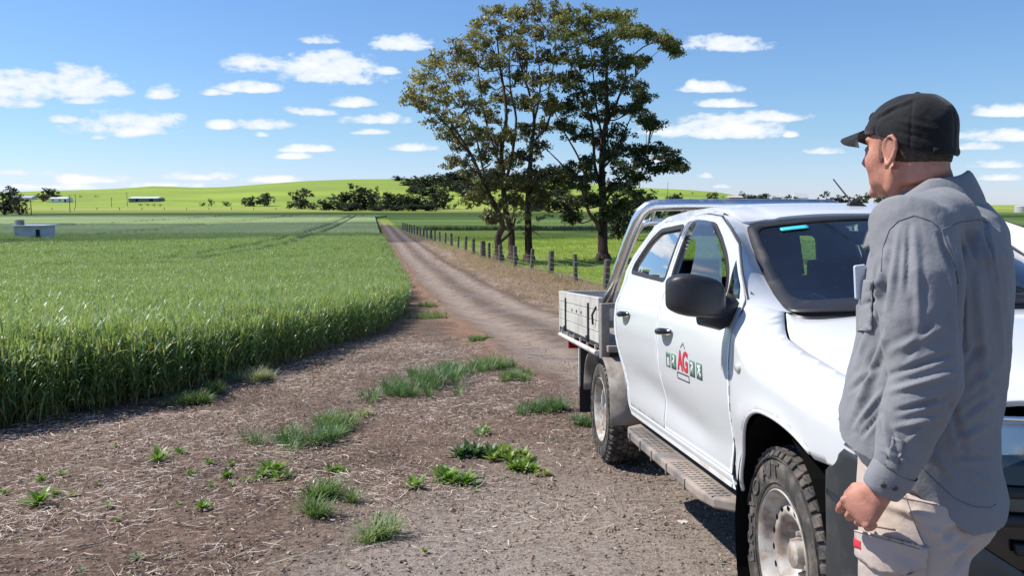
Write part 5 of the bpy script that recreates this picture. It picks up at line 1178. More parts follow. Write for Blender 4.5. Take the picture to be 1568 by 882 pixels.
# ---- wheels
def wheel(name):
    t = bpy.data.objects.new(name, None); COL.objects.link(t); t.parent = ute; t.empty_display_size = .1
    R = .380; B = MB()
    prof = [(.222, .0), (.232, .006), (.245, .004), (.27, .010), (.300, .013), (.325, .010), (.345, .000), (.357, -.012), (.366, -.030), (.368, -.06), (.369, -.12), (.368, -.18), (.366, -.215), (.357, -.23), (.30, -.255), (.245, -.25), (.222, -.24)]
    B.lathe(prof, 72, 'Y'); ty = B.build('tyre', M_TYRE, t, auto=35)
    B = MB(); N = 46
    for k in range(N):
        a = 2*math.pi*k/N
        for (al, w_, ln, ph, rr, tw) in ((-.018, .034, .60, 0, .3745, .30), (-.063, .036, .62, .5, .3775, -.35), (-.107, .032, .6, .15, .378, .3), (-.150, .036, .62, .6, .3775, -.35), (-.200, .034, .60, .3, .3745, .3)):
            aa = a+ph*2*math.pi/N; cl = 2*math.pi*rr/N*ln*1.18; M_ = Matrix.Rotation(-aa, 3, 'Y') @ Matrix.Rotation(tw, 3, 'X')
            B.box(Matrix.Rotation(-aa, 3, 'Y') @ Vector((rr-.006, al, 0)), (.016, w_, cl), M_, taper=.92)
        # shoulder lugs wrap down the sidewall
        ln = .55 if k % 2 else .75; aa = a; M_ = Matrix.Rotation(-aa, 3, 'Y') @ Matrix.Rotation(-.62, 3, 'Z')
        B.box(Matrix.Rotation(-aa, 3, 'Y') @ Vector((.356, -.006, 0)), (.040, .014, 2*math.pi*R/N*ln), M_)
    B.build('tread', M_TYRE, ty, bevel=.0025, seg=1, auto=30)
    for (r1, r2) in ((.3375, .3395), (.2515, .2535)):
        B = MB(); B.lathe([(r1, .0118 if r1 < .3 else .006), (r1, .0155 if r1 > .3 else .0105), (r2, .0155 if r1 > .3 else .0105), (r2, .008 if r1 < .3 else .004)], 72, 'Y', closed=True); B.build('sidewall_ridge', M_TYRE, ty, auto=30)
    for (txt, a0, hgt_) in (('BRAVO A/T', -28, .050), ('RADIAL', 20, .030)):
        if txt == 'RADIAL': continue
        cu = bpy.data.curves.new('txt', 'FONT'); cu.body = txt; cu.size = 1; cu.extrude = 0; cu.space_character = 1.15; cu.offset = .012; to = bpy.data.objects.new('txt', cu); COL.objects.link(to)
        dg = bpy.context.evaluated_depsgraph_get(); me = bpy.data.meshes.new_from_object(to.evaluated_get(dg)); bpy.data.objects.remove(to)
        co = np.array([v.co[:] for v in me.vertices]); sc_ = hgt_/.70; rad = .272; out = []
        for (x, y, z) in co:
            th = math.radians(a0)+(x*sc_*1.42)/(rad+hgt_*.4); rr = rad+y*sc_; out.append((rr*math.cos(th), .0135+.0015*math.sin(math.pi*(rr-.27)/.05), rr*math.sin(th)))
        Ff = [tuple(p.vertices) for p in me.polygons]
        xs2 = np.sort(co[:, 0]); gi_ = int(np.argmax(np.diff(xs2))); cut = (xs2[gi_]+xs2[gi_+1])/2
        for sel in (lambda x: x < cut, lambda x: x > cut):
            lt = mk('tyre_lettering', out, [f for f in Ff if sel(co[f[0], 0])], M_TYRE2, ty); so = lt.modifiers.new('t', 'SOLIDIFY'); so.thickness = .004; so.offset = 0
            bm = bmesh.new(); bm.from_mesh(lt.data); bmesh.ops.delete(bm, geom=[v for v in bm.verts if not v.link_faces], context='VERTS'); bm.to_mesh(lt.data); bm.free()
    B = MB()
    B.lathe([(.212, -.235), (.222, -.235), (.228, -.245), (.205, -.20), (.195, -.12), (.198, -.05), (.212, -.022), (.222, -.008), (.228, .004), (.224, .008), (.216, .002), (.207, -.012), (.200, -.030), (.190, -.055), (.183, -.062), (.180, -.058), (.172, -.040), (.160, -.030), (.146, -.028), (.136, -.032), (.127, -.046), (.121, -.072), (.112, -.088), (.098, -.094), (.070, -.094), (.056, -.092), (.050, -.080), (.048, -.050), (.046, -.036), (.036, -.030), (0, -.029)], 64, 'Y')
    rim = B.build('rim', M_RIM, t, auto=45)
    B = MB(); 
    for k in range(16):
        a = 2*math.pi*(k+.5)/16; c_ = Vector((.1600*math.cos(a), -.0285, .1600*math.sin(a))); n = 14; er = Vector((math.cos(a), 0, math.sin(a))); et = Vector((-math.sin(a), 0, math.cos(a)))
        vs = [c_+er*.0095*math.cos(2*math.pi*j/n)+et*.0125*math.sin(2*math.pi*j/n)+Vector((0, .0012, 0)) for j in range(n)]; B.add(vs, [tuple(range(n))])
    B.build('vent_hole', M_VOID, rim)['kind'] = 'stuff'
    for k in range(6):
        a = 2*math.pi*k/6+.3; B = MB(); B.lathe([(.0155, 0), (.0150, .018), (.0115, .026), (.0095, .040), (0, .042)], 6, 'Y'); B.build('lug_nut', M_ALU2, rim, auto=30, loc=(.0700*math.cos(a), -.094, .0700*math.sin(a)))
    return t
wf = wheel('front_wheel'); bm_ = None
def tree_copy(o, parent, nm=None):
    c = o.copy(); COL.objects.link(c); c.parent = parent
    if nm: c.name = nm
    for ch in list(o.children): tree_copy(ch, c)
    return c
# outer face of the tyre carries +local y: turn it to the car's right (-y)
def setw(o, u, v, sd, steer=0, spin=0):
    o.location = P3(u, sd*v, .375); o.rotation_euler = (0, spin, (math.pi if sd == 1 else 0)+steer)
wr = tree_copy(wf, ute, 'rear_wheel'); wf2 = tree_copy(wf, ute, 'front_wheel'); wr2 = tree_copy(wf, ute, 'rear_wheel')
setw(wf, 0, .864, 1, steer=math.radians(-2), spin=math.radians(-4)); setw(wr, -3.125, .893, 1, spin=1.1); setw(wf2, 0, .893, -1, steer=math.radians(-2)); setw(wr2, -3.125, .893, -1)
# ---- side steps
for sd in (1, -1):
    B = MB(); pl = [(-2.12, .865), (-2.05, .945), (-1.92, .975), (-.62, .975), (-.48, .950), (-.40, .870), (-.40, .80), (-2.12, .80)]
    B.prism([(u, -sd*v) for u, v in pl], .405, .452, plane='xy'); st_ = B.build('side_step', M_STEP, ute, bevel=.010, seg=2)
    B = MB(); k = 0
    for u0 in np.arange(-1.10, -.50, .040):
        for j, v0 in enumerate((.885, .915, .945)): B.box(P3(u0, sd*v0, .4525), (.012, .020, .005))
    for u0 in np.arange(-1.98, -1.3, .040):
        for j, v0 in enumerate((.885, .915, .945)): B.box(P3(u0, sd*v0, .4525), (.012, .020, .005))
    B.build('tread_pips', M_STEP, st_)['kind'] = 'stuff'
    for u0 in (-1.86, -1.62, -1.38, -1.10, -.80): B = MB(); B.box(P3(u0, sd*.976, .425), (.010, .010, .052)); B.build('step_rib', M_STEP, st_, bevel=.002)
    for u0 in (-1.8, -.7): B = MB(); B.box(P3(u0, sd*.76, .42), (.05, .2, .04)); B.build('step_bracket', M_VOID, st_)
# ---- tray
tray = MB(); tray.box(P3(-3.86, 0, .835), (2.06, 1.80, .045)); tr = tray.build('tray_floor', M_ALU2, ute, bevel=.004)
for sd in (1, -1):
    B = MB()
    for k in range(4):
        z0 = .862+.0775*k; B.box(P3(-3.93, sd*(.925+.001*(k % 2)), z0+.0375), (1.90, .026, .0735))
    sb = B.build('side_board', M_ALU, ute, bevel=.004, seg=2)
    B = MB(); B.box(P3(-3.93, sd*.922, 1.176), (1.92, .036, .018)); B.build('board_cap', M_ALU, sb, bevel=.004)
    for u0 in (-3.35, -4.45):
        B = MB(); B.box(P3(u0, sd*.944, 1.00), (.036, .012, .27)); B.box(P3(u0, sd*.950, .868), (.05, .022, .05)); B.build('latch_bar', M_BLK, sb, bevel=.003)
    for u0 in (-3.68, -3.90, -4.12): B = MB(); B.box(P3(u0, sd*.9395, 1.045), (.030, .004, .022)); B.build('slot', M_VOID, sb)
    B = MB(); B.tube([P3(-3.04, sd*.94, 1.12), P3(-3.07, sd*.965, 1.06), P3(-3.10, sd*.955, .99)], .008, 6); B.build('strap', M_BLK, sb)
    B = MB(); B.tube([P3(-2.98, sd*.950, .795), P3(-4.75, sd*.950, .795)], .019, 10); ra = B.build('rope_rail', M_ALU, ute, auto=40)
    for u0 in np.linspace(-3.1, -4.7, 6): B = MB(); B.box(P3(u0, sd*.935, .822), (.02, .014, .045)); B.build('rail_bracket', M_ALU, ra)
    B = MB(); B.box(P3(-2.935, sd*.905, .955), (.085, .060, .385)); B.build('headboard_post', M_ALU2, ute, bevel=.006)
    B = MB(); B.box(P3(-4.905, sd*.905, 1.00), (.035, .055, .37)); B.build('corner_post', M_ALU, ute, bevel=.005)
    # polished hoop with an inner tube
B = MB(); 
for (du, dv, dw, r) in ((0, 0, 0, .040),):
    L1 = [(-3.13, .845, 1.13), (-2.99, .800, 1.35), (-2.85, .755, 1.56), (-2.755, .715, 1.71), (-2.725, .690, 1.765), (-2.710, .655, 1.795), (-2.700, .61, 1.808), (-2.70, .40, 1.812)]
    pts_ = [P3(*p) for p in L1]+[P3(p[0], -p[1], p[2]) for p in L1[::-1]]; B.tube(pts_, r, 18)
hoop = B.build('sports_bar', M_CHROME, ute, smooth=True)
B = MB(); L1 = [(-3.28, .825, 1.13), (-3.12, .765, 1.35), (-2.98, .715, 1.53), (-2.88, .68, 1.655), (-2.855, .655, 1.690), (-2.845, .61, 1.705), (-2.84, .4, 1.708)]
B.tube([P3(*p) for p in L1]+[P3(p[0], -p[1], p[2]) for p in L1[::-1]], .024, 14); B.build('inner_tube', M_CHROME, hoop, smooth=True)
for v_ in (.60, 0, -.60): B = MB(); B.tube([P3(-2.70, v_, 1.80), P3(-2.84, v_, 1.71)], .014, 8); B.build('bar_brace', M_CHROME, hoop)
for v_ in (.845, -.845): B = MB(); B.lathe([(0, 0), (.060, 0), (.060, .012), (.045, .014)], 20, 'Z', c=P3(-3.13, v_, 1.125)); B.build('bar_foot', M_ALU2, hoop, auto=40)
hb = MB(); hb.box(P3(-2.93, 0, 1.13), (.07, 1.86, .035)); hb.box(P3(-2.93, 0, .86), (.05, 1.80, .04)); hb.box(P3(-2.93, 0, 1.0), (.04, 1.80, .05))
for v_ in np.linspace(-.7, .7, 8): hb.box(P3(-2.93, v_, 1.0), (.025, .04, .26))
hb.build('headboard', M_ALU2, ute, bevel=.003)
hb = MB()
for sd in (1, -1): hb.box(P3(-3.20, sd*.86, 1.12), (.50, .10, .012))
hb.build('bar_mount', M_ALU2, ute, bevel=.002)
B = MB()
for k in range(4): B.box(P3(-4.90, 0, .9+.0775*k), (.026, 1.74, .0735))
tg_ = B.build('tailgate', M_ALU, ute, bevel=.004); B = MB(); B.box(P3(-4.90, 0, 1.176), (.036, 1.76, .018)); B.build('board_cap', M_ALU, tg_, bevel=.004)
B = MB(); B.box(P3(-4.884, .35, 1.13), (.004, .02, .02)); B.build('slot', M_VOID, tg_)
for sd in (1, -1):                                   # mudguards over the rear wheels, flaps behind them
    Vv = []; n = 26
    for k in range(n):
        t = math.pi*(-.02+1.0*k/(n-1)); c_, s_ = math.cos(t), math.sin(t); x = .50*abs(c_)**.75*(1 if c_ > 0 else -1); z = .47*abs(s_)**.75*(1 if s_ > 0 else -1)
        for v_ in (.66, .93): Vv.append(P3(-3.125+x, sd*v_, .40+z*.83))
    Ff = [(2*k, 2*k+1, 2*k+3, 2*k+2) for k in range(n-1)]
    o = mk('mudguard', Vv, Ff, M_ALU2, ute, True); so = o.modifiers.new('t', 'SOLIDIFY'); so.thickness = .012; so.offset = 0
    B = MB(); B.box(P3(-3.80, sd*.80, .50), (.012, .27, .52)); mf = B.build('mud_flap', M_BLK, ute, bevel=.003)
    B = MB(); B.box(P3(-3.79, sd*.935, .62), (.03, .012, .34)); B.build('flap_stay', M_ALU, mf)
    B = MB(); B.box(P3(-4.91, sd*.70, .70), (.03, .30, .10)); B.build('tail_lamp', mat('red_lens', (.45, .02, .02), .2, coat=1), ute, bevel=.006)
# ---- marks on the front door: green tiles, red AG, outlined box
M_GRN = mat('decal_green', (.10, .24, .15), .4, coat=.4); M_RED = mat('decal_red', (.62, .035, .07), .4, coat=.4); M_INK = mat('decal_ink', (.035, .03, .04), .4); M_WHT = mat('decal_white', (.78, .80, .79), .4)
def decal(name, poly, m, lift=.0022, holes=()): return panel(name, poly, list(holes), lambda a, b: (a, -(V(a, b)+lift), b), m, fdr, side=1, thick=.0006, bev=0, step=.02)
fdr = [o for o in ute.children if o.name.startswith('front_door') and o.data.vertices[0].co.y < 0][0]
def rect(u0, w0, u1, w1): return [(u0, w0), (u1, w0), (u1, w1), (u0, w1)]
tl = [(-1.235, .070), (-1.140, .075), (-.845, .072), (-.745, .076)]
for i, (u0, wd) in enumerate(tl):
    h0, h1 = .903, .975
    if i == 0: decal('green_tile', rect(u0, h0, u0+wd, h1), M_GRN, holes=[rect(u0+.008, h0+.008, u0+wd-.012, h1-.022)])
    else:
        o = decal('green_tile', rect(u0, h0, u0+wd, h1), M_GRN); pts_ = [[(.30, .88), (.62, .88), (.80, .70), (.66, .52), (.88, .12), (.70, .12), (.50, .46), (.34, .30), (.12, .40), (.40, .56), (.60, .70), (.48, .78), (.30, .76)], [(.18, .88), (.55, .86), (.84, .62), (.62, .50), (.84, .14), (.66, .12), (.46, .44), (.30, .12), (.14, .14), (.34, .56), (.58, .66), (.48, .74), (.18, .76)], [(.20, .86), (.80, .88), (.60, .70), (.86, .62), (.58, .50), (.84, .34), (.82, .14), (.56, .16), (.66, .28), (.40, .40), (.26, .12), (.14, .20), (.30, .52), (.44, .62), (.22, .72)]][i-1]
        panel('tile_mark', [(u0+wd*a, h0+(h1-h0)*b) for a, b in pts_], [], lambda a, b: (a, -(V(a, b)+.0034), b), M_WHT, o, side=1, thick=.0005, bev=0, step=.03)
cu = bpy.data.curves.new('txt', 'FONT'); cu.body = 'AG'; cu.offset = .035; to = bpy.data.objects.new('txt', cu); COL.objects.link(to)
dg = bpy.context.evaluated_depsgraph_get(); me = bpy.data.meshes.new_from_object(to.evaluated_get(dg)); bpy.data.objects.remove(to)
co = np.array([v.co[:] for v in me.vertices]); mn, mx_ = co.min(0), co.max(0); uu = -1.040+(co[:, 0]-mn[0])/(mx_[0]-mn[0])*.165; ww = .908+(co[:, 1]-mn[1])/(mx_[1]-mn[1])*.098
mk('ag_letters', np.stack([uu, -(V(uu, ww)+.0025), ww], -1), [tuple(p.vertices) for p in me.polygons], M_RED, fdr)
decal('outlined_box', rect(-1.050, .866, -.862, .899), M_INK, holes=[rect(-1.045, .871, -.867, .894)])
decal('roof_mark', [(-.990, 1.014), (-.957, 1.036), (-.924, 1.014), (-.924, 1.020), (-.957, 1.044), (-.990, 1.020)], M_GRN)
# ================================================= the man
MX, MY = .895, 1.85; MG_ = H(MX, MY); YB = math.radians(22); YH = math.radians(57)
def frame(yaw): return Vector((-math.cos(yaw), math.sin(yaw), 0)), Vector((-math.sin(yaw), -math.cos(yaw), 0))
BF, BL = frame(YB); HFU, HLU = frame(YH); HF, HL = HFU*.87, HLU*.93; MO = Vector((MX, MY, 0))
def bp(f, l, z): return MO+BF*f+BL*l+Vector((0, 0, z))
def onl(px, py, l, z_=None):                         # world point under a pixel on the plane l = const of the body
    d = Vector(px2dir(px, py)); c = Vector((0, 0, CAMH)); t = ((MO-c).dot(BL)+l-(c-c).dot(BL))/d.dot(BL); t = ((MO+BL*l)-c).dot(BL)/d.dot(BL); return c+d*t
def pix(V):
    V = np.asarray(V); c, s = math.cos(PITCH), math.sin(PITCH); z = V[:, 2]-CAMH; d = V[:, 1]*c-z*s; up = V[:, 1]*s+z*c
    return 784+FPX*V[:, 0]/d, 441-FPX*up/d
M_SKIN = mat('skin', (.49, .225, .16), .48, spec=.4, var=.17, vscale=30, dirt=((.56, .20, .15), 16, .5, .75), bumps=((220, .45, .0015), (60, .35, .003)))
M_SKIN.node_tree.nodes['Principled BSDF'].inputs['Subsurface Weight'].default_value = .05; M_SKIN.node_tree.nodes['Principled BSDF'].inputs['Subsurface Radius'].default_value = (.02, .008, .004)
M_SKIN.node_tree.nodes['Principled BSDF'].inputs['Subsurface Scale'].default_value = .4
def cloth(name, col, stripe=0, rough=.85, weave=900, var=.05):
    m = mat(name, col, rough, spec=.15, var=var, vscale=6, bumps=((weave, .3, .0006), (55, .32, .005), (16, .3, .010))); b = m.node_tree.nodes['Principled BSDF']; b.inputs['Sheen Weight'].default_value = .15
    return m
M_SHIRT = cloth('shirt_cotton', (.222, .226, .240)); M_TROU = cloth('trouser_cotton', (.50, .415, .36)); M_CAP = cloth('cap_cloth', (.013, .013, .015), rough=.75)
M_SEAM = mat('seam', (.13, .135, .16), .9); M_TSEAM = mat('seam_tan', (.27, .22, .20), .9); M_HAIR = mat('hair', (.045, .030, .022), .7, var=.4, vscale=90, bumps=((240, .8, .002),))
def fuse(name, B, m, parent, voxel, smooth=6, fn=None, sub=0, soft=None):
    me = bpy.data.meshes.new(name); me.from_pydata(B.v, [], B.f); me.update()
    bm = bmesh.new(); bm.from_mesh(me); bmesh.ops.recalc_face_normals(bm, faces=bm.faces); bm.to_mesh(me); bm.free()
    o = bpy.data.objects.new('tmp', me); COL.objects.link(o)
    r = o.modifiers.new('r', 'REMESH'); r.mode = 'VOXEL'; r.voxel_size = voxel
    if smooth: s = o.modifiers.new('s', 'SMOOTH'); s.factor = .5; s.iterations = smooth
    dg = bpy.context.evaluated_depsgraph_get(); me2 = bpy.data.meshes.new_from_object(o.evaluated_get(dg)); bpy.data.objects.remove(o)
    n = len(me2.vertices); V = np.empty(n*3); me2.vertices.foreach_get('co', V); V = V.reshape(-1, 3); N = np.empty(n*3); me2.vertices.foreach_get('normal', N); N = N.reshape(-1, 3)
    if soft is not None:
        ed = np.empty(len(me2.edges)*2, dtype=np.int64); me2.edges.foreach_get('vertices', ed); ed = ed.reshape(-1, 2); wgt = soft(V)[:, None]; cnt = np.bincount(ed.ravel(), minlength=n)[:, None]
        for _ in range(26):
            A_ = np.zeros_like(V); np.add.at(A_, ed[:, 0], V[ed[:, 1]]); np.add.at(A_, ed[:, 1], V[ed[:, 0]]); V = V+(A_/np.maximum(cnt, 1)-V)*wgt*.6
    if fn is not None: V = fn(V, N)
    pl = np.array(parent.matrix_world.translation if parent.parent else parent.location); V = V-pl; me2.vertices.foreach_set('co', V.ravel()); me2.update()
    me2.materials.clear(); me2.materials.append(m); me2.polygons.foreach_set('use_smooth', [True]*len(me2.polygons)); me2.name = name
    ob = bpy.data.objects.new(name, me2); COL.objects.link(ob); ob.parent = parent
    return ob
def ridges(V, N, L, facing=True):
    """pull folds up (amp>0) or down along drawn lines: (x0,y0,x1,y1,half-width px,amp m)"""
    X, Y = pix(V); D = np.zeros(len(V)); view = V-np.array([0, 0, CAMH]); view /= np.linalg.norm(view, axis=1, keepdims=True); fc = np.clip(-(view*N).sum(1)*2.2+.12, 0, 1) if facing else 1
    for (x0, y0, x1, y1, w_, a) in L:
        dx_, dy_ = x1-x0, y1-y0; l2 = dx_*dx_+dy_*dy_; t = np.clip(((X-x0)*dx_+(Y-y0)*dy_)/l2, 0, 1); d = np.hypot(X-x0-t*dx_, Y-y0-t*dy_); e = np.sin(np.pi*np.clip(t*.86+.07, 0, 1)); w_ = w_*.72; a = a*1.0
        D += a*e*(np.exp(-(d/w_)**2)-.35*np.exp(-((d-w_*1.9)/w_)**2))
    return V+N*(D*fc)[:, None]
def ring_loft(B, rings, n=36, caps=True):            # rings: (centre, half-axis vector a, half-axis vector b, squareness)
    Vv = []; F = []
    for (c, a, b, q) in rings:
        for k in range(n):
            t = 2*math.pi*k/n; x, y = math.cos(t), math.sin(t); x = abs(x)**q*(1 if x > 0 else -1); y = abs(y)**q*(1 if y > 0 else -1); Vv.append(Vector(c)+Vector(a)*x+Vector(b)*y)
    for i in range(len(rings)-1):
        for k in range(n): F.append((i*n+k, i*n+(k+1) % n, (i+1)*n+(k+1) % n, (i+1)*n+k))
    if caps: F.append(tuple(range(n))); F.append(tuple((len(rings)-1)*n+k for k in range(n)))
    B.add(Vv, F)
def ell(B, c, a, b, d, n=20, m=14):                  # ellipsoid from three half-axis vectors
    rings = [(Vector(c)+Vector(d)*math.sin(t), Vector(a)*math.cos(t), Vector(b)*math.cos(t), 1) for t in np.linspace(-math.pi/2*.97, math.pi/2*.97, m)]; ring_loft(B, rings, n)
def zpy(y, l=0): return onl(1420, y, l).z
man = thing('person', 'man in black cap, grey shirt and beige work trousers gazing at the crop', 'person', (MX, MY, MG_))
# ---- torso rings (shirt shape); fc: centre offset along f
def torso(grow=0.0, hem=True):
    R_ = []
    spec = [ # z, fc, a_f, a_l, sq
        (.735, -.052, .136, .195, .92), (.78, -.046, .143, .198, .92), (.86, -.014, .162, .200, .92), (.93, -.008, .165, .200, .90), (1.00, -.014, .161, .198, .88), (1.08, -.024, .154, .198, .86),
        (1.16, -.028, .152, .200, .86), (1.24, -.032, .147, .204, .84), (1.30, -.036, .138, .202, .85), (1.345, -.034, .130, .180, .9), (1.375, -.036, .114, .140, .95), (1.402, -.034, .096, .092, 1), (1.430, -.018, .074, .070, 1)]
    for (z, fc, a, b, q) in spec: R_.append((bp(fc, 0, z), BF*(a+grow), BL*(b+grow), q))
    return R_
SH = onl(1398, 352, .195); EL = onl(1418, 585, .262); WR = onl(1368, 722, .262); HW = onl(1350, 748, .258)
SHr = bp(-.03, -.195, SH.z); ELr = bp(-.04, -.27, EL.z); WRr = bp(-.03, -.27, WR.z+.03)
LEGL = [bp(-.02, .098, .80), bp(-.005, .105, .62), bp(.005, .110, .44+MG_*.2), bp(-.01, .112, .20), bp(-.035, .115, MG_+.08)]
LEGR = [bp(-.02, -.098, .80), bp(-.03, -.105, .62), bp(-.05, -.110, .42), bp(-.07, -.112, .20), bp(-.10, -.115, MG_+.08)]
# ---- head features in the head's own frame
HC = onl(1386, 224, 0)+Vector((0, 0, 0)); 
def hp(f, l, z): return HC+HF*f+HL*l+Vector((0, 0, z))
B = MB()
ell(B, hp(-.012, 0, .022), HF*.098, HL*.077, Vector((0, 0, .092)))           # skull
ell(B, hp(.040, 0, -.035), HF*.050, HL*.058, Vector((0, 0, .078)))           # face
ell(B, hp(.035, 0, -.072), HF*.052, HL*.052, Vector((0, 0, .034)))           # jaw
ell(B, hp(.074, 0, -.098), HF*.018, HL*.020, Vector((0, 0, .016)))           # chin
for s in (1, -1):
    ell(B, hp(.040, s*.036, -.026), HF*.042, HL*.032, Vector((0, 0, .046)))     # cheek
    ell(B, hp(.016, s*.043, -.060), HF*.046, HL*.020, Vector((0, 0, .034)))     # jaw corner
    ell(B, hp(.070, s*.030, .016), HF*.018, HL*.026, Vector((0, 0, .010)))      # brow
    ell(B, hp(.083, s*.031, -.004), HF*.008, HL*.014, Vector((0, 0, .008)))     # eyelid
B.tube([hp(.086, 0, .012), hp(.096, 0, -.012), hp(.106, 0, -.034), hp(.096, 0, -.040)], [.008, .010, .013, .010], 10)   # nose
for s in (1, -1): ell(B, hp(.094, s*.012, -.036), HF*.012, HL*.008, Vector((0, 0, .008)))
ell(B, hp(.083, 0, -.060), HF*.008, HL*.022, Vector((0, 0, .0055))); ell(B, hp(.081, 0, -.071), HF*.008, HL*.019, Vector((0, 0, .006)))  # lips
B.tube([hp(-.036, 0, -.01), hp(-.040, 0, -.060), bp(.002, 0, 1.46), bp(-.006, 0, 1.40), bp(-.02, 0, 1.34)], [.063, .061, .058, .064, .09], 24)  # neck
for s in (1, -1): B.tube([hp(-.02, s*.056, -.045), hp(.0, s*.045, -.09), bp(.035, s*.02, 1.40)], [.017, .018, .015], 12)     # neck cords
for s in (1, -1):                                                             # ears
    e0 = hp(-.010, s*.079, -.020); out = HL*s
    loop = [(-.004, -.030), (.004, -.016), (.011, .002), (.010, .018), (.000, .029), (-.014, .030), (-.024, .020), (-.026, .004), (-.020, -.012), (-.012, -.026), (-.005, -.033)]
    B.tube([e0+HF*a+Vector((0, 0, b+.008))+out*(.010 if a < 0 else .002) for a, b in loop], .0048, 8)
    ell(B, e0+HF*-.006+out*-.001+Vector((0, 0, .010)), HF*.016, out*.006, Vector((0, 0, .030)))
    ell(B, e0+HF*.000+Vector((0, 0, -.022))+out*.004, HF*.008, out*.005, Vector((0, 0, .011)))
# ---- rest of the body under the clothes
ring_loft(B, [(c, a*(.90 if c.z > .98 else .74), b*(.90 if c.z > .98 else .80), q) for (c, a, b, q) in torso(-.008)])
for (s_, e_, w_) in ((SH, EL, WR), (SHr, ELr, WRr)): B.tube([s_, s_.lerp(e_, .5), e_, e_.lerp(w_, .4), w_], [.052, .048, .042, .042, .028], 14); 
for L_ in (LEGL, LEGR): B.tube(L_, [.088, .080, .058, .052, .040], 16); 
for L_, k in ((LEGL, 0), (LEGR, 1)): ell(B, Vector((L_[-1].x, L_[-1].y, MG_+.035))+BF*.06, BF*.13, BL*.042, Vector((0, 0, .032)))
def hand(wr, kn, nb, thumb_dir, side):
    h = (kn-wr).normalized(); nb = (nb-h*nb.dot(h)).normalized(); s = nb.cross(h).normalized()
    if s.dot(thumb_dir) < 0: s = -s
    ln = (kn-wr).length
    ring_loft(B, [(wr-h*.03, s*.026, nb*.019, 1), (wr, s*.027, nb*.019, .95), (wr+h*ln*.35, s*.033, nb*.019, .85), (wr+h*ln*.75, s*.040, nb*.016, .8), (kn, s*.041, nb*.013, .8), (kn+h*.008, s*.036, nb*.008, .9)], 24)
    for i, (o, L1, r, c0) in enumerate(((.0315, .041, .0083, .32), (.0105, .045, .0086, .42), (-.0105, .042, .0083, .52), (-.0310, .033, .0074, .62))):
        p = kn+s*o-h*.012; a = .25; pts = [p]; dir_ = h
        sp = s*(o*1.4)
        for k, (L_, cu) in enumerate(((L1, c0*.75), (L1*.62, c0*1.15), (L1*.52, c0*.9))):
            a += cu; d = (h*math.cos(a)-nb*math.sin(a)+sp*.6).normalized(); m_ = pts[-1]+d*L_*.5; pts.append(m_); pts.append(pts[-1]+d*L_*.5)
        B.tube(pts, [r*1.05, r, r*1.06, r*.95, r*1.0, r*.86, r*.62], 10)
        ell(B, kn+s*o+nb*.006-h*.004, s*.0085, h*.010, nb*.008, 10, 6)
    p = wr+h*ln*.30+s*.026-nb*.004
    B.tube([p-s*.012, p+s*.010+h*.022-nb*.006, p+s*.012+h*.048-nb*.016, p+s*.004+h*.070-nb*.024, p-s*.002+h*.082-nb*.028], [.014, .0125, .0105, .0100, .0070], 10)
KN = onl(1310, 786, .245)
hand(HW, KN, BL*.90+BF*.30+Vector((0, 0, .25)), BF, 1)
hand(WRr, WRr-BF*.02-Vector((0, 0, .085)), -BL*.9+BF*.2, BF, -1)
def headsoft(V):
    r = V-np.array(HC); f_ = r @ np.array(HFU)/.87; l_ = np.abs(r @ np.array(HLU))/.93; z_ = r[:, 2]; ear = (f_ > -.045) & (f_ < .008) & (l_ > .066) & (z_ > -.06) & (z_ < .04); nose_ = (l_ < .022) & (f_ > .08)
    return np.where((z_ > -.20) & (np.hypot(f_, l_) < .16) & ~ear, np.where(nose_, .25, 1.0), 0.0)
body = fuse('body', B, M_SKIN, man, .0026, 2, soft=headsoft)
# ---- hair below the cap: short sides and nape
B = MB()
hs_ = [(c, a, b, q) for (c, a, b, q) in []]
for s in (1, -1):
    pass
ring_loft(B, [(hp(-.026, 0, .045), HF*.088, HL*.0775, 1), (hp(-.032, 0, .010), HF*.081, HL*.0765, 1), (hp(-.040, 0, -.018), HF*.071, HL*.0735, 1), (hp(-.043, 0, -.038), HF*.0685, HL*.066, 1)], 36)
M_STUB = mat('stubble', (.20, .10, .07), .8, var=.45, vscale=170, bumps=((260, .6, .002),))
hair = fuse('hair', B, M_HAIR, man, .004, 3, lambda V, N: V+N*(RNG.normal(0, .0006, len(V)))[:, None])
for s in (1, -1):
    B = MB(); P_ = []
    ell(B, hp(.014, s*.0690, -.006)-Vector(man.location), HF*.010, HL*.0052, Vector((.0, 0, .032)), 14, 10); B.build('sideburn', M_STUB, body, smooth=True)
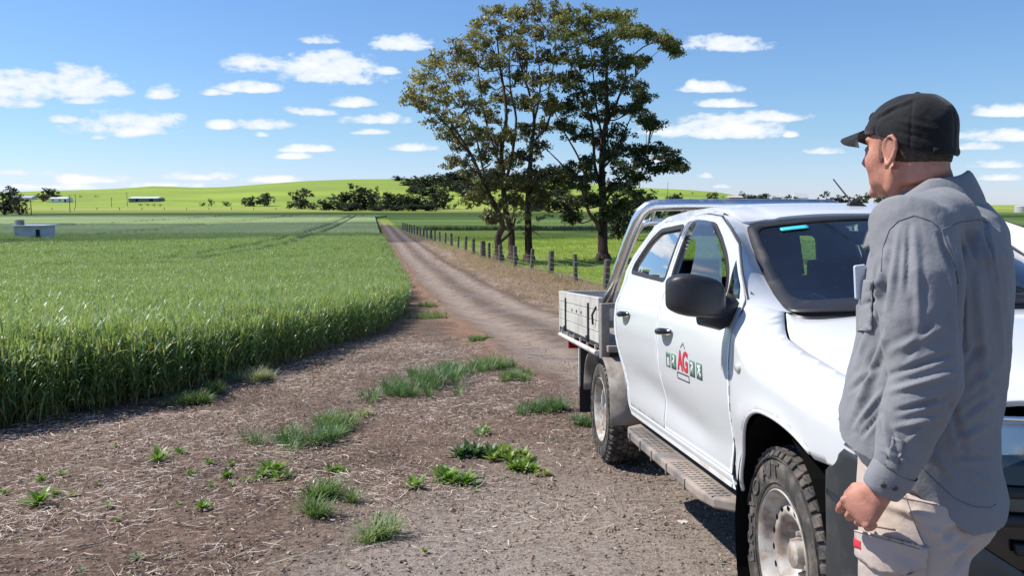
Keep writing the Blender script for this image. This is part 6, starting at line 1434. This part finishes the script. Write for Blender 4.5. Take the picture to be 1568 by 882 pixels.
# ---- trousers
B = MB()
ring_loft(B, [(bp(-.022, 0, .93), BF*.128, BL*.168, .9), (bp(-.026, 0, .85), BF*.138, BL*.178, .9), (bp(-.034, 0, .76), BF*.142, BL*.186, .9), (bp(-.034, 0, .70), BF*.132, BL*.182, .9), (bp(-.03, 0, .65), BF*.10, BL*.15, .9)], 36)
B.tube([bp(-.020, .098, .80), bp(-.004, .106, .66), bp(.008, .110, .50), bp(.008, .112, .36), bp(-.004, .114, .22), bp(-.020, .115, .06), bp(-.025, .116, MG_+.10)], [.108, .108, .096, .088, .082, .080, .084], 24)
B.tube([bp(-.026, -.098, .80), bp(-.034, -.106, .66), bp(-.044, -.110, .50), bp(-.056, -.112, .36), bp(-.072, -.114, .22), bp(-.092, -.115, .06), bp(-.098, -.116, MG_+.10)], [.108, .106, .096, .088, .082, .080, .084], 24)
def trf(V, N):
    n_ = (fbm(V[:, 0]*16+V[:, 1]*9+3, V[:, 2]*7+5, 3)-.44)*.020; V = V+N*n_[:, None]
    return ridges(V, N, [(1318, 700, 1350, 760, 6, .004), (1350, 770, 1440, 800, 9, .007), (1400, 790, 1470, 850, 10, .008), (1430, 830, 1490, 800, 8, -.008), (1440, 860, 1500, 820, 7, .008), (1455, 882, 1490, 830, 6, -.010), (1300, 800, 1330, 880, 7, .004), (1360, 850, 1420, 882, 8, .006), (1340, 740, 1420, 760, 6, -.004), (1470, 882, 1512, 820, 6, .006)])
tro = fuse('trousers', B, M_TROU, man, .006, 6, trf)
# ---- shirt
B = MB(); ring_loft(B, torso())
B.tube([bp(-.034, .10, SH.z+.005), SH, SH.lerp(EL, .33)+BL*.012, SH.lerp(EL, .68)+BL*.008, EL, EL.lerp(WR, .35), EL.lerp(WR, .75), WR, WR.lerp(HW, .5)], [.078, .084, .082, .073, .068, .063, .051, .040, .038], 26)
B.tube([bp(-.034, -.10, SHr.z+.005), SHr, SHr.lerp(ELr, .5), ELr, ELr.lerp(WRr, .5), WRr], [.080, .084, .078, .066, .056, .042], 24)
def shf(V, N):
    X, Y = pix(V)
    n_ = (fbm(V[:, 0]*11+V[:, 2]*5, V[:, 1]*11+V[:, 2]*9, 3)-.44)*.016+(fbm(V[:, 0]*30+V[:, 2]*22, V[:, 2]*16-V[:, 1]*20, 2)-.36)*.0040; V = V+N*n_[:, None]
    V = ridges(V, N, [
        (1352, 400, 1352, 470, 5, -.010), (1358, 380, 1340, 470, 6, .007), (1345, 470, 1312, 560, 7, .009), (1350, 500, 1318, 600, 6, -.009), (1352, 520, 1306, 640, 8, .008), (1345, 560, 1300, 600, 5, -.006), (1350, 600, 1310, 655, 6, .009), (1348, 630, 1320, 668, 5, -.008), (1330, 440, 1348, 430, 5, .006), (1318, 470, 1345, 455, 5, -.006),
        (1376, 350, 1362, 470, 6, .006), (1392, 345, 1388, 450, 5, -.005), (1402, 350, 1408, 520, 8, .005), (1440, 360, 1462, 420, 6, -.008), (1468, 380, 1474, 540, 6, -.010), (1456, 420, 1462, 560, 6, .005),
        (1360, 540, 1450, 500, 8, .005), (1360, 575, 1462, 540, 6, -.007), (1362, 600, 1466, 570, 6, .008), (1372, 630, 1450, 610, 5, -.008), (1370, 655, 1440, 640, 6, .007), (1352, 640, 1366, 700, 5, .007), (1366, 660, 1380, 720, 4, -.006), (1386, 680, 1420, 650, 5, .005), (1380, 560, 1440, 470, 7, -.004), (1350, 690, 1400, 712, 4, .005),
        (1478, 345, 1500, 410, 6, -.009), (1488, 335, 1528, 430, 6, .009), (1508, 340, 1532, 470, 4, -.010), (1520, 380, 1538, 560, 6, .006), (1498, 420, 1512, 620, 9, .006), (1478, 560, 1510, 520, 8, -.007), (1480, 600, 1530, 560, 8, .006), (1470, 640, 1528, 600, 7, -.006), (1460, 680, 1520, 650, 8, .006), (1450, 700, 1532, 700, 6, -.005), (1450, 600, 1480, 700, 8, -.008), (1480, 720, 1530, 750, 7, .005), (1425, 690, 1470, 740, 7, .006)])
    # scooped tail: the shirt is shorter at the hip than behind
    fx = ((V-np.array(MO)) @ np.array(BF)); ll = ((V-np.array(MO)) @ np.array(BL)); lo = np.interp(fx, [-.20, -.12, -.02, .06, .17], [.735, .728, .800, .862, .885]); isT = (np.abs(ll) < .216) & (V[:, 2] < .90)
    zz_ = V[:, 2].copy(); zz_ = np.where(isT & (zz_ < lo), lo+.0*zz_, zz_); V = V.copy(); V[:, 2] = zz_
    return V
shirt = fuse('shirt', B, M_SHIRT, man, .0044, 6, shf)
# cuff, collar, pocket, seams lie on the shirt
from mathutils.bvhtree import BVHTree
_dg = bpy.context.evaluated_depsgraph_get()
def bvh(o): 
    me = o.data; off = o.matrix_world.translation if False else Vector(man.location); return BVHTree.FromPolygons([v.co+off for v in me.vertices], [tuple(p.vertices) for p in me.polygons])
BS = bvh(shirt); BT = bvh(tro)
def hit(tree, px, py, lift=.001):
    d = Vector(px2dir(px, py)).normalized(); r = tree.ray_cast(Vector((0, 0, CAMH)), d)
    return (r[0]+r[1]*lift, r[1]) if r[0] is not None else (None, None)
def seam(name, tree, pts, parent, m, r=.0011, lift=.0004):
    P = []; 
    for i in range(len(pts)-1):
        (x0, y0), (x1, y1) = pts[i], pts[i+1]; n = max(2, int(math.hypot(x1-x0, y1-y0)/5))
        for k in range(n):
            h_, n_ = hit(tree, x0+(x1-x0)*k/n, y0+(y1-y0)*k/n, lift)
            if h_ is not None: P.append(h_-Vector(man.location))
    if len(P) < 3: return
    B = MB(); B.tube(P, r, 6); return B.build(name, m, parent, smooth=True)
def patch(name, tree, poly, parent, m, lift=.003, thick=.003, step=6, curl=None):
    """a flat piece of cloth laid on the garment: outline in the photo, real thickness"""
    outs = dense(poly, step); pts = [Vector(p) for p in outs]; n = len(pts); E = [(i, (i+1) % n) for i in range(n)]; bx = np.array(outs)
    for a in np.arange(min(bx[:, 0]), max(bx[:, 0]), step):
        for b in np.arange(min(bx[:, 1]), max(bx[:, 1]), step):
            if np.min(np.hypot(bx[:, 0]-a, bx[:, 1]-b)) > step*.5 and inside((a, b), poly): pts.append(Vector((a+.01, b)))
    vo, eo, fo, _, _, _ = geometry.delaunay_2d_cdt(pts, E, [], 0, 1e-6); Vv = []; ok = []
    for p in vo:
        h_, n_ = hit(tree, p.x, p.y, lift); ok.append(h_ is not None); Vv.append((h_ if h_ is not None else Vector((0, 0, 0)))-Vector(man.location))
    F = [tuple(f) for f in fo if all(ok[i] for i in f) and inside(tuple(sum((vo[i] for i in f), Vector((0, 0)))/len(f)), poly)]
    o = mk(name, Vv, F, m, parent, True); so = o.modifiers.new('t', 'SOLIDIFY'); so.thickness = thick; so.offset = 0; return o
for ln in ([(1376, 338), (1400, 330), (1425, 338), (1442, 352)], [(1442, 352), (1447, 350), (1470, 340), (1500, 336), (1520, 344)]): seam('yoke_seam', BS, ln, shirt, M_SEAM)
seam('armhole_seam', BS, [(1442, 352), (1452, 378), (1462, 402), (1468, 440)], shirt, M_SEAM)
seam('armhole_seam', BS, [(1376, 338), (1362, 352), (1352, 380), (1349, 420)], shirt, M_SEAM)
seam('hem_stitch', BS, [(1412, 716), (1436, 740), (1462, 764), (1490, 776), (1515, 778), (1530, 770)], shirt, M_SEAM, .0009)
# cuff
cd_ = (HW-WR).normalized(); s1 = cd_.cross(BL).normalized(); s2 = s1.cross(cd_).normalized(); B = MB()
ring_loft(B, [(WR-cd_*.012, s1*.0435, s2*.043, .9), (WR+cd_*.010, s1*.0435, s2*.042, .9), (WR+cd_*.034, s1*.041, s2*.039, .9), (HW+cd_*.004, s1*.0385, s2*.036, .9), (HW+cd_*.004, s1*.034, s2*.032, .9), (WR+cd_*.01, s1*.033, s2*.031, .9)], 32, caps=False)
B.v = [tuple(Vector(v)-Vector(man.location)) for v in B.v]; cuff = B.build('cuff', M_SHIRT, shirt, smooth=True); ss_ = cuff.modifiers.new('s', 'SUBSURF'); ss_.levels = 1; ss_.render_levels = 1
BC = BVHTree.FromPolygons([v.co+Vector(man.location) for v in cuff.data.vertices], [tuple(p.vertices) for p in cuff.data.polygons])
M_BTN = mat('button', (.04, .04, .05), .3)
for (x, y) in ((1353, 744), (1370, 748)):
    h_, n_ = hit(BC, x, y, .001)
    if h_ is not None: B = MB(); B.lathe([(0, .0022), (.0045, .0022), (.0055, .0012), (.0055, -.001)], 14, 'Z'); b_ = B.build('button', M_BTN, cuff, auto=40); b_.location = h_-Vector(man.location); b_.rotation_euler = n_.to_track_quat('Z', 'Y').to_euler()
patch('sleeve_placket', BS, [(1366, 668), (1386, 676), (1374, 722), (1356, 716)], shirt, M_SHIRT, .002, .002, 4)
patch('chest_pocket', BS, [(1310, 428), (1338, 430), (1336, 508), (1309, 506)], shirt, M_SHIRT, .003, .003, 5)
# folded paper and pen standing in the pocket
h_, _n = hit(BS, 1322, 440, .006)
if h_ is not None:
    B = MB(); B.box(h_-Vector(man.location)+Vector((-.002, -.002, .012)), (.030, .008, .075), Matrix.Rotation(-.08, 3, 'Y') @ Matrix.Rotation(.3, 3, 'Z')); B.build('notebook', mat('notebook_paper', (.62, .68, .78), .6), shirt, bevel=.004)
# collar: a standing band folded down over itself
B = MB(); n = 40; rows = []
nc = bp(-.004, 0, 1.425)
for j, (rr, dz_) in enumerate(((.070, .010), (.073, .036), (.077, .049), (.084, .045), (.099, .014), (.116, -.022), (.112, -.026), (.094, .008), (.079, .032))):
    row = []
    for k in range(n):
        t = math.radians(28)+(math.pi*2-math.radians(56))*k/(n-1); c_, s_ = math.cos(t), math.sin(t)      # open at the throat
        front_ = max(0, c_); fall = .0
        drop = -.075*(front_**1.1)-.020*abs(s_)+.002; out_ = 1+.22*front_*(1 if j in (4, 5, 6, 7) else .4); low_ = -.032*front_ if j in (5, 6) else 0
        row.append(nc+BF*(c_*rr*1.02*out_)+BL*(s_*rr*1.08)+Vector((0, 0, dz_+drop+low_)))
    rows.append(row)
Vv = [p-Vector(man.location) for r in rows for p in r]; m_ = len(rows); F = []
for i in range(m_-1):
    for k in range(n-1): F.append((i*n+k, i*n+k+1, (i+1)*n+k+1, (i+1)*n+k))
co_ = mk('collar', Vv, F, M_SHIRT, shirt, True); so = co_.modifiers.new('t', 'SOLIDIFY'); so.thickness = .003; ss_ = co_.modifiers.new('s', 'SUBSURF'); ss_.levels = 1; ss_.render_levels = 1
# trouser details
seam('pocket_seam', BT, [(1345, 744), (1380, 762), (1440, 775)], tro, M_TSEAM); seam('side_seam', BT, [(1384, 752), (1400, 800), (1418, 840)], tro, M_TSEAM)
cp = patch('cargo_pocket', BT, [(1311, 816), (1418, 842), (1414, 920), (1312, 905)], tro, M_TROU, .004, .004, 7)
fl_ = patch('pocket_flap', BT, [(1316, 812), (1420, 836), (1418, 868), (1375, 880), (1340, 872), (1316, 850)], tro, M_TROU, .009, .004, 6)
seam('flap_stitch', BT, [(1306, 811), (1414, 840)], fl_, M_TSEAM, lift=.0115); seam('welt_pocket', BT, [(1338, 806), (1376, 812)], tro, M_TSEAM, .002)
patch('red_tab', BT, [(1307, 822), (1326, 829), (1326, 842), (1307, 835)], fl_, mat('tab_red', (.62, .03, .05), .6), .0125, .0012, 3)
B = MB(); 
ring_loft(B, [(bp(-.022, 0, .905), BF*.135, BL*.174, .9), (bp(-.022, 0, .940), BF*.133, BL*.172, .9)], 40); B.v = [tuple(Vector(v)-Vector(man.location)) for v in B.v]; B.build('belt', mat('belt_leather', (.02, .017, .015), .5), tro)
for s in (1, -1):
    L_ = LEGL if s == 1 else LEGR; c = Vector((L_[-1].x, L_[-1].y, MG_))-Vector(man.location); B = MB()
    ring_loft(B, [(c+BF*.055+Vector((0, 0, .0)), BF*.150, BL*.052, .8), (c+BF*.055+Vector((0, 0, .030)), BF*.150, BL*.052, .8), (c+BF*.045+Vector((0, 0, .065)), BF*.125, BL*.050, .85), (c+BF*.005+Vector((0, 0, .10)), BF*.075, BL*.047, .9), (c+Vector((0, 0, .17)), BF*.058, BL*.050, 1)], 28); B.build('boot', mat('boot_leather', (.16, .10, .06), .7), man, smooth=True)
# ---- cap
B = MB(); rings = []
for t in np.linspace(0, 1, 12):
    a = t*math.pi/2*.98; r = math.cos(a)**.80; z = math.sin(a)**1.0
    rings.append((hp(-.014-.012*t, 0, .024+.087*z-.0*t), HF*(.111*r+.001), HL*(.0865*r+.001), .97))
# lower rim tilts: high over the brow, lower at the nape
low = [(hp(-.018, 0, .006), HF*.1115, HL*.0870, 1)]
ring_loft(B, low+rings, 44)
def capf(V, N):
    f_ = (V-np.array(HC)) @ np.array(HFU)/.87; l_ = (V-np.array(HC)) @ np.array(HLU)/.93; z_ = V[:, 2]-HC.z
    k = np.clip((.05-z_)/.05, 0, 1); V = V.copy(); V[:, 2] += k*np.interp(f_, [-.13, -.08, -.02, .03, .09], [-.030, -.026, .004, .020, .024])
    th = np.arctan2(l_, f_+.02); n_ = np.zeros(len(V))
    for a in (0, 60, 120, 180, -60, -120): d = np.abs(np.angle(np.exp(1j*(th-math.radians(a))))); n_ -= .0016*np.exp(-(d/.035)**2)*np.clip((.118-z_)/.03, 0, 1)
    n_ += (fbm(f_*22+3, z_*22+l_*14, 3)-.44)*.005
    return ridges(V+N*n_[:, None], N, [(1345, 175, 1400, 150, 4, .004), (1340, 185, 1380, 160, 3, -.003), (1380, 185, 1440, 200, 5, .003), (1370, 200, 1430, 215, 4, -.003), (1420, 180, 1450, 215, 4, .003)])
cap = fuse('cap', B, M_CAP, man, .0035, 4, capf)
B = MB(); nn_ = 22; mm = 9; Vv = []
for lay in (0, 1):
    for i in range(mm):
        u = i/(mm-1)
        for k in range(nn_):
            t = (k/(nn_-1)-.5)*2; l_ = t*.079*(1-.10*u*u-.0*u); edge_ = math.sqrt(max(0, 1-(abs(t))**2.6)); f0 = .070+.022*math.sqrt(max(0, 1-t*t*.9)); f_ = f0+u*.078*edge_; z_ = .044-.016*u-.020*t*t*(1+.35*u)-.0030*lay
            Vv.append(hp(f_, l_, z_)-Vector(man.location))
idx = np.arange(nn_*mm).reshape(mm, nn_); F = []
for i in range(mm-1):
    for k in range(nn_-1):
        a, b, c, d = idx[i, k], idx[i, k+1], idx[i+1, k+1], idx[i+1, k]; F.append((a, b, c, d)); o2 = nn_*mm; F.append((d+o2, c+o2, b+o2, a+o2))
o2 = nn_*mm
for i in range(mm-1):
    for k in (0, nn_-1): F.append((idx[i, k], idx[i+1, k], idx[i+1, k]+o2, idx[i, k]+o2))
for k in range(nn_-1):
    for i in (0, mm-1): F.append((idx[i, k], idx[i, k+1], idx[i, k+1]+o2, idx[i, k]+o2))
br = mk('brim', Vv, F, M_CAP, cap, True); ss_ = br.modifiers.new('s', 'SUBSURF'); ss_.levels = 1; ss_.render_levels = 1
B = MB(); ell(B, hp(-.026, 0, .1105)-Vector(man.location), HF*.008, HL*.008, Vector((0, 0, .0045)), 14, 8); B.build('cap_button', M_CAP, cap, smooth=True)
B = MB(); p2 = [hp(-.124+.020*(abs(t)/.05)**2, t, -.016)-Vector(man.location) for t in np.linspace(-.05, .05, 11)]; B.tube(p2, .005, 8, ell=1.8); B.build('strap', M_CAP, cap, smooth=True)
B = MB(); ell(B, hp(.078, .015, .066)-Vector(man.location), HF*.003, HL*.024, Vector((.0, 0, .014)), 14, 8); B.build('badge', mat('badge_grey', (.45, .46, .47), .6), cap, smooth=True)
# eye and brow (seen from the side)
for s in (1, -1):
    B = MB(); ell(B, hp(.077, s*.030, -.003)-Vector(man.location), HF*.010, HL*.011, Vector((0, 0, .0065)), 14, 8); B.build('eye', mat('eye_white', (.6, .57, .54), .2), body, smooth=True)
    B = MB(); B.tube([hp(.089, s*.014, .014)-Vector(man.location), hp(.086, s*.030, .018)-Vector(man.location), hp(.078, s*.040, .014)-Vector(man.location)], [.002, .0024, .001], 6); B.build('eyebrow', M_HAIR, body, smooth=True)
B = MB(); B.tube([hp(.0955, s_*.0, 0)-Vector(man.location) for s_ in (0, 1)], .0001, 3) if False else None
# ================================================= weeds on the bare ground, each plant or clump its own thing
M_WEED = leafmat('weed_leaf', (1, 1, 1), .35, .45, spec=.4)
def weed(px, py, wpx, kind, label, tall=1.0, flat=1.0, col=None, name=None):
    p = gpx(px, py); Y = p.y; wd = wpx/FPX*Y*(1.35 if kind == 'grass' else 1.4); random.seed(int(px*7+py)); B = Blades()
    if kind == 'grass':
        cols = col or [(.115, .20, .055), (.15, .25, .07), (.10, .17, .06), (.21, .27, .10)]
        n = int(140+3800*wd*wd); n = min(n, 1100); L = (.10+.10*min(wd, .6))*tall
        nc = max(1, int(wd*26)); cs = [(random.gauss(0, .22)*wd, random.gauss(0, .30)*wd*flat) for _ in range(nc)]
        for i in range(n):
            cx, cy = random.choice(cs); a = random.random()*6.283; r = abs(random.gauss(0, .022)); 
            B.arc((cx+r*math.cos(a), cy+r*math.sin(a), -.005), a+random.gauss(0, .5), L*random.uniform(.55, 1.35), random.uniform(.1, .75), random.uniform(.5, 1.8), random.uniform(.0035, .0065), jit(random.choice(cols), .2), 4)
    else:
        cols = col or [(.17, .28, .045), (.13, .23, .04), (.22, .33, .07)]
        nr = max(1, int(wd*26)) if kind == 'leafy' else 1; cs = [(random.gauss(0, .24)*wd, random.gauss(0, .26)*wd*flat, random.uniform(.7, 1.15)) for _ in range(nr)] if nr > 1 else [(0, 0, 1)]
        for (cx, cy, k) in cs:
            m = random.randint(16, 26); L = min(.095, max(.035, wd*.40))*k*tall
            for i in range(m):
                az = i*2.4+random.gauss(0, .2); lean = .25+1.0*(i/m)+random.gauss(0, .08); ln = L*random.uniform(.75, 1.2); base = Vector((cx, cy, .004)); th = lean; pts = [base]; w0 = ln*.24
                for j in range(4): pts.append(pts[-1]+Vector((math.cos(az)*math.sin(th), math.sin(az)*math.sin(th), math.cos(th)))*ln/4); th += .18
                B.ribbon(pts, [w0*.25, w0*.75, w0, w0*.75, w0*.08], (-math.sin(az), math.cos(az), random.uniform(-.2, .2)), jit(random.choice(cols), .18))
    v, f, c, mi = B.get(); o = mk(name or ('grass_clump' if kind == 'grass' else 'weed'), v, f, M_WEED, None, True, c, loc=p); tag(o, label, 'grass clump' if kind == 'grass' else 'weed', 'weeds and grass clumps on the bare ground')
    return o
BLU = [(.10, .19, .075), (.13, .22, .09), (.16, .24, .10), (.085, .155, .06)]
PAL = [(.34, .36, .22), (.26, .30, .18), (.42, .40, .27)]
W_ = [(612, 606, 90, 'grass', 'largest grass clump, left lobe spilling down towards the camera', 1.1, .8, BLU), (655, 590, 90, 'grass', 'largest grass clump, tall middle lobe in the bare ground', 1.5, .7, BLU), (690, 575, 60, 'grass', 'upright dark grass beside the right end of the largest clump', 1.3, .8, BLU),
 (742, 566, 70, 'grass', 'grass patch just right of the largest clump', 1.1, .7, None), (785, 583, 62, 'grass', 'low grass patch nearest the track, right of the largest clump', .8, .7, None), (735, 522, 30, 'grass', 'small grass tuft on the edge of the worn track', .8, .8, None),
 (660, 487, 52, 'grass', 'grass tuft below the corner of the crop', 1.2, .8, None), (655, 470, 26, 'grass', 'small grass tuft at the foot of the crop corner', 1.0, .8, None),
 (462, 680, 90, 'grass', 'wide pale-green grass clump in the middle of the bare ground', 1.1, .8, BLU), (512, 656, 52, 'grass', 'grass clump joined to the upper right of the wide pale one', 1.2, .8, None), (524, 670, 30, 'grass', 'tiny tuft right of the wide pale clump', .8, .8, None),
 (297, 620, 42, 'grass', 'grass tuft close under the crop edge, left', 1.1, .8, None), (330, 602, 34, 'grass', 'sparser tuft up and right of the one under the crop edge', 1.0, .8, None), (398, 584, 52, 'grass', 'bleached dry grass tuft lying by the crop edge', 1.2, .7, PAL),
 (838, 632, 74, 'grass', 'low grass patch in front of the rear wheel', .9, .6, BLU), (892, 652, 34, 'grass', 'small tuft against the rear tyre', .9, .7, BLU),
 (505, 762, 66, 'grass', 'low grass clump left of centre in the near gravel', .9, .8, None), (480, 789, 36, 'grass', 'grass tuft with a dry root, near the bottom', 1.0, .8, None), (583, 826, 52, 'grass', 'nearest grass clump, pale blades fanning out', 1.1, .8, [(.22, .30, .12), (.15, .24, .07), (.34, .38, .22)]),
 (516, 728, 26, 'leafy', 'small bright sprout above the low near grass clump', 1, .8, None), (560, 640, 20, 'grass', 'faint thin tuft below the largest clump', .8, .8, PAL),
 (242, 712, 52, 'rosette', 'bright broad-leaved weed, largest on the left', 1.2, 1, None), (275, 697, 28, 'rosette', 'smaller weed touching the bright broad-leaved one', 1, 1, None),
 (60, 774, 42, 'rosette', 'upright weed standing in straw near the left edge', 1.3, 1, None), (85, 762, 24, 'rosette', 'small weed right of the upright one near the left edge', 1, 1, None), (110, 764, 20, 'rosette', 'thin pale sprig in the straw, left', 1, 1, [(.25, .32, .10)]), (64, 740, 28, 'rosette', 'flat weed above the upright one, left', .9, 1, None), (95, 732, 26, 'rosette', 'flat weed up and right in the straw, left', .9, 1, None),
 (6, 760, 22, 'rosette', 'weed cut by the left edge of the photo', 1, 1, None), (165, 783, 24, 'rosette', 'little weed below left centre in straw', .8, 1, None), (180, 801, 18, 'rosette', 'tiny weed under the little one in straw', .8, 1, None),
 (320, 716, 22, 'rosette', 'small weed beside a dark hole in the soil', .9, 1, None), (293, 732, 26, 'rosette', 'weed low in the middle of the left group', .9, 1, None), (345, 733, 26, 'leafy', 'yellow-green weed in the middle of the row', 1, 1, None), (355, 714, 20, 'rosette', 'small weed above the row', .9, 1, None), (324, 747, 18, 'rosette', 'lowest small weed of the left group', 1, 1, None), (353, 748, 17, 'rosette', 'second lowest small weed of the left group', 1, 1, None), (378, 742, 20, 'rosette', 'weed linking the left group to the leafy patch', .9, 1, None), (393, 738, 22, 'rosette', 'weed at the left end of the leafy patch', .9, 1, None),
 (430, 730, 56, 'leafy', 'bright leafy patch below the wide pale clump', 1, .8, None), (310, 784, 32, 'rosette', 'lone bright weed in the near gravel', 1, 1, None), (272, 774, 16, 'rosette', 'tiny sprout left of the lone bright weed', .8, 1, None), (210, 862, 34, 'rosette', 'grey-green withered weed at the bottom left', .8, 1, [(.32, .38, .26), (.26, .32, .2)]), (125, 881, 22, 'rosette', 'grey-green weed cut by the bottom edge', .8, 1, [(.32, .38, .26)]),
 (691, 743, 60, 'leafy', 'dense round leafy weed in the centre foreground', 1.15, .8, [(.15, .26, .045), (.20, .32, .07), (.12, .22, .045)]), (728, 702, 42, 'leafy', 'dark blue-green weed with a tall stem', 1.1, .8, [(.07, .14, .06), (.10, .17, .08)]), (738, 668, 26, 'leafy', 'spindly pale weed behind the dark stemmed one', 1.2, .8, [(.22, .30, .13)]),
 (785, 704, 52, 'leafy', 'yellowish leafy weed patch right of centre', 1, .8, [(.24, .32, .06), (.17, .26, .05)]), (803, 722, 44, 'leafy', 'green weed at the lower end of the yellowish patch', 1, .8, None), (830, 730, 24, 'leafy', 'small yellow sprig right of the weed patch', .9, .8, [(.30, .34, .08)]), (728, 756, 16, 'rosette', 'tiny sprout right of the round leafy weed', .8, 1, None), (650, 850, 18, 'rosette', 'tiny sprout near the bottom centre', .8, 1, [(.24, .30, .12)]), (178, 688, 20, 'rosette', 'faint weed in the upper straw, left', .7, 1, [(.24, .30, .12)]), (148, 745, 14, 'rosette', 'pinhead weed between the two left groups', .8, 1, None)]
for a in W_: weed(a[0], a[1], a[2], a[3], a[4], a[5], a[6], a[7])
# twigs and a few pale chips lying about
M_TWIG = mat('twig', (.30, .235, .19), .85, var=.3, vscale=30); M_CHIP = mat('pale_chip', (.62, .56, .50), .8, var=.15, vscale=30)
def twig(x0, y0, x1, y1, r, label, bend=.01):
    a, b = gpx(x0, y0), gpx(x1, y1); B = MB(); n = 7; P = []
    for i in range(n): t = i/(n-1); p = a.lerp(b, t); p.z = H(p.x, p.y)+r+.004; p = p+Vector((random.gauss(0, bend*.4), random.gauss(0, bend*.4), abs(random.gauss(0, .003)))); P.append(p-a)
    B.tube(P, [r*(1-.5*i/(n-1)) for i in range(n)], 7); o = B.build('twig', M_TWIG, None, smooth=True, loc=a); tag(o, label, 'twig', 'fallen twigs')
random.seed(99)
twig(265, 806, 315, 816, .006, 'forked-looking pale twig in the gravel, lower left'); twig(955, 770, 1040, 776, .004, 'thin twig in front of the side step'); twig(590, 765, 640, 790, .003, 'thin straight twig below the round leafy weed'); twig(120, 842, 165, 836, .005, 'twig in red soil near the bottom left'); twig(425, 757, 445, 763, .005, 'short pale stick below the bright leafy patch'); twig(700, 815, 712, 800, .004, 'short dark stick in the centre gravel'); twig(840, 765, 880, 772, .003, 'thin twig in the gravel right of centre'); twig(930, 750, 960, 800, .003, 'curved thin twig beside the side step shadow')
for (x, y, s_, lb) in [(1046, 803, .030, 'pale flat chip in front of the front tyre'), (101, 848, .016, 'small white chip at the lower left'), (757, 811, .018, 'white chip in the centre gravel'), (1000, 800, .018, 'small tan chip left of the pale flat chip'), (510, 802, .018, 'pale bark chip by the near grass tuft'), (392, 868, .016, 'pale pebble chip near the bottom'), (975, 812, .014, 'tiny pale chip by the side step shadow')]:
    p = gpx(x, y); B = MB(); n = 7; ring = [(s_*(.7+.5*random.random())*math.cos(2*math.pi*k/n), s_*.6*(.7+.5*random.random())*math.sin(2*math.pi*k/n)) for k in range(n)]; B.prism(ring, 0.002, .008, plane='xy'); o = B.build('bark_chip', M_CHIP, None, bevel=.002, loc=p); o.rotation_euler = (random.gauss(0, .15), random.gauss(0, .15), 0); tag(o, lb, 'bark chip', 'pale chips on the ground')
# ================================================= the tree overhanging from the right, mirrored in the windscreen
random.seed(31); L = Limbs(); gz = H(10.5, 9.5); root = thing('overhanging_tree', 'dark spreading tree right of the ute, seen mirrored in its windscreen', 'tree', (10.5, 9.5, gz)); o0 = Vector(root.location)
L.limb([Vector((10.5, 9.5, gz-.2)), Vector((10.4, 9.4, 2)), Vector((10.2, 9.4, 5)), Vector((10.3, 9.5, 9.5)), Vector((10.2, 9.6, 14))], .32, .12, 12, (.6, .55, .5)); C = []; SP = []; CO = []
for i in range(40):
    z0 = random.uniform(4.2, 13.0); a = math.pi+random.uniform(-.85, .85); ln = random.uniform(3.2, 5.6); s0 = Vector((10.25, 9.4, z0)); e = s0+Vector((math.cos(a)*ln, math.sin(a)*ln*.9, random.uniform(.3, 1.6)))
    if e.y < 5.5: e.y = 5.5+random.random()
    if math.atan2(e.z-.8-CAMH, math.hypot(e.x, e.y)) < math.radians(20) and e.x/e.y < .75: continue
    q_ = L.limb([s0, s0.lerp(e, .5)+Vector((0, 0, .35)), e], .07, .015, 7, (.6, .55, .5))
    for t in range(15):
        p = q_[random.randint(len(q_)//3, len(q_)-1)]; e2 = p+Vector((random.gauss(0, .7), random.gauss(0, .7), random.uniform(0, .45))); L.limb([p, p.lerp(e2, .5)+Vector((0, 0, .1)), e2], .018, .005, 4, (.6, .55, .5))
        C.append(tuple(e2)); SP.append(.34); CO.append(np.array((.03, .042, .018))*random.uniform(.7, 1.4))
v, f, c = leaves(C, None, 40, SP, .15, CO, droop=.15)
mk('trunk', [p-o0 for p in L.V], L.F, M_BARK, root, True, np.array(L.C)); mk('crown', v-np.array(o0), f, M_LEAF, root, False, c)
